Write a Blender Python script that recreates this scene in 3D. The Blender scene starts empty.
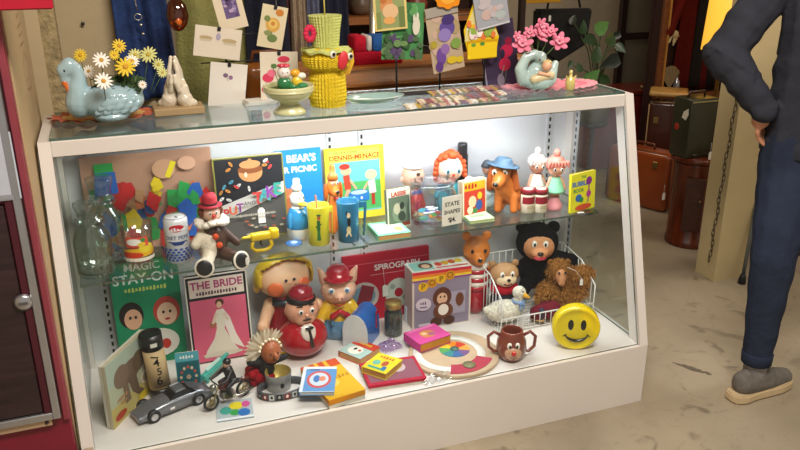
import bpy, bmesh, math, random
from mathutils import Vector, Matrix, Euler, noise
random.seed(7)
PI = math.pi
R = math.radians
COL = bpy.context.scene.collection

# ------------------------------------------------------------------ camera
F_, PITCH, ROLL, YAW = 773.8072, .3535, .0053, -.3543
CAM = Vector((.1946, -1.8664, 1.5))
_F = Vector((-math.sin(YAW), math.cos(YAW), 0)); _R = Vector((math.cos(YAW), math.sin(YAW), 0)); _U = Vector((0, 0, 1))
FW = _F * math.cos(PITCH) - _U * math.sin(PITCH)
UP = _F * math.sin(PITCH) + _U * math.cos(PITCH)
def at(px, py, x=None, y=None, z=None):
    a = (px - 400) / F_; b = -(py - 225) / F_
    a, b = a * math.cos(ROLL) - b * math.sin(ROLL), a * math.sin(ROLL) + b * math.cos(ROLL)
    d = FW + _R * a + UP * b
    if x is not None: t = (x - CAM.x) / d.x
    elif y is not None: t = (y - CAM.y) / d.y
    else: t = (z - CAM.z) / d.z
    return CAM + d * t
def dist(p): return (Vector(p) - CAM).dot(FW)
def mpp(p): return dist(p) / F_
def fit(x0, x1, yt, yb=None, z=0., y=None, d=0., rnd=False):
    """base centre, width, height of a thing standing on height z"""
    cx = (x0 + x1) / 2
    if y is None: y = at(cx, yb, z=z).y
    b = at(cx, (yt + (yb or yt)) / 2, y=y)
    if yb is None: b = at(cx, yt, y=y)
    h = at(cx, yt, y=y).z - z
    l = Vector((b.x, y + d / 2, z))
    ym = yt if yb is None else (yt + yb) / 2
    w = (x1 - x0) * mpp(b) if rnd else at(x1, ym, y=y).x - at(x0, ym, y=y).x
    return l, w, h

cd = bpy.data.cameras.new('camera'); cam = bpy.data.objects.new('camera', cd); COL.objects.link(cam)
cd.sensor_width = 36; cd.lens = F_ * 36 / 800; cd.clip_start = .05
rm = Matrix((_R, UP, -FW)).transposed()
rm = rm @ Matrix.Rotation(-ROLL, 3, 'Z')
cam.matrix_world = Matrix.Translation(CAM) @ rm.to_4x4()
bpy.context.scene.camera = cam

# ------------------------------------------------------------------ materials
_mc = {}
def hexc(h):
    h = h.lstrip('#'); c = [int(h[i:i+2], 16) / 255 for i in (0, 2, 4)]
    return [x / 12.92 if x <= .04045 else ((x + .055) / 1.055) ** 2.4 for x in c]
def M(h, rough=.5, metal=0, bump=0, bs=60, var=.06, vs=25, coat=0, spec=.5, sss=0):
    k = (h, rough, metal, bump, bs, var, vs, coat, spec, sss)
    if k in _mc: return _mc[k]
    m = bpy.data.materials.new('m_' + h.strip('#')); m.use_nodes = True
    nt = m.node_tree; p = nt.nodes['Principled BSDF']; c = hexc(h)
    p.inputs['Roughness'].default_value = rough; p.inputs['Metallic'].default_value = metal
    p.inputs['Specular IOR Level'].default_value = spec
    p.inputs['Coat Weight'].default_value = coat
    if sss: p.inputs['Subsurface Weight'].default_value = sss; p.inputs['Subsurface Scale'].default_value = .01
    tc = nt.nodes.new('ShaderNodeTexCoord')
    n = nt.nodes.new('ShaderNodeTexNoise'); n.inputs['Scale'].default_value = vs; n.inputs['Detail'].default_value = 3
    nt.links.new(tc.outputs['Object'], n.inputs['Vector'])
    r = nt.nodes.new('ShaderNodeValToRGB'); r.color_ramp.elements[0].position = .3; r.color_ramp.elements[1].position = .7
    r.color_ramp.elements[0].color = [max(0, x * (1 - var)) for x in c] + [1]
    r.color_ramp.elements[1].color = [min(1, x * (1 + var)) for x in c] + [1]
    nt.links.new(n.outputs['Fac'], r.inputs['Fac']); nt.links.new(r.outputs['Color'], p.inputs['Base Color'])
    if bump:
        n2 = nt.nodes.new('ShaderNodeTexNoise'); n2.inputs['Scale'].default_value = bs; n2.inputs['Detail'].default_value = 4
        nt.links.new(tc.outputs['Object'], n2.inputs['Vector'])
        b = nt.nodes.new('ShaderNodeBump'); b.inputs['Strength'].default_value = bump; b.inputs['Distance'].default_value = .01
        nt.links.new(n2.outputs['Fac'], b.inputs['Height']); nt.links.new(b.outputs['Normal'], p.inputs['Normal'])
    _mc[k] = m; return m
def ink(h): return M(h, .55, 0, 0, 60, .03, 8, spec=.22)                     # printed colour
def gloss(h, r=.15): return M(h, r, coat=.6)                       # glazed china, vinyl
def cloth(h, b=.5): return M(h, .9, 0, b, 140, .12, 30, spec=.2)
def emis(h, s):
    m = bpy.data.materials.new('lit'); m.use_nodes = True; p = m.node_tree.nodes['Principled BSDF']; c = hexc(h)
    p.inputs['Base Color'].default_value = c + [1]; p.inputs['Emission Color'].default_value = c + [1]; p.inputs['Emission Strength'].default_value = s
    return m
def glass(tint='#f4fbf9', f0=.04, rough=0., gain=.9):
    k = ('glass', tint, f0, rough)
    if k in _mc: return _mc[k]
    m = bpy.data.materials.new('glass'); m.use_nodes = True; nt = m.node_tree; nt.nodes.clear()
    o = nt.nodes.new('ShaderNodeOutputMaterial'); mx = nt.nodes.new('ShaderNodeMixShader')
    t = nt.nodes.new('ShaderNodeBsdfTransparent'); g = nt.nodes.new('ShaderNodeBsdfGlossy')
    t.inputs['Color'].default_value = hexc(tint) + [1]; g.inputs['Roughness'].default_value = rough
    lw = nt.nodes.new('ShaderNodeLayerWeight'); lw.inputs['Blend'].default_value = .5
    pw = nt.nodes.new('ShaderNodeMath'); pw.operation = 'POWER'; pw.inputs[1].default_value = 4
    ma = nt.nodes.new('ShaderNodeMath'); ma.operation = 'MULTIPLY_ADD'; ma.inputs[1].default_value = gain; ma.inputs[2].default_value = f0
    nt.links.new(lw.outputs['Facing'], pw.inputs[0]); nt.links.new(pw.outputs[0], ma.inputs[0])
    nt.links.new(ma.outputs[0], mx.inputs[0]); nt.links.new(t.outputs[0], mx.inputs[1]); nt.links.new(g.outputs[0], mx.inputs[2])
    nt.links.new(mx.outputs[0], o.inputs[0]); _mc[k] = m; return m
def wood(a, b, sc=8, rough=.4, axis=(1, 12, 12)):
    k = ('wood', a, b, sc, rough, axis)
    if k in _mc: return _mc[k]
    m = bpy.data.materials.new('wood'); m.use_nodes = True; nt = m.node_tree; p = nt.nodes['Principled BSDF']
    tc = nt.nodes.new('ShaderNodeTexCoord'); mp = nt.nodes.new('ShaderNodeMapping'); mp.inputs['Scale'].default_value = axis
    n = nt.nodes.new('ShaderNodeTexNoise'); n.inputs['Scale'].default_value = sc; n.inputs['Detail'].default_value = 6; n.inputs['Distortion'].default_value = .4
    r = nt.nodes.new('ShaderNodeValToRGB'); r.color_ramp.elements[0].position = .35; r.color_ramp.elements[1].position = .65
    r.color_ramp.elements[0].color = hexc(a) + [1]; r.color_ramp.elements[1].color = hexc(b) + [1]
    nt.links.new(tc.outputs['Object'], mp.inputs[0]); nt.links.new(mp.outputs[0], n.inputs['Vector']); nt.links.new(n.outputs['Fac'], r.inputs[0])
    nt.links.new(r.outputs[0], p.inputs['Base Color']); p.inputs['Roughness'].default_value = rough
    _mc[k] = m; return m

# ------------------------------------------------------------------ mesh builder
class MB:
    def __init__(s): s.v = []; s.f = []; s.m = []; s.s = []; s.mats = []; s.T = Matrix.Identity(4)
    def mi(s, m):
        if isinstance(m, str): m = ink(m)
        if m not in s.mats: s.mats.append(m)
        return s.mats.index(m)
    def add(s, vs, fs, m, sm=False, T=None):
        o = len(s.v); X = s.T if T is None else s.T @ T; k = s.mi(m)
        s.v += [X @ Vector(v) for v in vs]
        for f in fs: s.f.append([o + i for i in f]); s.m.append(k); s.s.append(sm)
        return s
    def bm(s, b, m, sm=False, T=None):
        b.verts.index_update()
        s.add([v.co.copy() for v in b.verts], [[v.index for v in f.verts] for f in b.faces], m, sm, T); b.free(); return s
    def box(s, c, d, m, bev=0, T=None, seg=1):
        b = bmesh.new(); bmesh.ops.create_cube(b, size=1)
        for v in b.verts: v.co = Vector((v.co.x * d[0] + c[0], v.co.y * d[1] + c[1], v.co.z * d[2] + c[2]))
        if bev: bmesh.ops.bevel(b, geom=list(b.edges), offset=bev, segments=seg, affect='EDGES', profile=.5)
        return s.bm(b, m, seg > 1, T)
    def ell(s, c, r, m, rot=(0, 0, 0), n=16):
        if not hasattr(r, '__len__'): r = (r, r, r)
        b = bmesh.new(); bmesh.ops.create_uvsphere(b, u_segments=n, v_segments=max(6, n * 2 // 3), radius=1)
        T = Matrix.Translation(c) @ Euler([R(a) for a in rot]).to_matrix().to_4x4() @ Matrix.Diagonal((r[0], r[1], r[2], 1))
        return s.bm(b, m, True, T)
    def lathe(s, prof, m, c=(0, 0, 0), n=24, T=None, cap=True):
        vs = []; fs = []
        for r, z in prof:
            for i in range(n): a = 2 * PI * i / n; vs.append((c[0] + r * math.cos(a), c[1] + r * math.sin(a), c[2] + z))
        for j in range(len(prof) - 1):
            for i in range(n): k = (i + 1) % n; fs.append((j * n + i, j * n + k, (j + 1) * n + k, (j + 1) * n + i))
        if cap: fs.append(tuple(reversed(range(n)))); fs.append(tuple(range((len(prof) - 1) * n, len(prof) * n)))
        return s.add(vs, fs, m, True, T)
    def tube(s, pts, r, m, n=8, closed=False, cap=True):
        pts = [Vector(p) for p in pts]; L = len(pts); rs = r if hasattr(r, '__len__') else [r] * L
        vs = []; fs = []; nrm = None
        for i, p in enumerate(pts):
            if closed: d = pts[(i + 1) % L] - pts[i - 1]
            else: d = pts[min(i + 1, L - 1)] - pts[max(i - 1, 0)]
            d.normalize()
            if nrm is None: nrm = d.orthogonal().normalized()
            nrm = (nrm - d * nrm.dot(d)); nrm = nrm.normalized() if nrm.length > 1e-6 else d.orthogonal().normalized()
            bn = d.cross(nrm)
            for k in range(n): a = 2 * PI * k / n; vs.append(p + (nrm * math.cos(a) + bn * math.sin(a)) * rs[i])
        for i in range(L if closed else L - 1):
            j = (i + 1) % L
            for k in range(n): q = (k + 1) % n; fs.append((i * n + k, i * n + q, j * n + q, j * n + k))
        if cap and not closed: fs.append(tuple(reversed(range(n)))); fs.append(tuple(range((L - 1) * n, L * n)))
        return s.add(vs, fs, m, True)
    def cap(s, a, b, ra, rb, m, n=12):                             # tapered limb with round ends
        a = Vector(a); b = Vector(b); d = b - a; L = d.length; q = d.to_track_quat('Z', 'Y').to_matrix().to_4x4()
        pr = []
        for i in range(5): t = -PI / 2 + PI / 2 * i / 4; pr.append((max(1e-4, ra * math.cos(t)), ra * math.sin(t)))
        for i in range(1, 6): t = PI / 2 * i / 5; pr.append((max(1e-4, rb * math.cos(t)), L + rb * math.sin(t)))
        return s.lathe(pr, m, n=n, T=Matrix.Translation(a) @ q)
    def prism(s, pl, t, m, T=None, bev=0):                         # polygon in local XY, thickness along Z (0..t)
        n = len(pl)
        if bev:
            b = bmesh.new(); vs = [b.verts.new((x, y, 0)) for x, y in pl]; f = b.faces.new(vs)
            e = bmesh.ops.extrude_face_region(b, geom=[f]); bmesh.ops.translate(b, verts=[v for v in e['geom'] if isinstance(v, bmesh.types.BMVert)], vec=(0, 0, t))
            bmesh.ops.recalc_face_normals(b, faces=b.faces)
            bmesh.ops.bevel(b, geom=list(b.edges), offset=bev, segments=2, affect='EDGES'); return s.bm(b, m, False, T)
        vs = [(x, y, 0) for x, y in pl] + [(x, y, t) for x, y in pl]
        fs = [tuple(reversed(range(n))), tuple(range(n, 2 * n))] + [(i, (i + 1) % n, (i + 1) % n + n, i + n) for i in range(n)]
        return s.add(vs, fs, m, False, T)
    def text(s, st, T, size, m, align='CENTER', bold=0):
        cu = bpy.data.curves.new('t', 'FONT'); cu.body = st; cu.size = size; cu.align_x = align; cu.align_y = 'CENTER'; cu.offset = bold; cu.resolution_u = 3
        ob = bpy.data.objects.new('t', cu); COL.objects.link(ob); dg = bpy.context.evaluated_depsgraph_get(); dg.update()
        me = bpy.data.meshes.new_from_object(ob.evaluated_get(dg))
        s.add([v.co.copy() for v in me.vertices], [list(p.vertices) for p in me.polygons], m, False, T)
        bpy.data.objects.remove(ob); bpy.data.curves.remove(cu); bpy.data.meshes.remove(me); return s
    def build(s, name, parent=None, label=None, voxel=0, smooth=0, subd=0, loc=None, rz=0):
        me = bpy.data.meshes.new(name); me.from_pydata([tuple(v) for v in s.v], [], s.f)
        for m in s.mats: me.materials.append(m)
        me.polygons.foreach_set('material_index', s.m); me.polygons.foreach_set('use_smooth', s.s); me.update()
        if not voxel:
            b = bmesh.new(); b.from_mesh(me); b.normal_update(); b.to_mesh(me); b.free()
        o = bpy.data.objects.new(name, me); COL.objects.link(o)
        if voxel:
            md = o.modifiers.new('r', 'REMESH'); md.mode = 'VOXEL'; md.voxel_size = voxel; md.use_smooth_shade = True
            sm = o.modifiers.new('s', 'SMOOTH'); sm.iterations = smooth or 4; sm.factor = .6
            dg = bpy.context.evaluated_depsgraph_get(); dg.update()
            me2 = bpy.data.meshes.new_from_object(o.evaluated_get(dg)); o.modifiers.clear(); o.data = me2
            me2.materials.clear(); me2.materials.append(s.mats[0])
        if parent: o.parent = parent
        if loc is not None: o.location = loc; o.rotation_euler.z = rz
        if label: o['label'] = label
        return o

def thing(name, label, cat, loc=(0, 0, 0), rz=0, group=None, rot=None):
    o = bpy.data.objects.new(name, None); COL.objects.link(o); o.location = loc; o.rotation_euler = rot or (0, 0, rz)
    o.empty_display_size = .05
    return tag(o, label, cat, group)
def tag(o, label, cat, group=None):
    o['label'] = label; o['category'] = cat
    if group: o['group'] = group
    return o
def structure(o): o['kind'] = 'structure'; return o
def Tr(x=0, y=0, z=0, rx=0, ry=0, rz=0): return Matrix.Translation((x, y, z)) @ Euler((R(rx), R(ry), R(rz))).to_matrix().to_4x4()
FRONT = Matrix(((1, 0, 0, 0), (0, 0, -1, 0), (0, 1, 0, 0), (0, 0, 0, 1)))   # local XY picture plane -> faces -Y

def art(mb, T, w, h, items, z0=.0002, dz=.00022):
    """flat printing: unit coordinates over a w x h panel whose lower-left corner is at T"""
    z = z0
    for it in items:
        k = it[0]
        if k == 'r': _, x0, y0, x1, y1, c = it; P = [(x0, y0), (x1, y0), (x1, y1), (x0, y1)]
        elif k == 'e': _, cx, cy, rx, ry, c = it; P = [(cx + rx * math.cos(2 * PI * i / 20), cy + ry * math.sin(2 * PI * i / 20)) for i in range(20)]
        elif k == 'p': _, P, c = it
        elif k == 't':
            _, st, x, y, sz, c = it[:6]; al = it[6] if len(it) > 6 else 'CENTER'; bo = it[7] if len(it) > 7 else .012
            mb.text(st, T @ Matrix.Translation((x * w, y * h, z)), sz * h, ink(c) if isinstance(c, str) else c, al, bo * sz * h); z += dz; continue
        elif k == 'b':                                             # a line of print too small to read
            _, n, x, y, sz, c = it[:6]; cw = sz * h / w * .62
            for i in range(n): X = x + (i - n / 2) * cw; q = sz * (.3 + .08 * (i * 7 % 3)); mb.add([((X + a * cw * .68) * w, (y + b) * h, z) for a, b in ((0, -q), (1, -q * .8), (.9, q), (.1, q * .9))], [(0, 1, 2, 3)], ink(c), False, T)
            z += dz; continue
        elif k == 'l': _, x0, y0, x1, y1, th, c = it; a = Vector((x0 * w, y0 * h)); b = Vector((x1 * w, y1 * h)); d = (b - a).normalized(); n = Vector((-d.y, d.x)) * th * h / 2; P = [((q.x) / w, (q.y) / h) for q in (a - n, b - n, b + n, a + n)]
        mb.add([(x * w, y * h, z) for x, y in P], [tuple(range(len(P)))], ink(c) if isinstance(c, str) else c, False, T); z += dz
    return mb

def price_tag(mb, p, s=.018, n=(0, -1, 0)):
    T = Matrix.Translation(p) @ FRONT
    mb.prism([(-s * .35, -s), (s * .35, -s), (s * .35, s * .3), (s * .15, s * .55), (-s * .15, s * .55), (-s * .35, s * .3)], .001, M('#e9e6dc', .7), T)
# ================================================================== SETTING
def concrete():
    m = bpy.data.materials.new('concrete'); m.use_nodes = True; nt = m.node_tree; p = nt.nodes['Principled BSDF']
    tc = nt.nodes.new('ShaderNodeTexCoord'); N = lambda s, d, dis=0: None
    def nz(sc, det, dis=0.):
        n = nt.nodes.new('ShaderNodeTexNoise'); n.inputs['Scale'].default_value = sc; n.inputs['Detail'].default_value = det; n.inputs['Distortion'].default_value = dis
        nt.links.new(tc.outputs['Object'], n.inputs['Vector']); return n
    a = nz(1.6, 6, .5); r = nt.nodes.new('ShaderNodeValToRGB'); e = r.color_ramp.elements
    e[0].position = .32; e[1].position = .7; e[0].color = hexc('#857a68') + [1]; e[1].color = hexc('#aa9e88') + [1]
    nt.links.new(a.outputs['Fac'], r.inputs[0])
    b = nz(5.5, 10, 1.6); r2 = nt.nodes.new('ShaderNodeValToRGB'); r2.color_ramp.elements[0].position = .6; r2.color_ramp.elements[1].position = .68
    nt.links.new(b.outputs['Fac'], r2.inputs[0])
    mx = nt.nodes.new('ShaderNodeMix'); mx.data_type = 'RGBA'; mx.inputs[7].default_value = hexc('#7d7262') + [1]
    nt.links.new(r2.outputs[0], mx.inputs[0]); nt.links.new(r.outputs[0], mx.inputs[6])
    c = nz(2.3, 12, 3.); r3 = nt.nodes.new('ShaderNodeValToRGB'); el = r3.color_ramp.elements
    el[0].position = .487; el[0].color = (0, 0, 0, 1); el[1].position = .5; el[1].color = (.16, .16, .16, 1); x = el.new(.513); x.color = (0, 0, 0, 1)
    nt.links.new(c.outputs['Fac'], r3.inputs[0])
    m2 = nt.nodes.new('ShaderNodeMix'); m2.data_type = 'RGBA'; m2.inputs[7].default_value = hexc('#5d503e') + [1]
    nt.links.new(r3.outputs[0], m2.inputs[0]); nt.links.new(mx.outputs[2], m2.inputs[6])
    nt.links.new(m2.outputs[2], p.inputs['Base Color']); p.inputs['Roughness'].default_value = .42
    bp = nt.nodes.new('ShaderNodeBump'); bp.inputs['Strength'].default_value = .12; nt.links.new(b.outputs['Fac'], bp.inputs['Height']); nt.links.new(bp.outputs[0], p.inputs['Normal'])
    return m
mb = MB(); mb.box((1.6, .7, -.05), (6.4, 6.6, .1), concrete()); structure(mb.build('floor'))
mb = MB(); rnd = random.Random(3)
c0 = at(672, 366, z=0); c1 = at(708, 377, z=0)
pl = []
for i in range(15): t = i / 14; q = c0.lerp(c1, t); pl.append((q.x + rnd.uniform(-.004, .004), q.y + .012 * math.sin(PI * t) + rnd.uniform(0, .012)))
for i in range(15): t = 1 - i / 14; q = c0.lerp(c1, t); pl.append((q.x + rnd.uniform(-.004, .004), q.y - .02 * math.sin(PI * t) - rnd.uniform(0, .012)))
mb.prism(pl, .0012, M('#5f5648', .8)); o = mb.build('floor_patch'); tag(o, 'dark grey worn scar in the concrete floor right of the display case', 'floor patch')

WALL = M('#b5a482', .85, 0, .25, 30, .05, 3)
mb = MB(); mb.box((-.62, .85, 1.35), (1.94, .1, 2.7), WALL); structure(mb.build('wall_left_rear'))
mb = MB(); mb.box((2.5, 3.55, 1.35), (4.9, .1, 2.7), M('#b9ad98', .85, 0, .1, 30, .05, 3)); structure(mb.build('wall_back'))
mb = MB(); mb.box((4.85, .7, 1.35), (.1, 6.5, 2.7), M('#a89a80', .85)); structure(mb.build('wall_right'))
mb = MB(); mb.box((-1.65, -.75, 1.35), (.1, 3.5, 2.7), WALL); structure(mb.build('wall_left'))
mb = MB(); mb.box((.32, 2.2, 1.35), (.06, 2.6, 2.7), M('#8d8166', .85)); structure(mb.build('wall_side'))
mb = MB(); mb.box((1.6, .7, 2.75), (6.4, 6.6, .1), M('#c9c2b4', .9)); structure(mb.build('ceiling'))
# narrow beige column with a rough strip at the rear left
mb = MB(); mb.box((-.1, .745, 1.35), (.23, .11, 2.7), M('#c4b08a', .8, 0, .1, 20, .05, 4))
mb.box((.036, .755, 1.35), (.045, .09, 2.7), M('#a3926c', .95, 0, 1., 60, .3, 40)); structure(mb.build('trim_1'))
# nail in the wall
a = at(85, 20, y=.8); mb = MB(); mb.tube([(0, .01, 0), (0, -.012, 0)], .003, M('#2c2620', .5)); mb.ell((0, -.012, 0), (.006, .003, .006), M('#2c2620', .5)); tag(mb.build('nail', loc=a), 'dark nail head sticking out of the beige wall left of the blue overalls', 'nail')

# ================================================================== DISPLAY CASE
L, ZL, ZT, YT, D, HH = 1.77, .2185, 1.0286, .2098, .557, .0407
SH = .615                                  # top of the glass shelves
WH = M('#dcd6d0', .42, 0, .04, 12, .02, 3); WI = M('#dfe0e2', .5, 0, 0, 12, .02)
case = thing('display_case', 'long white glass-fronted display case filled with vintage toys', 'display case')
mb = MB()
mb.prism([(.0018, 0), (0, ZL), (D, ZL), (D, 0)], L, WH, Matrix(((0, 0, 1, 0), (1, 0, 0, 0), (0, 1, 0, 0), (0, 0, 0, 1))))
mb.box((L * .5, .012, .2187), (L - .06, .022, .0012), M('#e8e2da', .4)); mb.build('base', case)
def yz(pl, x0, w, m): MBq.prism(pl, w, m, Matrix(((0, 0, 1, x0), (1, 0, 0, 0), (0, 1, 0, 0), (0, 0, 0, 1))))
for x0, nm in ((0, 'left'), (L - .03, 'right')):
    MBq = MB()
    yz([(0, ZL), (YT, ZT), (YT + .06, ZT), (.06, ZL)], x0, .03, WH)
    yz([(YT + .06, ZT - HH), (YT + .06, ZT), (D, ZT), (D, ZT - HH)], x0, .03, WH)
    yz([(D - .055, ZL), (D - .055, ZT - HH), (D, ZT - HH), (D, ZL)], x0, .03, WH)
    MBq.build('side_frame', case)
mb = MB(); mb.box((L / 2, YT + .02, ZT - HH / 2), (L - .06, .04, HH), WH, .002); mb.build('header', case)
mb = MB(); mb.box((L / 2, D - .016, ZT - .006), (L - .06, .012, .012), WH); mb.build('back_rail', case)
mb = MB(); mb.box((L / 2, D - .006, (ZL + ZT) / 2), (L - .06, .008, ZT - ZL), M('#d3d4d8', .45, 0, 0, 12, .02, 3)); mb.build('back_panel', case)
EDGE = glass('#4f8f80', .25, .15)
GL = glass('#f6fbfa', .035)
def pane(name, verts8, parent, m=GL):
    mb = MB(); fs = [(0, 3, 2, 1), (4, 5, 6, 7)]; ed = [(0, 1, 5, 4), (1, 2, 6, 5), (2, 3, 7, 6), (3, 0, 4, 7)]
    mb.add(verts8, fs, m); mb.add(verts8, ed, EDGE); return mb.build(name, parent)
def boxv(x0, x1, y0, y1, z0, z1): return [(x0, y0, z0), (x1, y0, z0), (x1, y1, z0), (x0, y1, z0), (x0, y0, z1), (x1, y0, z1), (x1, y1, z1), (x0, y1, z1)]
pane('top_glass', boxv(.028, L - .028, YT + .006, D - .002, ZT + .0002, ZT + .007), case, glass('#f3faf8', .05))
# front pane follows the slant
s = (YT) / (ZT - ZL); f0 = .012
z0, z1 = ZL + .001, ZT - HH - .001
ya, yb = (z0 - ZL) * s + f0, (z1 - ZL) * s + f0
pane('front_glass', [(.031, ya, z0), (L - .031, ya, z0), (L - .031, yb, z1), (.031, yb, z1), (.031, ya + .005, z0), (L - .031, ya + .005, z0), (L - .031, yb + .005, z1), (.031, yb + .005, z1)], case, glass('#fbfdfd', .02))
for x0 in (.012, L - .017):
    o0 = .005
    v = [(x0, .062, z0), (x0, D - .056, z0), (x0, D - .056, z1), (x0, YT + .052, z1)]
    v2 = [(x + o0, y, z) for x, y, z in v]; pane('side_glass', v + v2, case)
# slotted shelf standards
for x in (.09, .84, .95, 1.67):
    mb = MB(); mb.box((x, D - .0125, (ZL + ZT - .045) / 2 + .001), (.022, .005, ZT - ZL - .048), M('#d9dadd', .35, .3))
    z = ZL + .03
    while z < ZT - .07: mb.box((x, D - .0153, z), (.007, .0012, .014), M('#151515', .6)); z += .0265
    mb.build('slotted_strip', case)
mb = MB(); mb.box((L - .034, D - .09, (ZL + ZT - .045) / 2), (.004, .02, ZT - ZL - .05), M('#c9cbcf', .35, .3))  # strip added for the end standard's reflection in the side glass
z = ZL + .03
while z < ZT - .07: mb.box((L - .0365, D - .09, z), (.0012, .007, .014), M('#151515', .6)); z += .0265
mb.build('slotted_strip', case)
for x0, x1, y0 in ((.042, .872, .25), (.878, 1.715, .262)):
    pane('glass_shelf', boxv(x0, x1, y0, D - .02, SH - .007, SH), case, glass('#f8fdfb', .035))
for x in (.09, .84, .95, 1.67):
    mb = MB(); mb.prism([(0, 0), (.26, 0), (.26, -.004), (.02, -.022), (0, -.022)], .003, M('#b9bcc0', .3, .7), Matrix(((0, 0, 1, x - .0015), (-1, 0, 0, D - .016), (0, 1, 0, SH - .0072), (0, 0, 0, 1)))); mb.build('shelf_bracket', case)
# lamp fixture under the header, its switch cord
mb = MB(); mb.box((0, 0, 0), (1.1, .055, .018), M('#e6e4df', .4), .002); lamp = thing('strip_lamp', 'white strip lamp fixed inside under the top front rail of the display case', 'lamp', (1.02, YT + .045 + .028, ZT - .022))
mb.build('housing', lamp)
mb = MB(); mb.tube([(-.5, 0, -.017), (.5, 0, -.017)], .0075, emis('#f2f5ff', 6), 10); mb.build('fluorescent_tube', lamp)
for x in (-.51, .51): mb = MB(); mb.box((x, 0, -.016), (.02, .02, .022), M('#dddddd', .4), .002); mb.build('tube_socket', lamp)
pts = [at(496, 122, y=.53), at(503, 131, y=.53), at(511, 145, y=.53), at(519, 160, y=.53), at(527, 173, y=.52), at(531, 190, y=.53), (at(531, 190, y=.53).x, .53, SH + .02)]
mb = MB(); mb.tube(pts, .0022, M('#e8e8e8', .5)); mb.build('power_cord', lamp)
# small paper label under the shelf front left / base
mb = MB(); T = Matrix.Translation((.006, -.0006, .3)) @ FRONT
art(MB(), T, .03, .03, [])
mb.prism([(0, 0), (.024, 0), (.024, .02), (0, .02)], .0006, M('#c9b8a8', .8), Matrix.Translation((.004, .006, .24)) @ FRONT); mb.build('paper_label', case)

# ================================================================== LIGHT
def area(name, loc, size, power, col, rot=(0, 0, 0), sy=None):
    l = bpy.data.lights.new(name, 'AREA'); l.energy = power; l.color = col; l.size = size
    if sy: l.shape = 'RECTANGLE'; l.size_y = sy
    o = bpy.data.objects.new(name, l); COL.objects.link(o); o.location = loc; o.rotation_euler = [R(a) for a in rot]; return o
area('case_lamp_light', (1.02, YT + .075, ZT - .05), 1.1, 5.2, (.93, .96, 1.), (0, 0, 0), .03)
area('case_lamp_light_back', (1.02, YT + .085, ZT - .045), 1.0, 1.2, (.93, .96, 1.), (62, 0, 0), .02)
area('ceiling_lamp_front', (.9, -1.3, 2.68), 1.3, 84, (1., .9, .8), (0, 0, 0), .5)
area('ceiling_lamp_right', (3.0, .2, 2.68), 1.0, 27, (1., .87, .74), (0, 0, 0), .4)
area('ceiling_lamp_rear', (2.2, 2.2, 2.68), .8, 13, (1., .84, .64), (0, 0, 0), .4)
w = bpy.data.worlds.new('room_air'); bpy.context.scene.world = w; w.use_nodes = True
w.node_tree.nodes['Background'].inputs[0].default_value = (.9, .8, .68, 1); w.node_tree.nodes['Background'].inputs[1].default_value = .4
sc = bpy.context.scene
sc.view_settings.view_transform = 'Standard'; sc.view_settings.look = 'None'; sc.view_settings.gamma = 1; sc.view_settings.use_curve_mapping = False
sc.view_settings.exposure = 0.1
sc.cycles.transparent_max_bounces = 32; sc.cycles.max_bounces = 8; sc.cycles.caustics_reflective = False; sc.cycles.caustics_refractive = False
# ================================================================== GENERIC BUILDERS
def U(s, T=None):
    m = MB(); m.T = (T or Matrix.Identity(4)) @ Matrix.Diagonal((s, s, s, 1)); return m
def wrapped(mb, w, h, r, items, z=0, ang0=0, off=.0003, seg=3):
    """printing wrapped round a drum of radius r"""
    t = MB(); art(t, Matrix.Translation((-w / 2, 0, 0)), w, h, items)
    b = bmesh.new(); vs = [b.verts.new(v) for v in t.v]
    for f, k in zip(t.f, t.m):
        try: g = b.faces.new([vs[i] for i in f]); g.material_index = k
        except ValueError: pass
    bmesh.ops.triangulate(b, faces=b.faces)
    big = [e for e in b.edges if e.calc_length() > r * .3]
    for _ in range(seg):
        if big: bmesh.ops.subdivide_edges(b, edges=big, cuts=1); bmesh.ops.triangulate(b, faces=b.faces); big = [e for e in b.edges if e.calc_length() > r * .3]
    b.verts.index_update(); fs = {}
    V = []
    for v in b.verts:
        a = v.co.x / r + ang0; q = r + off + v.co.z; V.append((q * math.sin(a), -q * math.cos(a), v.co.y + z))
    for f in b.faces: fs.setdefault(f.material_index, []).append([v.index for v in f.verts])
    for k, F in fs.items(): mb.add(V, F, t.mats[k])
    b.free(); return mb
def cardbox(name, cat, label, f, t, col, items, lean=0, rz=0, group=None, side=None, kind='box', split=.55):
    """a box or book standing on edge; front (local -Y) is printed"""
    loc, w, h = f; h = h / max(.5, math.cos(R(lean)))
    o = thing(name, label, cat, loc, 0, group, rot=(-R(lean), 0, R(rz)))
    c = ink(col); sd = ink(side or col)
    if kind == 'box':
        mb = MB(); mb.box((0, t * split / 2, h / 2), (w, t * split, h), sd, .0012); mb.box((0, .0002, h / 2), (w - .001, .0008, h - .001), c)
        art(mb, Matrix.Translation((-w / 2, -.0003, 0)) @ FRONT, w, h, items); mb.build('lid', o)
        mb = MB(); mb.box((0, t * (split + (1 - split) / 2), h / 2), (w - .003, t * (1 - split) - .0006, h - .003), M('#cfc8b8', .8), .0008); mb.build('tray', o)
    else:
        mb = MB(); mb.box((0, .0008, h / 2), (w, .0016, h), c); mb.box((0, t - .0008, h / 2), (w, .0016, h), sd); mb.box((-w / 2 + .0008, t / 2, h / 2), (.0016, t, h), sd)
        art(mb, Matrix.Translation((-w / 2, 0, 0)) @ FRONT, w, h, items); mb.build('cover', o)
        mb = MB(); mb.box((.001, t / 2, h / 2), (w - .005, t - .0034, h - .004), M(side_pages.get(label, '#d8c8a0'), .9, 0, .3, 300)); mb.build('page_block', o)
    return o
side_pages = {}
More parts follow.
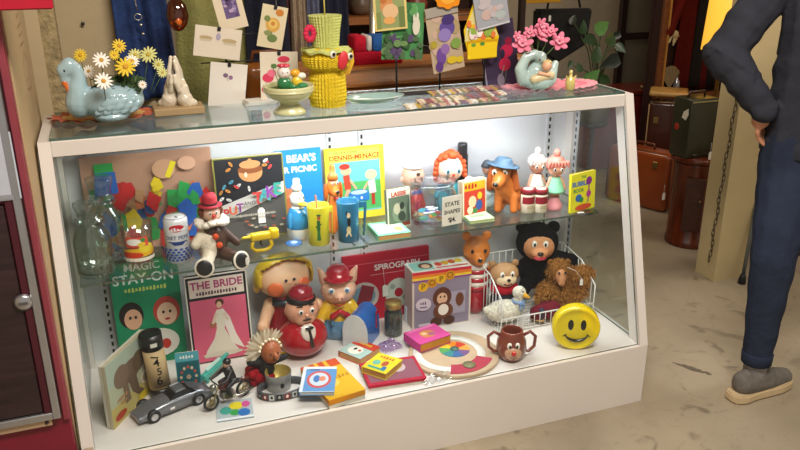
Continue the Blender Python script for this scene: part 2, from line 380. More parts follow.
def lying(name, cat, label, ll, lr, ul, z, t, col, items, kind='book', group=None, side=None, pages=None, tilt=0):
    A = at(*ll, z=z + t); B = at(*lr, z=z + t); C = at(*ul, z=z + t)
    w = (B - A).length; h = (C - A).length; rz = math.atan2((B - A).y, (B - A).x)
    if pages: side_pages[label] = pages
    n = Vector((-math.sin(rz), math.cos(rz), 0)); mid = (A + B) / 2
    o = cardbox(name, cat, label, ((mid.x, mid.y, z + t), w, h), t, col, items, 0, 0, group, side, kind)
    o.rotation_euler = (-PI / 2 + R(tilt), 0, rz); return o
def skin(h='#e9b48f'): return M(h, .42, 0, 0, 60, .03, 10, sss=.1)
def face(root, c, r, look=(0, -1, 0), eye='#1c1a1a', white=True, s=1., mouth='#b03028', nose=None, sep=.36, ez=.12, er=.13, nr=.1):
    """eyes, nose and mouth laid on a head of radius r at c; look is the facing direction"""
    if not hasattr(r, '__len__'): r = (r, r, r)
    q = Vector(look).to_track_quat('-Y', 'Z').to_matrix().to_4x4(); T = Matrix.Translation(c) @ q
    def on(x, z, k=1.): return Vector((x * r[0], -r[1] * math.sqrt(max(0, 1 - x * x - z * z)) * k, z * r[2]))
    for sx in (-1, 1):
        mb = MB(); mb.T = T; p = on(sx * sep, ez)
        if white: mb.ell(p, (er * 1.25 * r[0], er * .6 * r[1], er * 1.5 * r[2]), gloss('#f4f2ec'), n=12)
        mb.ell(p + Vector((0, -er * (.4 if white else 0) * r[1], 0)), (er * .75 * r[0], er * .5 * r[1], er * r[2]), gloss(eye), n=12); mb.build('eye', root)
    if nose: mb = MB(); mb.T = T; mb.ell(on(0, -.12, 1.03), (nr * r[0] * 1.2, nr * r[1], nr * r[2]), gloss(nose), n=12); mb.build('nose', root)
    if mouth:
        mb = MB(); mb.T = T; pts = [on(.24 * math.sin(a) , -.34 - .13 * math.cos(a) + .02, 1.01) for a in [R(-70 + 14 * i) for i in range(11)]]
        mb.tube(pts, .035 * r[0], gloss(mouth), 6); mb.build('mouth', root)

# ================================================================== UPPER SHELF, LEFT HALF
# wrapped cut-out puzzle at the back left
l, w, h = fit(80, 214, 152, z=SH, y=.475)
rnd = random.Random(11); pc = ['#c32b2b', '#2c5fb0', '#2f9a4c', '#e0c426', '#c32b2b', '#2f9a4c', '#b98a62', '#d9763a', '#2c5fb0']
it = [('r', 0, 0, 1, 1, '#c39a83')]
for i in range(64):
    cx, cy = rnd.uniform(.06, .93), rnd.uniform(.04, .68); a0 = rnd.uniform(0, 6); k = rnd.choice((4, 4, 5, 6)); s_ = rnd.uniform(.05, .09)
    it.append(('p', [(cx + s_ * rnd.uniform(.7, 1.1) * math.cos(a0 + 2 * PI * j / k), cy + 1.9 * s_ * rnd.uniform(.6, 1.1) * math.sin(a0 + 2 * PI * j / k)) for j in range(k)], pc[i % 9]))
it += [('r', .1, .84, .24, .93, '#2f9a4c'), ('p', [(.08, .6), (.26, .62), (.25, .84), (.1, .84)], '#2c5fb0'), ('e', .62, .82, .09, .1, '#c99b7b'), ('e', .8, .86, .07, .07, '#d4a58a'), ('p', [(.62, .74), (.68, .9), (.72, .88), (.66, .72)], '#e5d02c')]
o = cardbox('puzzle', 'puzzle', 'plastic-wrapped tan puzzle with jumbled red, blue, green and yellow shapes, behind the glass jars', (l, w, h), .012, '#c39a83', it, 6)
mb = MB(); rr = random.Random(4); hh = h
V = [(-w / 2 - .004 + (w + .008) * i / 24, -.007 - rr.uniform(0, .006), .001 + hh * j / 14) for j in range(15) for i in range(25)]
mb.add(V, [(j * 25 + i, j * 25 + i + 1, j * 25 + i + 26, j * 25 + i + 25) for j in range(14) for i in range(24)], glass('#fbf7f4', .05, .08), False); mb.build('plastic_wrap', o)

def jar(name, label, f, dy=0):
    loc, w, h = f; r = w / 2; loc = Vector(loc); loc.y += r
    o = thing(name, label, 'jar', loc); G = glass('#f3faf6', .15, .02, 1.)
    body = [(r * .6, .001), (r * .9, .002), (r * .98, .01), (r, h * .12), (r, h * .48), (r * .9, h * .58), (r * .7, h * .64), (r * .66, h * .68), (r * .8, h * .70), (r * .8, h * .72), (r * .6, h * .72), (r * .6, h * .64), (r * .84, h * .56), (r * .94, h * .47), (r * .94, h * .06), (r * .5, h * .04)]
    mb = MB(); mb.lathe(body, G); mb.build('jar_body', o)
    mb = MB(); mb.lathe([(r * .58, h * .69), (r * .58, h * .735), (r * .78, h * .735), (r * .78, h * .76), (r * .55, h * .79), (r * .6, h * .86), (r * .74, h * .95), (r * .74, h * .985), (r * .6, h), (.001, h)], G); mb.build('lid', o)
    return o
jar('glass_jar', 'front clear glass jar with stopper lid on the upper shelf, far left', fit(73, 110, 203, 278, SH, rnd=True))
jar('glass_jar', 'rear clear glass jar with tall flared lid, behind the front jar', fit(86, 122, 178, 262, SH, rnd=True))

# glass beer-style mug
l, w, h = fit(123, 154, 224, 269, SH, rnd=True); r = w / 2; l.y += r
o = thing('glass_mug', 'clear glass mug printed with orange and yellow swirls beside the white soda can', 'mug', l); G = glass('#f7fbfa', .08)
mb = MB(); mb.lathe([(r * .8, 0), (r * .86, .002), (r * .84, h * .1), (r * .9, h * .4), (r, h), (r * .94, h), (r * .84, h * .4), (r * .76, h * .12), (.001, h * .1)], G, cap=False); mb.build('mug_body', o)
mb = MB(); mb.tube([(r * .93, 0, h * .82), (r * 1.3, 0, h * .84), (r * 1.52, 0, h * .7), (r * 1.5, 0, h * .42), (r * 1.25, 0, h * .26), (r * .86, 0, h * .26)], r * .09, G); mb.build('handle', o)
mb = MB(); wrapped(mb, 2.6 * r, h * .62, r * .93, [('r', .03, .25, .97, .5, '#e3801f'), ('e', .5, .4, .5, .16, '#e8b62a'), ('e', .3, .32, .3, .12, '#d2421e'), ('e', .7, .55, .2, .16, '#e8d03a'), ('r', .2, .62, .75, .96, '#d9503c'), ('e', .4, .8, .18, .12, '#f3efe6'), ('e', .58, .7, .1, .08, '#e8c43a'), ('e', .62, .86, .06, .07, '#3f8c46'), ('r', .02, .1, .98, .22, '#f0e8d8')], h * .16); mb.build('printed_band', o)

# soda can
l, w, h = fit(166, 190, 217, 263, SH, rnd=True); r = w / 2; l.y += r
o = thing('soda_can', 'white and blue diet soda can on the upper shelf beside the clown', 'can', l)
mb = MB(); mb.lathe([(r * .78, 0), (r * .85, .003), (r, h * .05), (r, h * .93), (r * .9, h * .985)], M('#eceef2', .25, .2))
it = [('t', 'DIET PEPSI', .5, .62, .13, '#23407f'), ('e', .5, .86, .19, .09, '#c8202f'), ('p', [(.3, .84), (.45, .89), (.6, .83), (.7, .87), (.7, .8), (.3, .8)], '#eceef2'), ('r', .26, .5, .74, .53, '#23407f'), ('p', [(.33, .5), (.67, .5), (.6, .44), (.4, .44)], '#23407f')]
for j in range(5):
    for i in range(10): it.append(('e', .04 + i * .1 + (j % 2) * .05, .06 + j * .075, .036, .03, '#2d56a8'))
wrapped(mb, 3.4 * r, h * .86, r, it, h * .06); mb.build('can_body', o)
mb = MB(); mb.lathe([(r * .9, h * .985), (r * .93, h * .995), (r * .9, h), (r * .82, h * .985), (.001, h * .98)], M('#b9bdc4', .25, .9), cap=False); mb.tube([(0, -.001, h * .99), (0, -r * .4, h * .99), (r * .12, -r * .5, h * .99), (r * .2, -r * .4, h * .99), (.002, 0, h * .99)], .0012, M('#c4c8ce', .25, .9)); mb.build('can_top', o)

# sitting clown doll
l, w, h = fit(192, 236, 195, 266, SH); l.y += .045; H = h
o = thing('clown_doll', 'sitting clown doll in red hat with brown satin suit and big black shoes', 'doll', l, R(10))
mb = U(H); mb.ell((0, 0, .3), (.2, .15, .26), M('#4a332a', .35)); mb.cap((-.02, 0, .5), (0, 0, .55), .14, .08, M('#4a332a', .35))
mb.cap((.08, 0, .5), (.3, -.08, .26), .07, .06, M('#4a332a', .35)); mb.build('suit', o, voxel=H * .016)
mb = U(H); mb.cap((-.1, 0, .48), (-.27, -.1, .34), .08, .07, cloth('#d9cdb8')); mb.cap((-.09, -.08, .18), (-.2, -.3, .12), .1, .08, cloth('#d9cdb8')); mb.ell((-.08, -.05, .28), (.13, .13, .2), cloth('#d9cdb8')); mb.build('pale_suit_half', o, voxel=H * .016)
mb = U(H); mb.cap((.1, -.05, .14), (.22, -.28, .12), .1, .08, M('#4a332a', .35)); mb.build('trouser_leg', o)
for sx in (-1, 1):
    mb = U(H); T = Tr(sx * .24 - .02, -.4, .12, 90 - 15, 0, sx * 20)
    mb.T = mb.T @ T; mb.lathe([(.001, -.07), (.09, -.065), (.12, -.02), (.12, .02), (.11, .04)], M('#17140f', .3), n=20); mb.lathe([(.001, .041), (.09, .041), (.105, .05), (.09, .06), (.001, .062)], gloss('#0f0d10', .3), n=20); mb.lathe([(.112, .028), (.13, .034), (.13, .046), (.106, .05)], M('#ddd2c0', .6), n=20); mb.build('shoe', o)
mb = U(H)
for i in range(14): a = 2 * PI * i / 14; mb.ell((.17 * math.cos(a), -.02 + .13 * math.sin(a), .6 + .02 * math.sin(3 * a)), (.075, .07, .045), cloth('#e8dfd0'), n=10)
mb.build('ruff', o)
mb = U(H); mb.ell((0, -.02, .73), (.12, .115, .13), skin('#e3b8a0')); mb.build('head', o)
face(o, Vector((0, -.02, .73)) * H, (.12 * H, .115 * H, .13 * H), nose='#c8281e', mouth='#b01e1e', nr=.22)
mb = U(H)
for sx in (-1, 1): mb.ell((sx * .12, 0, .74), (.05, .06, .07), M('#7a3a20', .9, 0, 1, 200))
mb.build('hair', o)
mb = U(H); mb.lathe([(.001, .82), (.16, .82), (.165, .832), (.1, .84), (.095, .85), (.1, .93), (.085, .98), (.001, 1.)], M('#b22233', .7), n=20); mb.lathe([(.102, .842), (.104, .842), (.104, .868), (.1, .868)], M('#3c1014', .7), n=20); mb.build('hat', o)
mb = U(H)
for p in ((-.02, -.2, .44), (.03, -.17, .3)): mb.ell(p, .045, cloth('#d4532c'), n=10)
mb.build('pompon', o)
mb = MB(); price_tag(mb, (H * .28, -H * .53, H * .16), .014); mb.build('price_sticker', o)

# PUT AND TAKE game
f = fit(214, 286, 157, z=SH, y=.44)
rnd = random.Random(5)
it = [('r', 0, 0, 1, 1, '#8d8a3c'), ('r', .02, .015, .98, .985, '#26262a'), ('p', [(.02, .42), (.98, .66), (.98, .52), (.02, .24)], '#c9c5bb'), ('p', [(.02, .24), (.98, .5), (.98, .015), (.02, .015)], '#55534f'),
      ('e', .52, .8, .17, .11, '#c9905c'), ('e', .52, .84, .18, .05, '#8a4f2c'), ('e', .52, .9, .15, .05, '#c9905c'), ('e', .52, .95, .03, .02, '#c9905c'), ('e', .45, .78, .02, .03, '#f0d8b8')]
for i in range(22):
    cx, cy = rnd.uniform(.07, .94), rnd.uniform(.5, .95)
    if abs(cx - .52) < .2 and cy > .68 or cy < .45 + .2 * cx: continue
    a = rnd.uniform(0, PI); c_ = rnd.choice(['#c8433c', '#d8d4cc', '#4f8fa0', '#c98640'])
    it += [('p', [(cx + .042 * math.cos(a) * math.cos(b) - .018 * math.sin(a) * math.sin(b), cy + .036 * math.sin(a) * math.cos(b) + .018 * math.cos(a) * math.sin(b)) for b in [2 * PI * j / 12 for j in range(12)]], c_),
           ('e', cx, cy, .008, .006, '#26262a')]
for i in range(14): it.append(('e', rnd.uniform(.3, .95), rnd.uniform(.05, .3), .03, .012, rnd.choice(['#8a8f86', '#a35a44', '#b0a890'])))
for i, (ch, c_) in enumerate(zip('PUT', ('#c8433c', '#d2603a', '#8a3a8a'))): it.append(('t', ch, .12 + .1 * i, .345 + .025 * i, .14, c_, 'CENTER', .03))
it.append(('t', 'AND', .46, .44, .065, '#3c3c3c'))
for i, (ch, c_) in enumerate(zip('TAKE', ('#c8433c', '#4aa0a0', '#8c4a9c', '#3aa08c'))): it.append(('t', ch, .585 + .095 * i, .485 + .03 * i, .2, c_, 'CENTER', .03))
it.append(('b', 25, .5, .3, .035, '#b9b4a4'))
o = cardbox('board_game', 'board game', 'dark board game box with colourful chips and a pot, left of the blue book', f, .045, '#26262a', it, 7, 0, side='#e3ded0')
mb = MB(); price_tag(mb, (f[1] * .12, -.004, f[2] * .3), .032); mb.tube([(f[1] * .12, -.003, f[2] * .3 + .01), (f[1] * .05, -.003, f[2] * .45), (f[1] * .02, -.002, f[2] * .55)], .0006, M('#eeeeee', .6), 4); mb.build('price_tag', o)

# toy gun
l, w, h = fit(245, 280, 226, 253, SH); l.y += .02
o = thing('toy_ray_gun', 'yellow plastic toy gun standing on the upper shelf before the dark game box', 'toy gun', l, R(4)); YG = M('#e6c21a', .3, coat=.3)
mb = MB(); mb.T = Matrix.Diagonal((w, w, w, 1)); a = .09
mb.box((.08, 0, .5), (.8, .2, .24), YG, .06, seg=3); mb.box((.38, 0, .53), (.26, .26, .32), YG, .07, seg=3); mb.cap((-.3, 0, .52), (-.52, 0, .52), .06, .04, YG); mb.box((.3, 0, .67), (.12, .05, .1), YG, .02); mb.build('gun_body', o)
mb = MB(); mb.T = Matrix.Diagonal((w, w, w, 1)); mb.tube([(-.24, 0, .4), (-.3, 0, .2), (-.2, 0, .07), (.05, 0, .05), (.22, 0, .08), (.3, 0, .2), (.26, 0, .38)], .055, YG, 8); mb.build('grip_guard', o)
mb = MB(); mb.T = Matrix.Diagonal((w, w, w, 1)); mb.tube([(0, 0, .4), (-.04, 0, .28), (.02, 0, .2)], .03, M('#2a2a2a', .4), 6); mb.build('trigger', o)

# small blue disc
l = at(294, 243, z=SH); o = MB().lathe([(.001, 0), (.02, 0), (.026, .003), (.026, .005), (.02, .006), (.001, .007)], M('#3f73b4', .3)); o.ell((0, 0, .006), (.012, .012, .003), M('#aac4e0', .3)); o = o.build('button_badge', loc=l); tag(o, 'small blue round badge lying at the shelf edge left of the yellow mug', 'badge')

# blue picnic book
f = fit(276, 323, 150, z=SH, y=.50)
cardbox('picture_book', 'book', 'blue picture book with white title and an orange bear, behind the duck bottle', f, .008, '#2a8fd6',
    [('t', "BEAR'S", .57, .88, .13, '#f6f6f0', 'CENTER', .03), ('t', 'ER PICNIC', .5, .74, .105, '#f6f6f0', 'CENTER', .03), ('e', .22, .42, .15, .09, '#e08a5c'), ('e', .15, .52, .05, .045, '#e08a5c'), ('e', .34, .5, .04, .04, '#e08a5c'), ('e', .24, .2, .2, .18, '#d87c4c'), ('e', .3, .4, .05, .03, '#f3c6a4'), ('e', .3, .42, .02, .012, '#20180f'), ('r', .6, 0, 1, .08, '#c9d8a0')], 5, 0, kind='book')

# duck-shaped bottle
l, w, h = fit(288, 312, 180, 240, SH, rnd=True); l.y += .03; o = thing('duck_bottle', 'clear and white duck shaped bottle with yellow bill and blue coat', 'bottle', l, R(25)); r = w / 2
mb = MB(); mb.lathe([(r * .8, 0), (r, h * .04), (r * 1.0, h * .2), (r * .85, h * .42), (r * .55, h * .52), (r * .5, h * .55)], M('#e8e6d2', .25), n=20); mb.build('bottle_body', o)
mb = MB(); mb.lathe([(r * 1.01, h * .2), (r * 1.04, h * .22), (r * .98, h * .36), (r * .72, h * .5), (r * .5, h * .53)], gloss('#2f86b8'), n=20)
mb.cap((r * .8, 0, h * .42), (r * 1.35, -r * .3, h * .3), r * .2, r * .15, gloss('#2f86b8')); mb.cap((-r * .8, 0, h * .42), (-r * 1.1, -r * .3, h * .24), r * .2, r * .15, gloss('#2f86b8')); mb.build('coat', o)
mb = MB(); mb.ell((0, 0, h * .66), (r * .62, r * .62, h * .15), gloss('#f0efe6')); mb.build('head', o)
face(o, (0, 0, h * .68), (r * .62, r * .62, h * .13), mouth=None, sep=.3, ez=.2, er=.16)
mb = MB(); mb.ell((0, -r * .75, h * .61), (r * .38, r * .5, h * .035), gloss('#e8b22c')); mb.build('bill', o)
mb = MB(); mb.lathe([(r * .4, h * .8), (r * .42, h * .88), (r * .3, h * .9), (r * .3, h * .97), (r * .26, h), (.001, h)], M('#f2f2ee', .3), n=16); mb.build('cap', o)

# mugs
def mug(label, x0, x1, yt, yb, col, prints, hs, name='toy_mug'):
    l, w, h = fit(x0, x1, yt, yb, SH, rnd=True); r = w / 2; l.y += r
    o = thing(name, label, 'mug', l); m = M(col, .3, coat=.3)
    mb = MB(); mb.lathe([(r * .9, 0), (r * .95, .002), (r * .92, h * .5), (r, h * .97), (r * .98, h), (r * .9, h * .98), (r * .84, h * .1), (.001, h * .08)], m, n=28, cap=False); mb.add([(r * .9 * math.cos(2 * PI * i / 20), r * .9 * math.sin(2 * PI * i / 20), 0) for i in range(20)], [tuple(reversed(range(20)))], m)
    wrapped(mb, r * 1.6, h * .85, r * .97, prints, h * .08, R(-14)); mb.build('mug_body', o)
    mb = MB(); x = r * .95
    mb.prism([(x, h * .92), (x + hs, h * .92), (x + hs * 1.05, h * .8), (x + hs * .75, h * .15), (x + hs * .6, h * .15), (x + hs * .72, h * .78), (x, h * .78)], r * .22, m, Matrix.Translation((0, r * .11, 0)) @ FRONT, .001); mb.build('handle', o)
    return o, r, h
o, r, h = mug('yellow plastic mug with a small green printed figure and a spoon inside', 310, 333, 207, 246, '#d8cf2e', [('l', .45, .1, .5, .45, .06, '#3a7a3c'), ('l', .55, .1, .5, .45, .06, '#3a7a3c'), ('l', .5, .4, .5, .7, .09, '#2f6a36'), ('e', .52, .78, .09, .07, '#c86a3c'), ('l', .35, .5, .65, .6, .04, '#2f6a36'), ('e', .52, .86, .12, .03, '#2f6a36')], .012)
mb = MB(); mb.cap((.004, 0, h * .12), (-.006, 0, h * 1.22), .0035, .0035, M('#b3765c', .5)); tag(mb.build('stick', loc=o.location.copy()), 'brown stick poking out of the yellow mug', 'stick')
mug('blue plastic mug with a small printed dog figure, right of the yellow mug', 340, 363, 203, 243, '#1e6d93', [('e', .5, .3, .12, .12, '#d8c890'), ('e', .52, .55, .09, .14, '#232020'), ('e', .5, .74, .1, .08, '#e8d8b0'), ('e', .4, .8, .04, .07, '#232020'), ('l', .36, .12, .5, .3, .04, '#e8d8b0'), ('l', .62, .12, .5, .3, .04, '#e8d8b0')], .026)

# orange dog bottle
l, w, h = fit(326, 346, 166, 233, SH, rnd=True); l.y += .03; r = w / 2; OR = M('#e07a2c', .3, coat=.4)
o = thing('dog_bottle', 'orange vinyl dog shaped bottle behind the blue mug', 'bottle', l, R(10))
mb = MB(); mb.cap((0, 0, h * .2), (0, 0, h * .5), r * .75, r * .5, OR); mb.cap((0, 0, h * .08), (0, 0, h * .2), r * .7, r * .75, OR)
for s_ in (-1, 1): mb.cap((s_ * r * .45, -r * .4, h * .35), (s_ * r * .45, -r * .8, h * .03), r * .22, r * .26, OR); mb.cap((s_ * r * .7, 0, h * .15), (s_ * r * .75, -r * .5, h * .04), r * .35, r * .25, OR)
mb.build('dog_body', o, voxel=.0022)
mb = MB(); mb.ell((0, 0, h * .66), (r * .7, r * .65, h * .14), OR); mb.ell((0, -r * .6, h * .6), (r * .42, r * .55, h * .075), OR); mb.build('head', o, voxel=.0022)
mb = MB(); mb.ell((0, -r * 1.15, h * .63), (r * .2, r * .15, h * .03), gloss('#1a1412')); mb.build('nose', o)
mb = MB(); mb.ell((0, -r * .75, h * .53), (r * .28, r * .4, h * .03), gloss('#a8201c')); mb.build('tongue', o)
face(o, (0, 0, h * .7), (r * .66, r * .65, h * .12), mouth=None, sep=.35, ez=.3, er=.15)
for s_ in (-1, 1): mb = MB(); mb.ell((s_ * r * .82, -.002, h * .6), (r * .2, r * .35, h * .13), M('#c8601c', .35)); mb.build('ear', o)
mb = MB(); mb.lathe([(r * .55, h * .78), (r * .5, h * .85), (r * .3, h * .87), (r * .28, h * .97), (r * .2, h), (.001, h)], OR, n=16); mb.build('cap', o)

# comic annual
f = fit(327, 387, 148, z=SH, y=.495)
it = [('r', 0, 0, 1, 1, '#e3d43a'), ('r', .08, .1, .92, .96, '#6fc0c8'), ('r', .08, .12, .92, .52, '#58b866'), ('r', .08, .8, .92, .96, '#e9e25a'), ('t', 'DENNIS-MENACE', .5, .86, .092, '#d9401f', 'CENTER', .04), ('b', 15, .34, .935, .035, '#3c5a2c'),
      ('e', .34, .68, .09, .06, '#e9b48f'), ('e', .32, .74, .09, .04, '#c8392b'), ('l', .34, .62, .36, .42, .09, '#c84a30'), ('l', .36, .42, .28, .25, .04, '#e9b48f'), ('l', .36, .42, .42, .28, .04, '#e9b48f'),
      ('e', .76, .6, .1, .07, '#f0d9a0'), ('l', .76, .52, .78, .34, .1, '#e8e8e0'), ('l', .78, .34, .78, .18, .05, '#b0402c'), ('e', .54, .36, .17, .05, '#2f7fc8'), ('r', .37, .25, .71, .36, '#2f7fc8'), ('e', .54, .37, .14, .03, '#bfe0ee'), ('e', .45, .3, .02, .02, '#e8e8e0'), ('e', .58, .29, .02, .02, '#e8e8e0'), ('l', .4, .55, .5, .42, .03, '#e9b48f'), ('l', .7, .5, .62, .4, .03, '#e9b48f')]
cardbox('picture_book', 'book', 'large yellow-bordered book with red title and two cartoon children at a tub', f, .01, '#e3d43a', it, 6, kind='book')
# ================================================================== UPPER SHELF, RIGHT HALF
f = fit(387, 413, 189, 228, SH)
cardbox('paperback', 'book', 'small paperback with pale band and grey-green animal picture, beside the flat pale green book', f, .014, '#6a6f60',
    [('r', 0, 0, 1, 1, '#d5d0bd'), ('r', .06, .05, .94, .8, '#5f6e5a'), ('t', 'LASSIE', .5, .86, .15, '#b03a2a', 'CENTER', .04), ('e', .5, .4, .3, .25, '#7c8a74'), ('e', .4, .5, .14, .14, '#b9b49a'), ('e', .6, .3, .16, .12, '#3c463a'), ('e', .62, .56, .1, .09, '#2d352c'), ('r', .06, .05, .94, .14, '#8c3c2c')], 4, 12, kind='book')
lying('paperback', 'book', 'pale green flat-lying book on the upper shelf right of the blue mug', (378, 236), (411, 232), (370, 223), SH, .018, '#7cc79a', [('r', .06, .12, .94, .9, '#a9dcb4'), ('r', .2, .5, .7, .75, '#e8efc8'), ('e', .75, .35, .12, .16, '#e3a06c')], pages='#e4a868', side='#7cc79a')

def doll_head(o, c, r, sk, hair=None, look=(0, -1, 0), **k):
    mb = MB(); mb.ell(c, r, skin(sk)); mb.build('head', o); face(o, c, r, look, **k)
# boy doll with white cap
l, w, h = fit(400, 427, 158, z=SH, y=.45, rnd=True); r = w / 2
o = thing('boy_doll', 'round-headed vinyl boy doll in white cap and red shirt', 'doll', l, R(8))
mb = MB(); mb.lathe([(r * .6, 0), (r * .75, h * .1), (r * .8, h * .3), (r * .6, h * .42), (r * .35, h * .5)], gloss('#c5202c'), n=20)
for s_ in (-1, 1): mb.cap((s_ * r * .55, 0, h * .4), (s_ * r * .9, -r * .1, h * .14), r * .24, r * .2, gloss('#c5202c'))
mb.build('shirt', o, voxel=.0022)
mb = MB(); mb.ell((0, 0, h * .7), (r * .88, r * .85, h * .23), skin('#e3b49a')); 
for s_ in (-1, 1): mb.ell((s_ * r * .9, 0, h * .66), (r * .14, r * .1, h * .05), skin('#e3b49a'))
mb.build('head', o); face(o, (0, 0, h * .68), (r * .9, r * .87, h * .22), white=False, nose='#e3b49a', sep=.3, er=.17, ez=.0, mouth='#5c2a22')
mb = MB(); mb.lathe([(r * .78, h * .85), (r * .76, h * .89), (r * .5, h * .965), (.001, h * .99)], gloss('#f0eeea'), n=24); mb.ell((0, -r * .3, h * .865), (r * .7, r * .55, h * .02), gloss('#f0eeea')); mb.build('cap', o)
mb = MB(); mb.ell((0, -r * .84, h * .77), (r * .16, r * .1, h * .03), M('#3a2418', .6)); mb.build('forelock', o)
mb = MB(); mb.box((-r * .2, -r * .6, h * .45), (r * .4, r * .12, h * .06), gloss('#2e4f9a'), .001); mb.box((r * .2, -r * .6, h * .45), (r * .4, r * .12, h * .06), gloss('#2e4f9a'), .001); mb.build('collar', o)

# red-haired girl doll
l, w, h = fit(433, 468, 150, z=SH, y=.44, rnd=True); r = w / 2; hh = h
o = thing('girl_doll', 'vinyl girl doll with curly orange-red hair and teal dress, behind the fishbowl', 'doll', l, R(-4))
mb = MB(); mb.lathe([(r * .8, 0), (r * .85, hh * .2), (r * .6, hh * .42), (r * .3, hh * .52)], gloss('#2f8c96'), n=20)
for s_ in (-1, 1): mb.cap((s_ * r * .5, 0, hh * .42), (s_ * r * .85, -r * .2, hh * .3), r * .2, r * .17, gloss('#2f8c96'))
mb.build('dress', o, voxel=.0025)
mb = MB(); mb.ell((0, 0, hh * .7), (r * .78, r * .72, hh * .21), skin('#efc7ae')); mb.build('head', o)
face(o, (0, 0, hh * .68), (r * .78, r * .72, hh * .21), eye='#2c6272', nose='#d8452c', mouth='#b5382c', sep=.42, er=.17, nr=.11)
mb = MB(); rr = random.Random(2)
for i in range(46):
    a = rr.uniform(0, 2 * PI); e = rr.uniform(.05, 1.5); d_ = Vector((math.cos(a) * math.cos(e), math.sin(a) * math.cos(e), math.sin(e)))
    if d_.y < -.45 and d_.z < .6: continue
    mb.ell((d_.x * r * .8, d_.y * r * .75, hh * .73 + d_.z * hh * .22), r * rr.uniform(.14, .22), M('#d9541f', .5), n=8)
for s_ in (-1, 1):
    for j in range(4): mb.ell((s_ * r * (.82 + .03 * j), -r * .1, hh * (.8 - .07 * j)), r * .17, M('#d9541f', .5), n=8)
mb.build('hair', o)
mb = MB(); mb.ell((r * 1.15, -r * .2, hh * .5), (r * .3, r * .2, hh * .07), M('#f0ece4', .5)); mb.build('hand', o)

# black upright object behind
l, w, h = fit(458, 469, 143, z=SH, y=.5); mb = MB(); mb.lathe([(w * .42, 0), (w * .5, .003), (w * .5, h * .8), (w * .42, h * .84), (w * .42, h * .97), (w * .35, h), (.001, h)], M('#1b1a1e', .25, coat=.4), n=16); mb.lathe([(w * .505, h * .3), (w * .505, h * .34)], M('#3c3c42', .4), n=16)
tag(mb.build('black_flask', loc=l), 'slim black flask standing behind the red-haired doll', 'flask')

# fish bowl with coloured pieces
l, w, h = fit(414, 470, 187, 231, SH, rnd=True); r = w / 2; l.y += r * .9
o = thing('fish_bowl', 'clear plastic fishbowl holding bright loose pieces, with a handwritten price card', 'bowl', l)
G = glass('#f4f7fa', .16, .05)
mb = MB(); mb.lathe([(r * .55, .0), (r * .8, h * .06), (r * .98, h * .3), (r * .98, h * .5), (r * .85, h * .75), (r * .76, h * .86), (r * .8, h * .9), (r * .84, h * .95), (r * .8, h * .97), (r * .74, h * .86), (r * .82, h * .74), (r * .95, h * .5), (r * .95, h * .3), (r * .76, h * .09), (.001, h * .04)], G, n=32, cap=False); mb.build('bowl', o)
mb = MB(); mb.lathe([(.001, h * .99), (r * .5, h * .985), (r * .82, h * .975), (r * .84, h * .96)], glass('#eef2f6', .12, .1), n=32, cap=False); mb.build('plastic_lid', o)
mb = MB(); T = Tr(r * .35, -r * 1.02, h * .12, 0, 0, 10)
mb.T = T; mb.box((0, .0006, h * .34), (r * .85, .0008, h * .66), M('#ebe6d8', .8))
art(mb, Matrix.Translation((-r * .425, 0, h * .01)) @ FRONT, r * .85, h * .66, [('t', 'STATE', .5, .72, .2, '#161616', 'CENTER', .02), ('t', 'SHAPES', .5, .46, .19, '#161616', 'CENTER', .02), ('t', '$4.', .52, .18, .22, '#161616', 'CENTER', .03), ('r', .3, .2, .36, .26, '#161616')]); mb.build('price_card', o)
rr = random.Random(9); cs = ['#2b3fc4', '#d8c020', '#2a9fb0', '#c8341e', '#e8892a', '#36a04a', '#2b3fc4', '#4bc0c8']
for i in range(14):
    a = rr.uniform(0, 2 * PI); q = r * rr.uniform(.1, .6); mb = MB(); k = rr.choice((5, 6, 7)); s_ = r * rr.uniform(.12, .2)
    mb.T = Tr(q * math.cos(a), q * math.sin(a), h * (.09 + .022 * (i % 8)), rr.uniform(-14, 14), rr.uniform(-14, 14), 0)
    mb.prism([(s_ * rr.uniform(.7, 1.2) * math.cos(2 * PI * j / k), s_ * rr.uniform(.7, 1.2) * math.sin(2 * PI * j / k)) for j in range(k)], .002, M(cs[i % 8], .4)); ob = mb.build('plastic_shape'); ob.location = l
    cn = {'#2b3fc4': 'dark blue', '#d8c020': 'yellow', '#2a9fb0': 'teal', '#c8341e': 'red', '#e8892a': 'orange', '#36a04a': 'green', '#4bc0c8': 'light blue'}[cs[i % 8]]
    tag(ob, cn + ' flat plastic shape lying loose inside the fishbowl', 'plastic piece', cn + ' pieces inside the fishbowl')

# orange-red boxed toy, flat green book, sleeping twin dolls
f = fit(462, 489, 181, 217, SH)
cardbox('small_toy_box', 'box', 'small red and orange picture box with yellow banner, right of the fishbowl', f, .03, '#c7502c', [('r', 0, 0, 1, 1, '#e0d2b4'), ('r', .06, .05, .94, .72, '#c8402c'), ('r', .06, .72, .94, .95, '#e4a828'), ('b', 4, .36, .84, .17, '#a81f18', 'CENTER', .03), ('e', .4, .42, .16, .16, '#e8c8a0'), ('e', .68, .3, .14, .14, '#3a5aa0'), ('e', .3, .2, .12, .1, '#f0e0c0'), ('e', .7, .55, .1, .1, '#e8c030'), ('e', .5, .16, .1, .07, '#3a8a4a')], 3, 12, side='#d9b48a')
lying('paperback', 'book', 'thin pale green book lying under the orange dog at the shelf edge', (470, 222), (495, 219), (468, 212), SH, .01, '#b8dba0', [('r', .06, .1, .94, .9, '#cfe6b4'), ('r', .2, .3, .8, .5, '#8fbf80')], pages='#d8cba0')

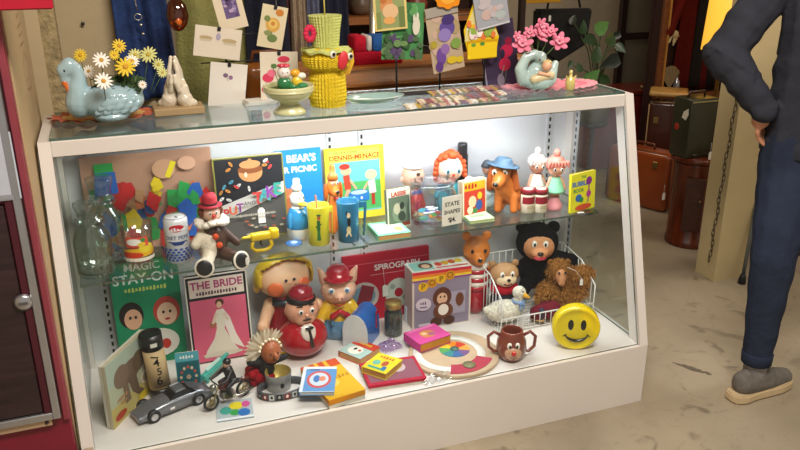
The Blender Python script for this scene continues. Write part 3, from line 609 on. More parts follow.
# plush-like figures lying behind the dog
for (px, py, lab) in ((488, 163, 'left of the two small dolls with grey caps lying on blue cloth'), (501, 161, 'right of the two small dolls with grey caps lying on blue cloth')):
    p = at(px, py, y=.47); hh = p.z - SH + .01; o = thing('capped_doll', lab, 'doll', (p.x, .47, SH), 0)
    mb = MB(); mb.cap((0, 0, .022), (0, 0, hh * .55), .021, .016, gloss('#2f7d9c')); mb.build('coat', o)
    mb = MB(); mb.ell((0, 0, hh * .78), (.017, .017, .02), skin('#d9a284')); mb.build('head', o); face(o, (0, 0, hh * .78), (.017, .017, .02), er=.12)
    mb = MB(); mb.lathe([(.021, hh * .84), (.021, hh * .87), (.013, hh * .96), (.001, hh)], M('#4a5058', .6), n=16); mb.build('cap', o)
l = at(480, 195, y=.43); mb = MB(); mb.cap((0, 0, .03), (.05, 0, .033), .028, .03, cloth('#bcd9e2')); mb.cap((.01, -.01, .055), (.055, .0, .06), .018, .02, cloth('#d8e9ee')); tag(mb.build('folded_cloth', voxel=.003, loc=(l.x, .425, SH)), 'pale blue soft cloth bundle behind the small red toy box', 'cloth')

# orange dog with blue hat
l, w, h = fit(490, 527, 160, 214, SH); l.y += .03; H = h; OB = M('#c9702a', .42, 0, .1, 80)
o = thing('orange_dog_toy', 'orange vinyl dog bank with drooping ears and grey-blue hat', 'toy dog', l, R(-28))
mb = U(H); mb.cap((.12, .1, .3), (0, 0, .42), .22, .17, OB); mb.cap((.05, 0, .45), (-.05, -.05, .62), .15, .16, OB)
for sx in (-1, 1): mb.cap((sx * .13 + .05, -.05, .3), (sx * .14 + .05, -.12, .06), .08, .07, OB); mb.cap((sx * .15 + .14, .14, .2), (sx * .17 + .12, .06, .06), .12, .08, OB)
mb.cap((-.05, -.1, .68), (-.12, -.3, .58), .14, .1, OB); mb.ell((-.04, 0, .72), (.17, .17, .17), OB); mb.build('dog_body', o, voxel=.0028)
for sx in (-1, 1):
    mb = U(H); mb.cap((sx * .19 - .03, .02, .75), (sx * .23 - .02, -.02, .45), .06, .08, M('#b85c1e', .45)); mb.build('ear', o)
    mb = U(H); mb.ell((sx * .09 - .08, -.17, .75), (.05, .03, .06), gloss('#f0ece0')); mb.ell((sx * .09 - .085, -.195, .745), (.022, .015, .03), gloss('#141210')); mb.build('eye', o)
mb = U(H); mb.ell((-.15, -.4, .6), (.05, .04, .04), gloss('#141210')); mb.build('nose', o)
mb = U(H); mb.T = mb.T @ Tr(-.03, 0, .83, -6, 8, 0); mb.lathe([(.001, 0), (.28, 0), (.3, .015), (.28, .03), (.17, .03), (.16, .1), (.12, .15), (.001, .17)], M('#4d6a82', .6), n=24); mb.build('hat', o)
l2 = at(482, 210, z=SH); mb = MB(); mb.ell((0, 0, .012), (.018, .026, .012), M('#1a1818', .4)); mb.ell((0, -.012, .014), (.016, .02, .014), M('#1a1818', .4)); tag(mb.build('black_boot', loc=at(487, 208, z=SH) + Vector((0, .04, 0))), 'tiny black doll boot beside the orange dog', 'boot')

# twin squeaky dolls
def squeak(label, x0, x1, yt, yb, hair, dress, base, rz):
    l, w, h = fit(x0, x1, yt, yb, SH, rnd=True); l.y += .02; o = thing('squeaky_doll', label, 'doll', l, R(rz)); r = h * .16
    sk = skin('#e8ab8e')
    mb = MB(); mb.lathe([(r * .75, 0), (r * .85, h * .03), (r * .8, h * .1), (r * .55, h * .16), (r * .5, h * .22)], base, n=20); mb.build('base', o)
    mb = MB(); 
    for s_ in (-1, 1): mb.cap((s_ * r * .25, 0, h * .3), (s_ * r * .28, 0, h * .15), r * .26, r * .26, sk); mb.cap((s_ * r * .5, 0, h * .52), (s_ * r * .95, -r * .2, h * .36), r * .2, r * .16, sk)
    mb.cap((0, 0, h * .3), (0, 0, h * .5), r * .5, r * .4, sk); mb.build('torso', o, voxel=.0018)
    mb = MB(); mb.lathe([(r * 1.0, h * .3), (r * .95, h * .33), (r * .6, h * .48), (r * .45, h * .54)], dress, n=20); mb.build('dress', o)
    mb = MB(); mb.ell((0, 0, h * .7), (r * .88, r * .85, h * .15), sk); mb.build('head', o); face(o, (0, 0, h * .67), (r * .88, r * .88, h * .15), sep=.4, er=.15, mouth='#c04038')
    mb = MB(); mb.ell((0, r * .12, h * .74), (r, r * .95, h * .155), hair)
    for i in range(7): mb.cap((r * .3 * (i - 3), -r * .75, h * .8), (r * .34 * (i - 3), -r * .8, h * .735), r * .2, r * .1, hair, 8)
    mb.build('hair', o)
    mb = MB(); mb.ell((0, 0, h * .93), (r * .35, r * .35, h * .07), hair if hair != 0 else hair); mb.build('topknot', o)
squeak('small squeaky doll with white hair, left of the pink-haired one', 530, 550, 150, 207, M('#e8dcd4', .5), M('#ece6dc', .5), M('#e6b8a4', .5), -8)
squeak('squeaky doll with pink hair, mint green dress and pink pedestal', 549, 569, 152, 212, M('#e08878', .5), M('#8fd4b0', .5), M('#e89aa4', .5), -14)
for i, (x0, x1, lab) in enumerate(((524, 539, 'left of the two little cream tubs with dark red tops'), (537, 552, 'right of the two little cream tubs with dark red tops'))):
    l, w, h = fit(x0, x1, 192, 215, SH, rnd=True); r = w / 2; l.y += r; o = thing('small_tub', lab, 'tub', l)
    mb = MB(); mb.lathe([(r * .85, 0), (r * .9, h * .02), (r * .96, h * .78), (r * .9, h * .8)], M('#e6dcc4', .5), n=20); wrapped(mb, r * 2.4, h * .7, r * .935, [('r', 0, .5, 1, .95, '#8c1f2c'), ('r', .3, .2, .7, .4, '#b8a888')], h * .05); mb.build('tub_body', o)
    mb = MB(); mb.lathe([(r, h * .8), (r, h * .96), (r * .94, h), (.001, h * .99)], M('#8c1f2c', .35), n=20); mb.lathe([(.001, h * 1.), (r * .7, h * 1.)], M('#d8cdb8', .4), n=20, cap=False); mb.build('lid', o)

# yellow bubble book
f = fit(570, 599, 175, 212, SH)
cardbox('record_book', 'book', 'small square yellow book with purple and blue cartoon figures, right end of the shelf', f, .012, '#e6de2c', [('t', 'THE', .5, .88, .1, '#2c8a4c', 'CENTER', .03), ('t', 'BUBBLE', .36, .72, .17, '#2c6ab8', 'CENTER', .04), ('t', 'BOOK', .3, .55, .13, '#2c8a4c', 'CENTER', .03), ('e', .72, .76, .12, .11, '#8a2c8c'), ('l', .72, .66, .72, .45, .04, '#8a2c8c'), ('e', .72, .42, .1, .09, '#b03a8c'), ('e', .3, .36, .13, .1, '#2c6ab8'), ('e', .42, .3, .08, .07, '#2c8a4c'), ('l', .72, .36, .68, .2, .03, '#8a2c8c'), ('e', .5, .1, .34, .08, '#d0502c')], 3, 14, kind='book')
l = at(583, 214, z=SH); mb = MB(); mb.prism([(-.012, 0), (.012, 0), (.014, .01), (-.01, .012)], .001, M('#eceae4', .7)); tag(mb.build('price_ticket', loc=at(583, 216, z=SH) + Vector((0, .01, 0))), 'white price ticket lying at the front of the yellow square book', 'ticket')
# ================================================================== CASE FLOOR, LEFT AND MIDDLE
Z = ZL
def stand(name, cat, label, N, F, h, t, col, items, side=None, z=Z):
    A = at(*N, z=z); B = at(*F, z=z); w = (B - A).length; rz = math.atan2((B - A).y, (B - A).x)
    o = cardbox(name, cat, label, (((A + B) / 2).to_tuple()[:2] + (z,), w, h), t, col, items, 0, 0, None, side); o.rotation_euler = (0, 0, rz); return o
# animal board game box set obliquely
o = stand('board_game', 'board game', 'tall worn green and tan box with a brown elephant, far left of case floor', (112, 427), (152, 385), .2, .022, '#a9a98c',
    [('r', 0, 0, 1, 1, '#aeb398'), ('r', 0, .62, 1, 1, '#a7b5a5'), ('r', 0, 0, 1, .3, '#b9a865'), ('e', .52, .62, .26, .17, '#6f5c4c'), ('e', .3, .66, .17, .17, '#7b6756'), ('e', .72, .66, .15, .16, '#64523f'), ('p', [(.42, .55), (.62, .55), (.66, .25), (.8, .12), (.7, .08), (.5, .28)], '#6a5645'), ('p', [(.3, .5), (.42, .5), (.45, .2), (.32, .2)], '#77624f'),
     ('r', .62, .02, 1, .14, '#d0b428'), ('e', .84, .34, .14, .11, '#c9bfa6'), ('e', .84, .32, .09, .07, '#93826a'), ('e', .18, .12, .13, .06, '#a8402a'), ('b', 6, .26, .36, .07, '#b98a58'), ('b', 4, .28, .28, .07, '#b98a58')], side='#b7ae92')
# magic face game
f = fit(107, 178, 262, z=Z, y=.47)
cardbox('board_game', 'board game', 'large green game box with two cartoon faces and white title, rear left', f, .035, '#1f8a5f',
    [('r', 0, 0, 1, 1, '#1f8a5f'), ('t', 'MAGIC', .48, .95, .1, '#dfe8dc', 'CENTER', .015), ('t', 'STAY-ON', .48, .84, .125, '#eef2ea', 'CENTER', .02), ('b', 12, .5, .74, .05, '#c9d86a'), ('e', .24, .5, .18, .13, '#2a201c'), ('e', .26, .46, .13, .1, '#e3ab8c'), ('e', .76, .5, .2, .14, '#c2463c'), ('e', .76, .47, .15, .11, '#efc3a8'), ('e', .71, .49, .02, .015, '#222222'), ('e', .81, .49, .02, .015, '#222222'), ('e', .76, .42, .04, .012, '#c03030'), ('e', .22, .48, .02, .015, '#222222'), ('e', .3, .48, .02, .015, '#222222'),
     ('e', .6, .2, .3, .14, '#e8e2d8'), ('e', .55, .22, .06, .05, '#2f63b8'), ('e', .7, .18, .07, .05, '#c83a2c'), ('r', .1, .05, .4, .25, '#3aa376'), ('e', .5, .3, .05, .03, '#e0c63c')], 5)
# tube
l, w, h = fit(146, 168, 334, 398, Z, rnd=True); r = w / 2; l.y += r; o = thing('cardboard_tube', 'cream tube with black end caps and handwritten numbers, standing behind the silver car', 'tube', l); o.rotation_euler = (0, R(-3), 0)
mb = MB(); mb.lathe([(r * .97, h * .14), (r * .97, h * .78)], M('#bda276', .6), n=28)
wrapped(mb, r * 2, h * .6, r * .97, [('t', '4', .5, .72, .3, '#1b1712', 'CENTER', .01), ('t', '5', .56, .48, .26, '#1b1712', 'CENTER', .01), ('t', '6', .5, .24, .3, '#1b1712', 'CENTER', .01), ('l', .3, .9, .62, .86, .03, '#1b1712'), ('r', .2, .02, .8, .06, '#8a7450')], h * .16, R(5)); mb.build('tube_body', o)
for a, b in ((0, .15), (.77, 1)): mb = MB(); mb.lathe([(r, h * a + .0005), (r, h * b), (r * .85, h * b), (r * .8, h * (b - .01)), (.001, h * (b - .01))], M('#161412', .35), n=28); mb.build('end_cap', o)
mb = MB(); wrapped(mb, r * .6, h * .06, r * 1.0, [('r', 0, 0, 1, 1, '#dcd8cc')], h * .84, R(8)); mb.build('price_sticker', o)
# small teal card box
f = fit(175, 199, 351, 391, Z)
cardbox('card_box', 'box', 'small teal box with a ring of charms pictured on it, left of the bride box', f, .012, '#2f7f8c', [('r', 0, .8, 1, 1, '#59a9b8'), ('b', 5, .5, .9, .1, '#e6f0f0'), ('r', .05, .05, .95, .78, '#23606a')] + [('e', .5 + .32 * math.cos(2 * PI * i / 12), .42 + .24 * math.sin(2 * PI * i / 12), .06, .04, ['#d8c4a8', '#b85a4c'][i % 2]) for i in range(12)] + [('e', .5, .42, .1, .06, '#b9a58a')], 2, -6)
# bride box
f = fit(184, 248, 276, z=Z, y=.40)
cardbox('paper_doll_box', 'box', 'pink and black bride box showing a white wedding gown, standing behind the motorcycle', f, .03, '#221f22',
    [('r', 0, 0, 1, 1, '#e8dcd0'), ('r', .02, .015, .98, .985, '#262226'), ('r', .06, .76, .94, .96, '#e7d2c4'), ('r', .05, .03, .95, .73, '#d9607c'), ('t', 'THE BRIDE', .5, .885, .115, '#b04a72', 'CENTER', .03), ('b', 14, .5, .8, .05, '#5a3a48'),
     ('p', [(.46, .6), (.56, .6), (.6, .5), (.56, .38), (.66, .22), (.78, .1), (.7, .07), (.2, .07), (.24, .15), (.38, .28), (.44, .4), (.4, .5)], '#e2d6c4'), ('p', [(.55, .62), (.66, .5), (.74, .3), (.86, .12), (.66, .2), (.58, .4)], '#ecdfd4'), ('e', .51, .66, .05, .045, '#d9a98c'), ('e', .52, .68, .07, .04, '#5a3626'), ('e', .51, .655, .04, .035, '#e0b496'), ('e', .38, .44, .06, .035, '#b06a50'), ('l', .45, .56, .38, .45, .03, '#e0c8b4'), ('l', .57, .56, .63, .47, .03, '#e0c8b4'), ('e', .5, .1, .33, .03, '#d8cab8')], 7)
# silver toy car
A = at(138, 428, z=Z); B = at(206, 401, z=Z); Lc = (B - A).length * 1.08; rz = math.atan2((B - A).y, (B - A).x)
o = thing('toy_car', 'silver plastic toy coupe with black windows in the front left corner', 'toy car', ((A + B) / 2) + Vector((-.004, .05, 0)), rz); SV = M('#77797e', .28, .55, coat=.5); W2 = Lc * .34
mb = MB(); NS = 17; pr = []   # lower body: hood at -x, sections across
def carh(t): return .055 * 1.0 * (1 - .55 * max(0, (.3 - t) / .3) ** 1.5) * (1 - .25 * max(0, (t - .75) / .25) ** 2)
V = []; Fc = []; ring = 10
for i in range(NS):
    t = i / (NS - 1); x = (t - .5) * Lc; wd = W2 / 2 * (1 - .16 * abs(2 * t - 1) ** 3); hh = Lc * (.2 if .12 < t < .9 else .17) * (.62 + .38 * math.sin(PI * min(1, t / .45) / 2)) * (1 if t < .85 else 1 - (t - .85) * 1.2); z0_ = Lc * .05
    for j in range(ring):
        a = PI * j / (ring - 1); yy = math.copysign(abs(math.cos(a)) ** .45, math.cos(a)) * wd; zz = z0_ + (hh - z0_) * math.sin(a) ** .5
        V.append((x, yy, zz))
    V.append((x, 0, z0_))
n_ = ring + 1
for i in range(NS - 1):
    for j in range(n_): Fc.append((i * n_ + j, i * n_ + (j + 1) % n_, (i + 1) * n_ + (j + 1) % n_, (i + 1) * n_ + j))
Fc += [tuple(range(n_)), tuple(reversed(range((NS - 1) * n_, NS * n_)))]
mb.add(V, Fc, SV, True); mb.build('car_body', o)
mb = MB(); c_ = Lc
mb.add([(-.1 * c_, -.13 * c_, .17 * c_), (-.1 * c_, .13 * c_, .17 * c_), (.34 * c_, .13 * c_, .17 * c_), (.34 * c_, -.13 * c_, .17 * c_), (.04 * c_, -.1 * c_, .255 * c_), (.04 * c_, .1 * c_, .255 * c_), (.16 * c_, .1 * c_, .258 * c_), (.16 * c_, -.1 * c_, .258 * c_)],
       [(0, 3, 2, 1), (4, 5, 6, 7), (0, 1, 5, 4), (1, 2, 6, 5), (2, 3, 7, 6), (3, 0, 4, 7)], M('#17181b', .12, coat=.5)); mb.build('windows', o)
mb = MB(); mb.box((.1 * c_, 0, .26 * c_), (.15 * c_, .2 * c_, .014 * c_), SV, .004); mb.build('roof', o)
mb = MB()
for i in range(6): mb.box((.24 * c_ + .022 * c_ * i, 0, (.245 - .009 * i) * c_), (.012 * c_, .19 * c_, .008 * c_), SV)
mb.build('rear_louvre', o)
for sx in (-.31, .3):
    for sy in (-1, 1):
        wl = MB(); wl.T = Tr(sx * c_, sy * W2 * .47, .085 * c_, 90, 0, 0); wl.lathe([(.001, -.03 * c_), (.085 * c_, -.028 * c_), (.085 * c_, .028 * c_), (.05 * c_, .03 * c_), (.001, .03 * c_)], M('#121214', .5), n=20); tw = wl.build('wheel', o)
        hb = MB(); hb.T = Tr(sx * c_, sy * W2 * .47, .085 * c_, 90, 0, 0); hb.lathe([(.001, .031 * c_ * -sy), (.05 * c_, .032 * c_ * -sy), (.045 * c_, .036 * c_ * -sy), (.001, .036 * c_ * -sy)] if sy < 0 else [(.001, -.032 * c_), (.05 * c_, -.032 * c_), (.045 * c_, -.036 * c_), (.001, -.036 * c_)], M('#c8c9cc', .2, .9), n=16); hb.build('hubcap', tw)
mb = MB(); mb.box((-.06 * c_, -W2 * .5, .1 * c_), (.06 * c_, .002, .03 * c_), M('#e8e6e0', .6)); mb.build('price_sticker', o)

# toy motorcycle and rider
A = at(207, 415, z=Z); B = at(248, 396, z=Z); Lb = (B - A).length * 1.1; rz = math.atan2((B - A).y, (B - A).x); rw = Lb * .17
o = thing('toy_motorcycle', 'toy motorcycle with gold spoked wheels and dark red tank', 'toy motorcycle', (A + B) / 2 + Vector((0, .025, 0)), rz); BK = M('#18171a', .4); GD = M('#a99a6c', .25, .8)
for x in (-.36, .36):
    T = Tr(x * Lb, 0, rw, 90, 0, 0); w1 = MB(); w1.T = T; w1.tube([(rw * .86 * math.cos(2 * PI * i / 24), rw * .86 * math.sin(2 * PI * i / 24), 0) for i in range(24)], rw * .15, BK, 8, True); wo = w1.build('wheel', o)
    w2 = MB(); w2.T = T; w2.tube([(rw * .7 * math.cos(2 * PI * i / 24), rw * .7 * math.sin(2 * PI * i / 24), 0) for i in range(24)], rw * .05, GD, 6, True)
    for i in range(10): a = PI * i / 10; w2.tube([(-rw * .7 * math.cos(a), -rw * .7 * math.sin(a), 0), (rw * .7 * math.cos(a), rw * .7 * math.sin(a), 0)], rw * .03, GD, 4)
    w2.ell((0, 0, 0), (rw * .18, rw * .18, rw * .25), GD, n=10); w2.build('spokes', wo)
mb = MB()
for sy in (-1, 1): mb.tube([(-.36 * Lb, sy * rw * .35, rw), (-.22 * Lb, sy * rw * .35, rw * 2.9)], rw * .09, GD, 6)
mb.tube([(-.22 * Lb, -rw * 1.3, rw * 3.2), (-.24 * Lb, -rw * .6, rw * 3.1), (-.24 * Lb, rw * .6, rw * 3.1), (-.22 * Lb, rw * 1.3, rw * 3.2)], rw * .08, BK, 6); mb.ell((-.3 * Lb, 0, rw * 2.7), (rw * .4, rw * .4, rw * .4), M('#8c8c80', .2, .8), n=12); mb.build('front_fork', o)
mb = MB(); mb.ell((-.06 * Lb, 0, rw * 2.35), (Lb * .13, rw * .55, rw * .5), gloss('#6a2320')); mb.build('fuel_tank', o)
mb = MB(); mb.box((-.02 * Lb, 0, rw * 1.3), (Lb * .24, rw * .8, rw * .9), M('#7d7a72', .3, .7), .002); mb.lathe([(.001, -.4 * rw), (rw * .5, -.4 * rw), (rw * .5, .4 * rw), (.001, .4 * rw)], M('#7d7a72', .3, .7), T=Tr(-.02 * Lb, 0, rw * 1.2, 90, 0, 0), n=16); mb.build('engine', o)
mb = MB(); mb.tube([(0, -rw * .6, rw * 1.1), (.2 * Lb, -rw * .7, rw * .8), (.5 * Lb, -rw * .75, rw * 1.1)], rw * .14, M('#b0aca0', .2, .9), 8); mb.build('exhaust', o)
mb = MB(); mb.box((.16 * Lb, 0, rw * 2.3), (Lb * .3, rw * .7, rw * .35), BK, .003); mb.cap((.34 * Lb, 0, rw * 2.2), (.47 * Lb, 0, rw * 2.0), rw * .25, rw * .2, gloss('#5a211e')); mb.build('saddle', o)
ro = thing('toy_rider', 'dark toy rider doll seated on the toy motorcycle', 'toy figure', o.location + Vector((0, 0, 0)), rz)
mb = MB(); mb.cap((.12 * Lb, 0, rw * 2.8), (.05 * Lb, 0, rw * 4.1), rw * .55, rw * .6, BK)
for sy in (-1, 1): mb.cap((.05 * Lb, sy * rw * .6, rw * 4.1), (-.08 * Lb, sy * rw * .95, rw * 3.5), rw * .25, rw * .2, BK); mb.cap((-.08 * Lb, sy * rw * .95, rw * 3.5), (-.2 * Lb, sy * rw * .9, rw * 3.3), rw * .2, rw * .16, BK); mb.cap((.12 * Lb, sy * rw * .5, rw * 2.75), (-.06 * Lb, sy * rw * .8, rw * 2.5), rw * .34, rw * .26, BK); mb.cap((-.06 * Lb, sy * rw * .8, rw * 2.5), (0, sy * rw * .75, rw * 1.1), rw * .25, rw * .2, BK)
mb.build('suit', ro, voxel=.0015)
mb = MB(); mb.ell((.03 * Lb, 0, rw * 4.95), (rw * .42, rw * .38, rw * .5), skin('#c9987c')); mb.build('head', ro)
mb = MB(); mb.ell((.045 * Lb, 0, rw * 5.15), (rw * .48, rw * .45, rw * .42), M('#1b1a1d', .3)); mb.build('helmet', ro)
# turquoise pump toy behind the bike
a = at(203, 384, z=Z); b = at(222, 366, z=Z); o = thing('toy_blaster', 'turquoise plastic toy shooter lying behind the motorcycle', 'toy', (a + b) / 2 + Vector((.0, .0, 0)), math.atan2((b - a).y, (b - a).x)); TQ = M('#3aa89a', .35, coat=.3); q = (b - a).length
mb = MB(); mb.box((0, 0, .03), (q * 1.1, .02, .022), TQ, .004); mb.cap((-q * .3, 0, .02), (-q * .35, 0, .008), .008, .007, TQ); mb.cap((q * .5, 0, .034), (q * .72, 0, .036), .008, .007, TQ); mb.build('toy_body', o)
mb = MB(); mb.box((0, 0, .045), (q * .7, .012, .008), M('#b8e0d8', .35), .002); mb.build('barrel', o)
# flat colourful card
o = lying('blister_card', 'card', 'flat blister card with yellow, green and blue dots lying in front of the motorcycle', (215, 420), (252, 415), (214, 401), Z, .003, '#9cb0b8', [('r', 0, 0, 1, 1, '#a9b4b8'), ('e', .25, .5, .16, .2, '#3f9a8c'), ('e', .5, .35, .14, .16, '#3a9a4c'), ('e', .75, .3, .17, .2, '#2c6ab0'), ('e', .55, .7, .2, .2, '#d8c42c'), ('e', .82, .72, .12, .16, '#c8508c'), ('r', 0, 0, 1, .1, '#e4e6e8')])

# feathered head figure on red base
l, w, h = fit(250, 282, 333, 388, Z); l.y += .05; l.x -= .006; H = h
o = thing('feathered_figure', 'brown-faced toy head with cream feather headdress on a red ruffle', 'toy figure', l, R(12))
mb = U(H); rr = random.Random(8)
for i in range(22): a = rr.uniform(0, 2 * PI); q = rr.uniform(.05, .24); mb.ell((q * math.cos(a) - .05, q * math.sin(a) * .8, rr.uniform(.08, .24)), rr.uniform(.07, .11), cloth('#a3121f', .8), n=10)
mb.build('ruffle', o)
mb = U(H); mb.cap((.05, 0, .25), (.05, 0, .45), .16, .12, M('#141114', .7)); mb.cap((.05, 0, .35), (.42, .02, .33), .1, .05, M('#141114', .7)); mb.cap((0, 0, .35), (-.22, 0, .42), .09, .06, M('#141114', .7)); mb.build('black_robe', o, voxel=.0025)
mb = U(H); mb.ell((.12, -.08, .56), (.17, .16, .21), skin('#a8603a')); mb.ell((.13, -.25, .55), (.04, .06, .06), skin('#a8603a')); mb.build('head', o, voxel=.0018)
face(o, Vector((.12, -.08, .56)) * H, (.17 * H, .16 * H, .21 * H), mouth='#7a2018', white=False, er=.09)
for i in range(17):
    a = R(20 + 11 * i); mb = U(H); T = Tr(.08, -.02, .6) @ Euler((0, -a + R(90), 0)).to_matrix().to_4x4() if False else Matrix.Translation((.06, -.02 + .01 * (i % 2), .6)) @ Matrix.Rotation(-(a - PI / 2) - .25, 4, 'Y')
    mb.T = mb.T @ T; mb.prism([(-.01, .12), (-.026, .24), (-.022, .33), (0, .38), (.022, .33), (.026, .24), (.01, .12)], .012, M('#d8cdb4' if i % 3 else '#b9a68a', .8), Matrix(((1, 0, 0, 0), (0, 0, -1, 0), (0, 1, 0, 0), (0, 0, 0, 1)))); mb.build('feather', o)
mb = U(H)
for i in range(9): a = R(10 + 20 * i); mb.ell((.1 + .19 * math.cos(a), -.11, .6 + .2 * math.sin(a)), .028, M('#e8dcc0', .5), n=8)
mb.build('bead_band', o)

# belt coil and metal cup
c_ = at(283, 397, z=Z) + Vector((0, .035, 0)); bw = 25 * mpp(c_)
o = thing('coiled_belt', 'dark patterned belt coiled into an oval ring with red and white motifs', 'belt', c_); n_ = 40; V = []; Fb = []
pts = [(bw * math.cos(2 * PI * i / n_), bw * .62 * math.sin(2 * PI * i / n_)) for i in range(n_)]
mb = MB()
for x, y in pts:
    for k, zz in ((1, 0), (1, .026), (.93, .026), (.93, 0)): V.append((x * k, y * k, zz))
for i in range(n_):
    j = (i + 1) % n_
    for k in range(4): Fb.append((i * 4 + k, j * 4 + k, j * 4 + (k + 1) % 4, i * 4 + (k + 1) % 4))
mb.add(V, Fb, M('#54565a', .35, .3), True)
for i in range(22, 39, 2):
    p0, p1 = Vector(pts[i]), Vector(pts[i + 1]); d_ = (p1 - p0); mid = (p0 + p1) / 2 * 1.004
    T = Matrix.Translation((mid.x, mid.y, .004)) @ Matrix.Rotation(math.atan2(d_.y, d_.x), 4, 'Z') @ Matrix.Translation((-d_.length * .7, 0, 0)) @ FRONT
    art(mb, T, d_.length * 1.4, .018, [('r', 0, 0, 1, 1, ['#8c2420', '#c8c8c4', '#202226'][i // 2 % 3]), ('e', .5, .5, .25, .3, ['#e0dcd4', '#33363a', '#a8a8a4'][i // 2 % 3])])
mb.build('strap', o)
l, w, h = fit(266, 293, 376, 393, Z, rnd=True); r = w / 2; l.y += r
o = thing('tin_cup', 'small silver metal cup with gold inside standing within the coiled belt', 'cup', l)
mb = MB(); mb.lathe([(r * .85, 0), (r * .9, .002), (r, h * .98), (r * .98, h)], M('#9a9a98', .35, .45), n=28, cap=False); mb.add([(r * .85 * math.cos(2 * PI * i / 20), r * .85 * math.sin(2 * PI * i / 20), 0) for i in range(20)], [tuple(reversed(range(20)))], M('#9a9a98', .35, .45)); mb.build('cup_body', o)
mb = MB(); mb.lathe([(r * .975, h), (r * .93, h * .97), (r * .83, h * .1), (.001, h * .07)], M('#a8924a', .35, .4), n=28, cap=False); mb.build('gold_lining', o)
mb = MB(); mb.ell((r * .1, -r * .95, h * .45), (r * .16, r * .06, h * .16), M('#3a3a38', .3, .6)); mb.build('badge', o)

# yellow toy truck-like thing between
l, w, h = fit(248, 286, 333, 353, Z); o = thing('yellow_toy', 'yellow toy with white stripe lying behind the feathered figure', 'toy', (l.x, l.y + .0, Z), R(6)); 
l = at(268, 350, z=Z); o.location = (l.x, .375, Z)
mb = MB(); mb.cap((-.045, 0, .03), (.05, 0, .03), .028, .03, gloss('#e0c81e')); mb.cap((-.02, 0, .045), (.03, 0, .05), .022, .024, gloss('#e0c81e')); mb.build('toy_body', o, voxel=.003)
mb = MB(); mb.tube([(-.06, -.025, .028), (0, -.036, .036), (.06, -.034, .03)], .004, gloss('#eeeae0'), 6); mb.build('stripe', o)

# big blonde vinyl doll
l, w, h = fit(250, 318, 253, z=Z, y=.475); l.x = at(284, 300, y=.475).x; H = h
o = thing('vinyl_girl_doll', 'large vinyl doll with blonde bob, round orange cheeks and red dress', 'doll', l, R(8)); SK = skin('#eab893')
mb = U(H); mb.cap((0, 0, .12), (0, 0, .5), .23, .15, gloss('#a3182a')); mb.cap((-.1, 0, .1), (.1, 0, .1), .17, .17, gloss('#a3182a')); mb.build('dress', o, voxel=.003)
mb = U(H)
for s_ in (-1, 1): mb.cap((s_ * .17, -.02, .47), (s_ * (.27 if s_ < 0 else .33), -.08, .3 if s_ < 0 else .38), .075, .065, SK); mb.ell((s_ * (.29 if s_ < 0 else .35), -.1, .26 if s_ < 0 else .37), (.07, .06, .08), SK)
mb.build('arms', o, voxel=.003)
mb = U(H); mb.lathe([(.2, .49), (.17, .53), (.1, .56), (.08, .55)], gloss('#2a3346', .4), n=24); mb.build('collar', o)
mb = U(H); mb.ell((0, -.01, .745), (.29, .2, .215), SK, n=24); 
for s_ in (-1, 1): mb.ell((s_ * .3, 0, .68), (.04, .03, .06), SK)
mb.build('head', o)
mb = U(H)                                                          # bob: shell over top and back with a centre parting
b = bmesh.new(); bmesh.ops.create_uvsphere(b, u_segments=36, v_segments=26, radius=1)
dl = []
for v in b.verts:
    x, y, z = v.co
    hairline = .42 + .46 * (1 - min(1, abs(x) / .95) ** 1.3) if y < .1 else -.55
    if abs(x) > .8 and y < .1: hairline = -.35
    if z < hairline: dl.append(v)
bmesh.ops.delete(b, geom=dl, context='VERTS'); bmesh.ops.solidify(b, geom=b.faces, thickness=-.06)
mb.bm(b, gloss('#d8b02a', .3), True, Matrix.Translation((0, 0, .765)) @ Matrix.Diagonal((.315, .225, .235, 1)))
for s_ in (-1, 1): mb.cap((s_ * .27, -.02, .85), (s_ * .305, .0, .66), .05, .03, gloss('#d8b02a', .3))
mb.build('hair', o)
for s_ in (-1, 1):
    T = None; mb = U(H); p = Vector((s_ * .155, -.185, .7)); mb.ell(p, (.085, .024, .078), M('#dd6a3c', .4), (0, 0, s_ * 28)); mb.build('cheek', o)
    mb = U(H); mb.ell((s_ * .045, -.212, .79), (.018, .008, .018), gloss('#263248'), n=10); mb.build('eye', o)
mb = U(H); mb.ell((0, -.213, .755), (.012, .01, .01), M('#d99a78', .4), n=8); mb.build('nose', o)
mb = U(H); mb.tube([(-.03, -.205, .655), (0, -.205, .648), (.03, -.205, .655)], .005, M('#c04a34', .4), 6); mb.build('mouth', o)

# pig in red cap
l, w, h = fit(316, 358, 263, z=Z, y=.44); H = h
o = thing('pig_bank', 'vinyl pig in red cap, yellow shirt and blue trousers in front of the red box', 'toy pig', l, R(-12)); PK = skin('#eebfa4')
mb = U(H); mb.cap((-.12, 0, .12), (.12, 0, .12), .17, .17, gloss('#5a8cb0')); mb.cap((0, 0, .15), (0, 0, .26), .22, .2, gloss('#5a8cb0')); mb.build('trousers', o, voxel=.003)
mb = U(H); mb.cap((0, 0, .3), (0, 0, .42), .2, .15, gloss('#e0b428'))
for s_ in (-1, 1): mb.cap((s_ * .14, -.02, .44), (s_ * .24, -.1, .3), .08, .065, gloss('#e0b428'))
mb.build('shirt', o, voxel=.003)
for s_ in (-1, 1): mb = U(H); mb.cap((s_ * .1, -.16, .38), (s_ * .1, -.2, .26), .02, .02, gloss('#5a8cb0')); mb.build('brace', o); mb = U(H); mb.ell((s_ * .25, -.14, .27), .055, PK); mb.build('hand', o)
mb = U(H)
for s_ in (-1, 1): mb.cap((0, -.19, .43), (s_ * .09, -.2, .37), .03, .045, gloss('#b01a28'), 8)
mb.build('bow', o)
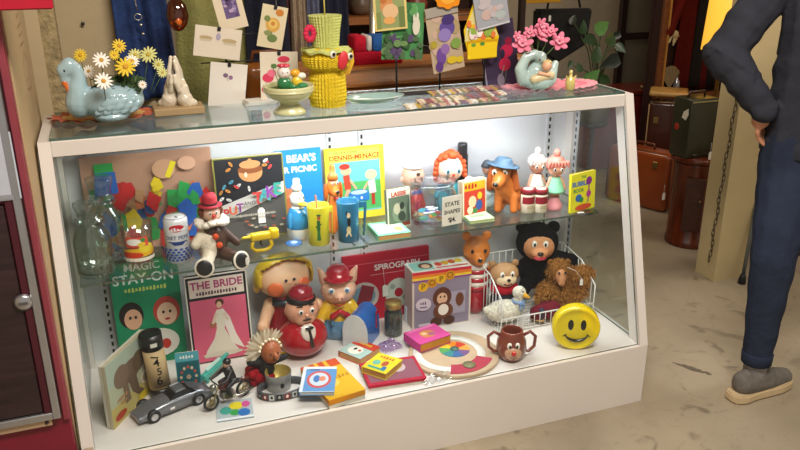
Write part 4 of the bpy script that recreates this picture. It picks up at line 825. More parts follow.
mb = U(H); mb.ell((0, 0, .66), (.23, .2, .2), PK); mb.cap((0, -.13, .63), (0, -.19, .63), .08, .068, PK); mb.build('head', o, voxel=.003)
mb = U(H)
for s_ in (-1, 1): mb.ell((s_ * .025, -.257, .63), (.012, .01, .018), M('#a0503c', .5), n=8)
mb.build('nostrils', o); face(o, (0, 0, .68 * H), (.23 * H, .2 * H, .19 * H), mouth=None, eye='#4a78a8', sep=.42, er=.15, ez=.15)
mb = U(H); mb.tube([(-.07, -.18, .53), (0, -.21, .51), (.07, -.18, .53)], .01, gloss('#b03028'), 6); mb.build('mouth', o)
for s_ in (-1, 1): mb = U(H); mb.cap((s_ * .17, 0, .8), (s_ * .235, -.02, .95), .075, .02, PK); mb.build('ear', o)
mb = U(H); mb.lathe([(.2, .82), (.2, .84), (.155, .85), (.14, .93), (.09, .975), (.001, .985)], gloss('#a8182c'), n=24); mb.ell((0, -.12, .84), (.14, .14, .015), gloss('#a8182c')); mb.build('cap', o)

# roly-poly gentleman
l, w, h = fit(282, 328, 290, 361, Z, rnd=True); H = h; l.y += .055
o = thing('roly_poly_man', 'roly-poly vinyl man with moustache, maroon cap and shiny red rounded body', 'toy figure', l, R(6)); RD = gloss('#a8101f')
mb = U(H); mb.ell((0, 0, .27), (.33, .3, .27), RD, n=24); mb.cap((0, 0, .35), (0, 0, .5), .25, .16, RD); mb.build('body', o, voxel=.003)
mb = U(H); mb.ell((0, -.235, .43), (.1, .05, .12), gloss('#e8dcd0'), (-22, 0, 0)); mb.build('shirt_front', o)
mb = U(H); mb.cap((0, -.265, .49), (.02, -.315, .27), .018, .03, gloss('#1a1418'), 8); mb.ell((0, -.285, .51), (.06, .025, .025), gloss('#1a1418')); mb.build('necktie', o)
mb = U(H); mb.ell((0, -.02, .67), (.22, .19, .21), skin('#dba083'), n=24); mb.ell((0, -.12, .58), (.14, .1, .1), skin('#dba083'))
for s_ in (-1, 1): mb.ell((s_ * .2, 0, .66), (.03, .04, .05), skin('#dba083'))
mb.build('head', o, voxel=.003)
face(o, (0, -.02 * H, .68 * H), (.22 * H, .195 * H, .21 * H), mouth=None, nose='#dba083', sep=.34, er=.12, ez=.12)
mb = U(H)
for s_ in (-1, 1): mb.cap((s_ * .01, -.225, .605), (s_ * .05, -.215, .6), .014, .008, M('#1a1210', .5), 8)
mb.build('moustache', o)
mb = U(H)
for s_ in (-1, 1): mb.cap((s_ * .05, -.185, .775), (s_ * .11, -.165, .775), .01, .008, M('#1a1210', .5), 8)
mb.build('eyebrows', o)
mb = U(H); mb.tube([(-.04, -.212, .555), (0, -.22, .548), (.04, -.212, .555)], .008, gloss('#8c1c20'), 6); mb.build('mouth', o)
mb = U(H); mb.lathe([(.19, .79), (.192, .81), (.175, .85), (.14, .87)], M('#17130f', .5), n=24); mb.build('hair', o)
mb = U(H); mb.lathe([(.15, .84), (.165, .86), (.15, .93), (.1, .98), (.001, 1.0)], gloss('#8c1428'), n=24); mb.ell((.02, -.1, .855), (.12, .1, .014), gloss('#8c1428')); mb.build('cap', o)

# red drawing set box
f = fit(345, 432, 254, z=Z, y=.505)
it = [('r', 0, 0, 1, 1, '#b3172f'), ('r', 0, .86, 1, .87, '#d8606c'), ('t', 'SPIROGRAPH', .62, .78, .12, '#f0e6e0', 'CENTER', .02), ('l', .3, .68, .98, .68, .01, '#e08a90'), ('e', .22, .38, .17, .21, '#c9b8b0'), ('e', .22, .38, .13, .16, '#7a9aa8'), ('p', [(.1, .2), (.3, .3), (.34, .5), (.2, .56)], '#8c2c38'), ('e', .62, .36, .16, .22, '#c6cbbd'), ('e', .62, .36, .05, .07, '#b3172f'), ('e', .55, .46, .03, .04, '#96a598'), ('e', .69, .28, .03, .04, '#96a598'), ('e', .88, .4, .11, .17, '#c6cbbd'), ('e', .88, .4, .04, .06, '#b3172f')]
o = cardbox('drawing_set_box', 'box', 'wide red craft box with pale gear circles and white title, rear middle of case floor', f, .03, '#b3172f', it, 6)
mb = MB(); price_tag(mb, (-f[1] * .04, -.004, f[2] * .45), .028); mb.tube([(-f[1] * .04, -.003, f[2] * .5), (-f[1] * .05, -.002, f[2] * .8)], .0006, M('#eeeeee', .6), 4); mb.build('price_tag', o)

# toy mailbox
l, w, h = fit(343, 383, 312, 344, Z); o = thing('toy_mailbox', 'small blue toy mailbox with a pale arched door and red flag', 'toy mailbox', l + Vector((.012, .045, 0)), R(50))
arc = [(-h * .36, 0)] + [(h * .36 * -math.cos(a), h * .5 + h * .5 * math.sin(a)) for a in [PI * i / 12 for i in range(13)]] + [(h * .36, 0)]
T = Matrix(((0, 0, 1, -h * .6), (-1, 0, 0, 0), (0, 1, 0, 0), (0, 0, 0, 1)))
mb = MB(); mb.prism(arc, h * .95, gloss('#1f62b4', .3), T, .002); mb.build('mailbox_body', o)
mb = MB(); mb.prism([(x * 1.03, y * 1.01) for x, y in arc], .003, M('#cfd3d6', .3), Matrix(((0, 0, 1, -h * .6 - .004), (-1, 0, 0, 0), (0, 1, 0, 0), (0, 0, 0, 1)))); mb.build('door', o)
mb = MB(); mb.box((h * .05, -h * .375, h * .6), (.006, .003, h * .5), gloss('#b01a3a'), .001); mb.box((h * .12, -h * .375, h * .82), (.022, .003, .016), gloss('#b01a3a'), .001); mb.build('flag', o)

# spice jar
l, w, h = fit(386, 405, 305, 338, Z, rnd=True); r = w / 2; l.y += r; o = thing('small_jar', 'small glass jar with brass lid and dark contents beside the toy mailbox', 'jar', l)
mb = MB(); mb.lathe([(r * .9, 0), (r * .98, h * .04), (r * .98, h * .7), (r * .85, h * .78), (r * .8, h * .84)], glass('#eef3ef', .1), n=28); mb.build('jar_body', o)
mb = MB(); rr = random.Random(1)
mb.lathe([(r * .86, h * .02), (r * .93, h * .06), (r * .93, h * .62), (r * .8, h * .68), (.001, h * .66)], M('#454b45', .8, 0, 1, 150, .5, 120), n=20); mb.build('contents', o)
mb = MB(); mb.lathe([(r * .86, h * .82), (r * .9, h * .83), (r * .9, h * .98), (r * .84, h), (.001, h)], M('#b0985a', .3, .8), n=28); mb.build('lid', o)

# monkey doll box
l, w, h = fit(413, 470, 270, 327, Z); l.y = .375 ; l.x = at(441, 300, y=.375).x; h = at(441, 270, y=.375).z - Z; w = at(470, 300, y=.375).x - at(413, 300, y=.375).x
o = thing('doll_box', 'purple-grey box with rainbow band, yellow title and brown monkey picture', 'box', l, R(-3)); t = .085
it = [('r', 0, 0, 1, 1, '#d8cabf'), ('r', .03, .02, .97, .84, '#8c8296'), ('r', 0, .95, 1, 1, '#c8283c'), ('r', 0, .9, 1, .95, '#e07a28'), ('r', 0, .86, 1, .9, '#e8c83c'), ('r', 0, .83, 1, .86, '#8c4a8c')]
for i, ch in enumerate('POPO'): it += [('e', .18 + .15 * i, .74 + .05 * i - .0 * i, .085, .08, '#e2b21c' if i % 2 == 0 else '#d89018'), ('t', ch, .18 + .15 * i, .74 + .05 * i, .14, '#8c6a10', 'CENTER', .03)]
it += [('r', .38, .2, .9, .6, '#a39aae'), ('e', .5, .52, .16, .18, '#5c3220'), ('e', .5, .5, .09, .1, '#d9b092'), ('e', .47, .53, .015, .02, '#111111'), ('e', .54, .53, .015, .02, '#111111'), ('e', .52, .28, .17, .15, '#6a3a24'), ('e', .52, .3, .09, .1, '#ebe2d8'), ('e', .4, .1, .1, .08, '#4a2a1c'), ('e', .62, .1, .1, .08, '#4a2a1c'), ('e', .8, .45, .07, .12, '#6a3a24'), ('e', .18, .44, .13, .11, '#cfc6d2'), ('b', 3, .18, .46, .06, '#5a4a70'), ('r', .12, .38, .24, .4, '#5a4a70'), ('r', .1, .05, .3, .1, '#c9c0cc')]
mb = MB(); mb.box((0, t / 2, h / 2), (w, t, h), ink('#cdbfc0'), .001); art(mb, Matrix.Translation((-w / 2, -.0003, 0)) @ FRONT, w, h, it); mb.build('carton', o)
mb = MB(); mb.box((0, t / 2, h + .001), (w + .001, t + .001, .0015), ink('#d8d2cc')); art(mb, Matrix.Translation((-w / 2, 0, h + .0018)), w, t, [('r', .04, .1, .96, .9, '#dfe3dc'), ('r', .04, .1, .4, .9, '#8ac0b8'), ('e', .28, .5, .12, .3, '#6a3c2a'), ('e', .28, .45, .07, .2, '#e0b898'), ('e', .5, .5, .06, .2, '#d0402c'), ('e', .62, .55, .06, .2, '#e0a828'), ('e', .74, .6, .06, .2, '#d0602c'), ('e', .86, .62, .06, .2, '#e0c23c'), ('r', .42, .1, .96, .2, '#c84a3c')]); mb.build('lid', o)
# ================================================================== LITTLE BOOKS AND GAMES LYING IN THE MIDDLE
g1 = lying('board_game', 'board game', 'flat red game box lying at the front under the yellow book', (367, 386), (425, 378), (352, 364), Z, .018, '#b01a36', [('r', 0, 0, 1, 1, '#b4223c'), ('r', .05, .1, .95, .9, '#8c5a68'), ('e', .3, .5, .15, .25, '#d8a890'), ('e', .6, .6, .15, .2, '#c8b8c0')], 'box')
lying('card_game', 'card game', 'yellow box with red-striped sides lying under the blue picture book', (327, 400), (364, 389), (302, 366), Z, .032, '#d8a822', [('r', 0, 0, 1, 1, '#dcae2a'), ('r', 0, .8, 1, 1, '#c8502c'), ('r', .1, .8, .2, 1, '#e4b43a'), ('r', .35, .8, .45, 1, '#e4b43a'), ('r', .6, .8, .7, 1, '#e4b43a'), ('e', .4, .4, .2, .12, '#e8c45a'), ('b', 8, .55, .5, .1, '#b8842a')], 'box', side='#d08a28')
lying('paperback', 'book', 'small square blue and white book with a round red picture, at the case front', (297, 391), (332, 391), (308, 366), Z + .0325, .012, '#5f93c8', [('r', 0, 0, 1, 1, '#d8dde0'), ('r', .1, .02, 1, .9, '#5f93c8'), ('e', .52, .48, .36, .34, '#c85a5a'), ('e', .52, .48, .28, .26, '#c6d4e2'), ('e', .45, .5, .1, .14, '#4a78b8'), ('e', .62, .5, .1, .1, '#d88a6c'), ('r', .2, .84, .5, .88, '#33508c')], pages='#d8d2c6')
lying('paperback', 'book', 'thick small book with red and yellow title and white cartoon, left of yellow book', (337, 350), (359, 359), (357, 338), Z, .022, '#c8402c', [('r', 0, 0, 1, 1, '#c8402c'), ('r', 0, 0, 1, .62, '#a9c4bc'), ('e', .45, .36, .28, .26, '#ece8dc'), ('e', .4, .42, .06, .08, '#222222'), ('e', .6, .4, .06, .06, '#c84a3c'), ('b', 6, .5, .82, .15, '#e8c832', 'CENTER', .04)], pages='#c49a64')
lying('paperback', 'book', 'thick small bright yellow book with cartoon cover lying on the red game box', (360, 366), (384, 374), (377, 352), Z + .0185, .022, '#dccb30', [('r', 0, 0, 1, 1, '#dccb30'), ('b', 5, .5, .82, .17, '#c83a2c', 'CENTER', .04), ('e', .3, .45, .14, .14, '#6ab0a0'), ('e', .62, .5, .12, .16, '#b85a3c'), ('r', .15, .1, .85, .2, '#3f9a8c'), ('e', .75, .25, .09, .1, '#3a6ab0')], pages='#c49a50')
# round board game with coloured wheel
c_ = at(454, 351, z=Z + .012); r = 45 * mpp(c_)
o = thing('spinner_game', 'round white tray game with red rim and rainbow wheel lying by the basket', 'board game', (c_.x - .01, c_.y - .01, Z), R(14))
mb = MB(); mb.lathe([(r * .98, 0), (r, .002), (r, .012), (r * .985, .0135), (.001, .0135)], M('#c3aa8c', .5), n=48); mb.build('base_disc', o)
mb = MB(); mb.lathe([(r * .62, .0136), (r * .8, .0136), (r * .8, .016), (r * .62, .016)], M('#eae6dc', .4), n=48, cap=False, T=Matrix.Translation((-r * .12, r * .02, 0))); mb.build('white_ring', o)
cs = ['#c8402c', '#e0862a', '#e0c03a', '#5aa05a', '#3f8a8c', '#41689c', '#7a5a8c', '#d8a24a']
for i in range(8):
    a0, a1 = 2 * PI * i / 8, 2 * PI * (i + 1) / 8; q = r * .34
    mb = MB(); mb.prism([(0, 0)] + [(q * math.cos(a0 + (a1 - a0) * k / 5), q * math.sin(a0 + (a1 - a0) * k / 5)) for k in range(6)], .0016, ink(cs[i]), Matrix.Translation((r * .08, r * .08, .0138))); mb.build('wheel_sector', o)
mb = MB(); mb.lathe([(.001, .0155), (r * .1, .0155), (r * .1, .018), (.001, .019)], M('#4c6a5c', .4), n=20, T=Matrix.Translation((r * .08, r * .08, 0))); mb.build('spinner_hub', o)
mb = MB(); mb.prism([(r * .9 * math.cos(R(a)), r * .9 * math.sin(R(a))) for a in range(230, 312, 6)] + [(r * .55 * math.cos(R(a)), r * .55 * math.sin(R(a))) for a in range(308, 228, -6)], .003, gloss('#b8455a'), Matrix.Translation((-r * .05, 0, .0137))); mb.build('red_edge', o)
mb = MB(); mb.lathe([(.001, .0137), (r * .14, .0137), (r * .14, .017), (.001, .0175)], M('#7f7c58', .5), n=20, T=Matrix.Translation((-r * .1, -r * .66, .003))); mb.build('token', o)
lying('paperback', 'book', 'thick pink-covered small book with orange pages lying on the round game', (419, 345), (450, 335), (402, 333), Z + .0175, .03, '#c8408c', [('r', 0, 0, 1, 1, '#cc4a90'), ('e', .5, .5, .22, .26, '#c8824a'), ('e', .42, .55, .08, .1, '#e8b890'), ('e', .6, .42, .1, .1, '#a85a8c'), ('r', .1, .85, .9, .95, '#dc7ab0')], pages='#c98a2a', side='#c8408c')
# crumpled plastic film bags
def film(label, cx, cy, wx, wy, tint, hz, seed, z=Z + .018):
    c = at(cx, cy, z=z); rr = random.Random(seed); n = 16; V = []
    for j in range(n):
        for i in range(n):
            x = (i / (n - 1) - .5) * wx; y = (j / (n - 1) - .5) * wy; e = 1 - max(abs(2 * i / (n - 1) - 1), abs(2 * j / (n - 1) - 1)) ** 2
            V.append((x * (1 - .1 * rr.random()), y * (1 - .1 * rr.random()), rr.uniform(.0, .35) * hz + hz * e * (.5 + .5 * rr.random())))
    mb = MB(); mb.add(V, [(j * n + i, j * n + i + 1, (j + 1) * n + i + 1, (j + 1) * n + i) for j in range(n - 1) for i in range(n - 1)], glass(tint, .12, .06))
    tag(mb.build('plastic_bag', loc=c, rz=rr.uniform(-.4, .4)), label, 'bag')
film('crumpled clear plastic bag at the front edge of the round game', 438, 378, .13, .05, '#f6f6f6', .016, 1, Z + .004)
film('purple tinted clear plastic bag between the small jar and the books', 388, 348, .075, .06, '#e3d3f0', .03, 2, Z + .001)
l = at(398, 328, y=.44); mb = MB(); mb.box((0, 0, .03), (.032, .018, .06), M('#c9dcea', .5), .001); tag(mb.build('pale_carton', loc=(at(408, 330, y=.45).x, .45, Z)), 'small pale blue carton standing between the jar and the monkey box', 'carton')

# animal face mug
l, w, h = fit(501, 533, 337, 365, Z, rnd=True); r = w / 2; l.y += r * .9; BR = gloss('#7c3a2a')
o = thing('face_mug', 'two-handled reddish-brown ceramic mug with an animal face and red nose', 'mug', l, R(-20))
mb = MB(); mb.lathe([(r * .6, 0), (r * .8, h * .08), (r * .98, h * .35), (r * .92, h * .65), (r * .72, h * .88), (r * .7, h * .97), (r * .62, h), (r * .58, h * .96), (r * .62, h * .8), (r * .7, h * .3), (.001, h * .1)], BR, n=32, cap=False); mb.build('mug_body', o)
for s_ in (-1, 1): mb = MB(); mb.tube([(s_ * r * .75, 0, h * .8), (s_ * r * 1.15, 0, h * .92), (s_ * r * 1.5, 0, h * .75), (s_ * r * 1.45, 0, h * .4), (s_ * r * 1.1, 0, h * .22), (s_ * r * .85, 0, h * .25)], r * .11, BR, 8); mb.build('handle', o)
mb = MB(); mb.ell((0, -r * .78, h * .36), (r * .55, r * .3, h * .24), gloss('#c99a7a')); mb.build('muzzle', o)
for s_ in (-1, 1): mb = MB(); mb.ell((s_ * r * .24, -r * .84, h * .62), (r * .17, r * .1, h * .12), gloss('#f2ece0')); mb.build('eye_white', o); mb = MB(); mb.ell((s_ * r * .22, -r * .93, h * .61), (r * .08, r * .04, h * .06), gloss('#15100e')); mb.build('pupil', o)
mb = MB(); mb.ell((0, -r * 1.1, h * .42), (r * .16, r * .12, h * .09), gloss('#c8281e')); mb.build('nose', o)
mb = MB(); mb.tube([(-r * .25, -r * 1.0, h * .28), (0, -r * 1.07, h * .22), (r * .25, -r * 1.0, h * .28)], r * .03, gloss('#4a1a14'), 6); mb.build('mouth', o)

# smiley bank
l, w, h = fit(555, 603, 304, 352, Z, rnd=True); rs = h * .53 if False else w / 2; l.y += .025
o = thing('smiley_bank', 'thick round yellow plastic bank with a smiling black face, right front of case', 'bank', l, R(-24)); YL = gloss('#e8cf10', .22); th = rs * .62
rl = h / 2; mb = MB(); mb.T = Matrix.Translation((0, 0, rs)) @ Matrix.Rotation(R(90), 4, 'X') @ Matrix.Rotation(0, 4, 'X')
prof = [(.001, -th / 2 - rs * .05), (rs * .6, -th / 2 - rs * .03), (rs * .85, -th / 2 + rs * .03)] + [(rs * (.86 + .14 * math.sin(a)), -th / 2 + rs * .14 - rs * .12 * math.cos(a)) for a in [PI / 2 * i / 4 for i in range(5)]]
prof += [(r_, -z_) for r_, z_ in reversed(prof)]
mb.lathe(prof, YL, n=48, cap=False); mb.build('bank_body', o)
zf = -th / 2 - rs * .04
for s_ in (-1, 1): mb = MB(); mb.ell((s_ * rs * .26, zf + .001, rs * 1.22), (rs * .125, .004, rs * .25), gloss('#14120c')); mb.build('eye', o)
mb = MB(); pts = []; n_ = 15
for i in range(n_): a = R(-150 + 120 * i / (n_ - 1)); pts.append((rs * .56 * math.cos(a), zf - .001, rs * 1.04 + rs * .56 * math.sin(a) * .95))
mb.tube(pts, [rs * .014 + rs * .06 * math.sin(PI * i / (n_ - 1)) for i in range(n_)], gloss('#14120c'), 8); mb.build('mouth', o)
for s_ in (-1, 1): mb = MB(); mb.tube([(s_ * rs * .42, zf - .001, rs * .8), (s_ * rs * .56, zf - .0, rs * .7)], rs * .02, gloss('#14120c'), 6); mb.build('dimple', o)

# ================================================================== WIRE BASKET OF SOFT TOYS
X0, X1, Y0, Y1 = 1.345, 1.715, .245, .475; zb = Z + .004; HB = .2; HF = .1; WR = M('#e6e6e4', .35, .1)
o = thing('wire_basket', 'white wire basket with high sides and low front holding soft toys', 'basket', (0, 0, 0))
def wire(name, pts, r=.0018, closed=False): mb = MB(); mb.tube(pts, r, WR, 6, closed); mb.build(name, o)
yc = Y0 + .055
rim = [(X0, Y0, zb + .05), (X0, Y0, zb + HF + .02), (X0, yc + .04, zb + HB - .02), (X0, Y1, zb + HB), (X1, Y1, zb + HB), (X1, yc + .04, zb + HB - .02), (X1, Y0, zb + HF + .02), (X1, Y0, zb + .05)]
wire('rim', rim, .0028, True)
wire('bottom_frame', [(X0, Y0, zb), (X1, Y0, zb), (X1, Y1, zb), (X0, Y1, zb)], .0025, True)
def top_at(y): return HB if y > yc + .15 else (HF + .02 + (HB - .02 - HF - .02) * min(1, (y - Y0) / .095))
y = Y0
while y < Y1 + .001:
    for X in (X0, X1): wire('side_wire', [(X, y, zb), (X, y, zb + (top_at(y) if y > Y0 + .001 else .05))], .0015)
    wire('bottom_wire', [(X0, y, zb), (X1, y, zb)], .0015); y += .023
x = X0
while x < X1 + .001: wire('back_wire', [(x, Y1, zb), (x, Y1, zb + HB)], .0015); x += .0264
x = X0 + .02
while x < X1: wire('front_wire', [(x, Y0, zb), (x, Y0, zb + .05)], .0015); x += .022

FUR = lambda h: M(h, .95, 0, .9, 220, .25, 90, spec=.1)
def add_fur(ob, mat, n, ln, seed=0, parent=None, name='fur_tufts'):
    me = ob.data; rr = random.Random(seed); polys = [p for p in me.polygons]; mb = MB(); 
    for _ in range(n):
        p = rr.choice(polys); c = p.center; nn = (p.normal + Vector((rr.uniform(-.6, .6), rr.uniform(-.6, .6), rr.uniform(-.9, .2)))).normalized(); t = nn.orthogonal().normalized(); t = Matrix.Rotation(rr.uniform(0, 6.28), 3, nn) @ t
        L_ = ln * rr.uniform(.6, 1.2); q = c + t * rr.uniform(-.003, .003)
        mb.add([q - t * ln * .14, q + t * ln * .14, q + nn * L_ - Vector((0, 0, L_ * .25))], [(0, 1, 2)], mat)
    m2 = mb.build(name, parent or ob.parent); m2['kind'] = 'stuff'; m2.location = ob.location; return m2

# orange squeaky bear at the back left of the basket
l, w, h = fit(463, 491, 231, z=Z + .008, y=.44, rnd=True); H = h
o = thing('squeaky_bear', 'orange vinyl bear in red and white striped top, back left of the basket', 'toy bear', l, R(-14)); OB2 = M('#dd8030', .4, coat=.2)
mb = U(H); mb.cap((0, 0, .1), (0, 0, .25), .15, .16, gloss('#a8182c')); mb.build('trousers', o)
for i in range(6): mb = U(H); mb.lathe([(.165 - .004 * i, .3 + .05 * i), (.168 - .004 * i, .325 + .05 * i), (.16 - .004 * i, .352 + .05 * i)], gloss('#eee4da' if i % 2 else '#b01c2e'), n=20); mb.build('shirt_stripe', o)
mb = U(H)
for s_ in (-1, 1): mb.cap((s_ * .15, 0, .55), (s_ * .2, -.06, .4), .05, .045, OB2)
mb.build('arms', o)
mb = U(H); mb.ell((0, 0, .76), (.16, .15, .17), OB2); mb.cap((0, -.08, .71), (.0, -.15, .69), .085, .07, OB2)
for s_ in (-1, 1): mb.ell((s_ * .12, .01, .93), (.055, .03, .06), OB2)
mb.cap((0, 0, .58), (0, 0, .65), .1, .1, OB2); mb.build('head', o, voxel=.003)
mb = U(H); mb.ell((0, -.218, .71), (.03, .02, .025), gloss('#17110e')); mb.build('nose', o)
for s_ in (-1, 1): mb = U(H); mb.ell((s_ * .075, -.135, .79), (.02, .012, .026), gloss('#17110e')); mb.build('eye', o)

def plush(name, label, px0, px1, yt, y, zbase, mat, rz, muz=None, ear=.3, headr=.24, body=(.24, .2, .28), fur=0):
    l, w, h = fit(px0, px1, yt, z=zbase, y=y); o = thing(name, label, 'soft toy', l, R(rz)); H = h
    mb = U(H); mb.ell((0, 0, .27), body, mat); mb.cap((0, 0, .4), (0, 0, .6), .14, .12, mat)
    for s_ in (-1, 1): mb.cap((s_ * .16, -.02, .42), (s_ * .33, -.14, .26), .08, .075, mat); mb.cap((s_ * .12, -.08, .12), (s_ * .22, -.34, .09), .11, .09, mat)
    b_ = mb.build('body', o, voxel=H * .02)
    mb = U(H); mb.ell((0, -.02, .74), (headr, headr * .9, headr * .95), mat)
    hd = mb.build('head', o)
    for s_ in (-1, 1): mb = U(H); mb.ell((s_ * headr * .72, 0, .74 + headr * .72), (ear * .3, ear * .12, ear * .3), mat); mb.build('ear', o)
    return o, H, b_, hd
# black plush with tan face (plain stand-in)
ZB = Z + .012
o, H, b_, hd = plush('black_plush', 'big black plush animal with tan face and red mouth at the basket back', 510, 566, 226, .43, ZB + .045, FUR('#101014'), -22, headr=.31, ear=.32)
mb = U(H); mb.ell((0, -.19, .73), (.23, .13, .2), M('#cf8f62', .7)); mb.ell((0, -.29, .68), (.13, .1, .09), M('#cf8f62', .7)); mb.build('face_patch', o, voxel=.003)
mb = U(H); mb.ell((0, -.395, .7), (.045, .03, .03), gloss('#101010')); mb.build('nose', o)
mb = U(H); mb.ell((0, -.345, .62), (.09, .05, .04), gloss('#c03a4a')); mb.build('mouth', o)
for s_ in (-1, 1): mb = U(H); mb.ell((s_ * .08, -.3, .81), (.04, .02, .055), gloss('#f0ece4')); mb.ell((s_ * .075, -.318, .805), (.016, .01, .028), gloss('#101010')); mb.build('eye', o)
mb = U(H); mb.cap((.2, 0, .5), (.52, .02, .42), .13, .12, FUR('#101014')); mb.build('outstretched_arm', o)
# small chipmunk toy
l, w, h = fit(487, 521, 261, z=ZB, y=.37); H = h
o = thing('chipmunk_toy', 'tan-faced chipmunk doll in red scarf and dark jacket beside the orange bear', 'soft toy', l, R(-10))
mb = U(H); mb.cap((0, 0, .2), (0, 0, .4), .24, .18, cloth('#2c2f3a')); mb.build('jacket', o)
mb = U(H); mb.ell((0, -.03, .5), (.26, .2, .13), cloth('#b3182c')); mb.ell((.25, -.05, .38), (.12, .1, .12), cloth('#b3182c')); mb.build('scarf', o, voxel=.003)
mb = U(H); mb.ell((0, -.02, .75), (.26, .2, .2), M('#b58a5e', .6)); mb.build('head', o)
mb = U(H); mb.ell((0, -.14, .69), (.19, .12, .12), M('#e4cba6', .6)); mb.build('muzzle', o)
mb = U(H); mb.ell((.01, -.265, .73), (.035, .025, .03), gloss('#17110e')); mb.build('nose', o)
mb = U(H); mb.tube([(-.07, -.245, .655), (0, -.26, .635), (.07, -.245, .655)], .012, gloss('#7a1a18'), 6); mb.build('mouth', o)
for s_ in (-1, 1):
    mb = U(H); mb.ell((s_ * .09, -.2, .81), (.04, .02, .055), gloss('#f2ece2')); mb.ell((s_ * .085, -.22, .8), (.018, .01, .028), gloss('#17110e')); mb.build('eye', o)
    mb = U(H); mb.ell((s_ * .2, .02, .92), (.07, .04, .07), M('#a07850', .7)); mb.build('ear', o)
# brown shaggy plush
o, H, b_, hd = plush('shaggy_plush', 'shaggy golden-brown plush with smooth tan snout and a price tag', 528, 590, 258, .33, ZB, FUR('#8a5c2c'), -18, headr=.21, ear=.2, body=(.36, .22, .3))
FM = M('#a5733a', .9, spec=.1)
add_fur(b_, FM, 2600, .016, 1); add_fur(hd, FM, 500, .012, 2)
mb = U(H); mb.cap((.2, .05, .6), (.5, .0, .68), .15, .13, FUR('#8a5c2c')); mb.cap((.45, 0, .62), (.4, -.05, .35), .12, .12, FUR('#8a5c2c')); a_ = mb.build('raised_arm', o, voxel=H * .02); add_fur(a_, FM, 900, .016, 3)
mb = U(H); mb.ell((0, -.2, .7), (.1, .09, .14), M('#b57c52', .7)); mb.cap((0, -.25, .68), (0, -.27, .62), .07, .065, M('#b57c52', .7)); mb.build('snout', o, voxel=.003)
for s_ in (-1, 1): mb = U(H); mb.ell((s_ * .055, -.27, .8), (.022, .015, .022), gloss('#17110e')); mb.build('eye', o)
mb = MB(); price_tag(mb, (H * .36, -H * .22, H * .62), .016); mb.tube([(H * .36, -H * .215, H * .66), (H * .26, -H * .2, H * .8), (H * .1, -H * .2, H * .88)], .0007, M('#eeeeee', .6), 4); mb.build('price_tag', o)
# white goose
l, w, h = fit(487, 532, 285, z=ZB, y=.30); H = h
o = thing('goose_plush', 'white plush goose with yellow bill and blue checked ribbon, basket front left', 'soft toy', (l.x, .30, ZB), R(-6)); WF = FUR('#e6e0cf')
mb = U(H); mb.ell((-.12, 0, .3), (.48, .3, .28), WF); mb.cap((.15, -.08, .4), (.2, -.1, .68), .16, .12, WF); mb.ell((.2, -.1, .8), (.17, .16, .16), WF); mb.ell((-.5, .02, .36), (.16, .14, .1), WF); mb.build('body', o, voxel=.003)
mb = U(H); mb.cap((.28, -.2, .77), (.38, -.27, .72), .07, .03, M('#d8a22c', .6)); mb.build('bill', o)
mb = U(H); mb.ell((.24, -.235, .86), (.022, .015, .022), gloss('#17110e')); mb.build('eye', o)
mb = U(H); mb.lathe([(.16, .55), (.17, .585), (.155, .62)], cloth('#8aa4c8'), c=(.19, -.1, 0), n=20); mb.ell((.2, -.28, .56), (.07, .03, .05), cloth('#6d8cbc')); mb.ell((.27, -.26, .5), (.03, .02, .1), cloth('#8aa4c8')); mb.ell((.18, -.28, .47), (.03, .02, .1), cloth('#8aa4c8')); mb.build('ribbon', o)
# dark red cloth toy bits in the middle
l = at(547, 312, y=.28); mb = MB(); mb.cap((-.03, 0, .03), (.03, 0, .035), .028, .032, cloth('#6a1828')); mb.cap((0, .01, .02), (.01, .02, .04), .026, .02, cloth('#6a1828')); tag(mb.build('dark_red_cloth', voxel=.003, loc=(at(543, 305, y=.285).x, .275, ZB - .004)), 'dark red cloth bundle lying in the basket under the shaggy plush', 'cloth')
l = at(533, 312, y=.27); o = thing('doll_shoe', 'navy and tan doll shoe in the basket right of the goose', 'shoe', (at(537, 313, y=.27).x, .27, ZB), R(-60))
mb = MB(); mb.ell((0, 0, .018), (.026, .015, .016), M('#20263c', .6)); mb.cap((.012, 0, .02), (.014, 0, .04), .013, .012, M('#20263c', .6)); mb.build('upper', o); mb = MB(); mb.ell((0, 0, .006), (.029, .017, .006), M('#b9945f', .6)); mb.build('sole', o)
# ================================================================== ON TOP OF THE CASE
ZP = ZT + .0074
def ruffle(label, name, cat, cx, cy, rx, ry, cols, waves, amp, seed=0):
    c = at(cx, cy, z=ZP); rr = random.Random(seed); n = waves * 6; V = [(0, 0, .004)]; F = []
    mb = MB(); K = 5
    for k in range(1, K + 1):
        for i in range(n):
            a = 2 * PI * i / n; q = k / K; wv = math.sin(a * waves) * amp * q ** 2
            V.append((rx * q * math.cos(a) * (1 + .05 * math.cos(a * waves)), ry * q * math.sin(a) * (1 + .05 * math.cos(a * waves)), .003 + amp * q ** 2 + wv))
    F = [(0, 1 + i, 1 + (i + 1) % n) for i in range(n)]
    for k in range(K - 1):
        ms = []
        for i in range(n): j = (i + 1) % n; F.append((1 + k * n + i, 1 + (k + 1) * n + i, 1 + (k + 1) * n + j, 1 + k * n + j))
    g = {}
    for idx, f in enumerate(F):
        ring = 0 if idx < n else (idx // n); g.setdefault(min(ring, len(cols) - 1), []).append(f)
    for k, fs in g.items(): mb.add(V, fs, cloth(cols[k]), True)
    o = mb.build(name, loc=c, rz=.0); return tag(o, label, cat)
a0 = at(55, 118, z=ZP); a1 = at(150, 112, z=ZP)
ruffle('tan and orange crocheted doily under the pale blue swan planter', 'doily', 'doily', 104, 114, .138, .085, ['#cdb48c', '#c9a878', '#c98a62', '#d8b070', '#b8664c'], 16, .0045)
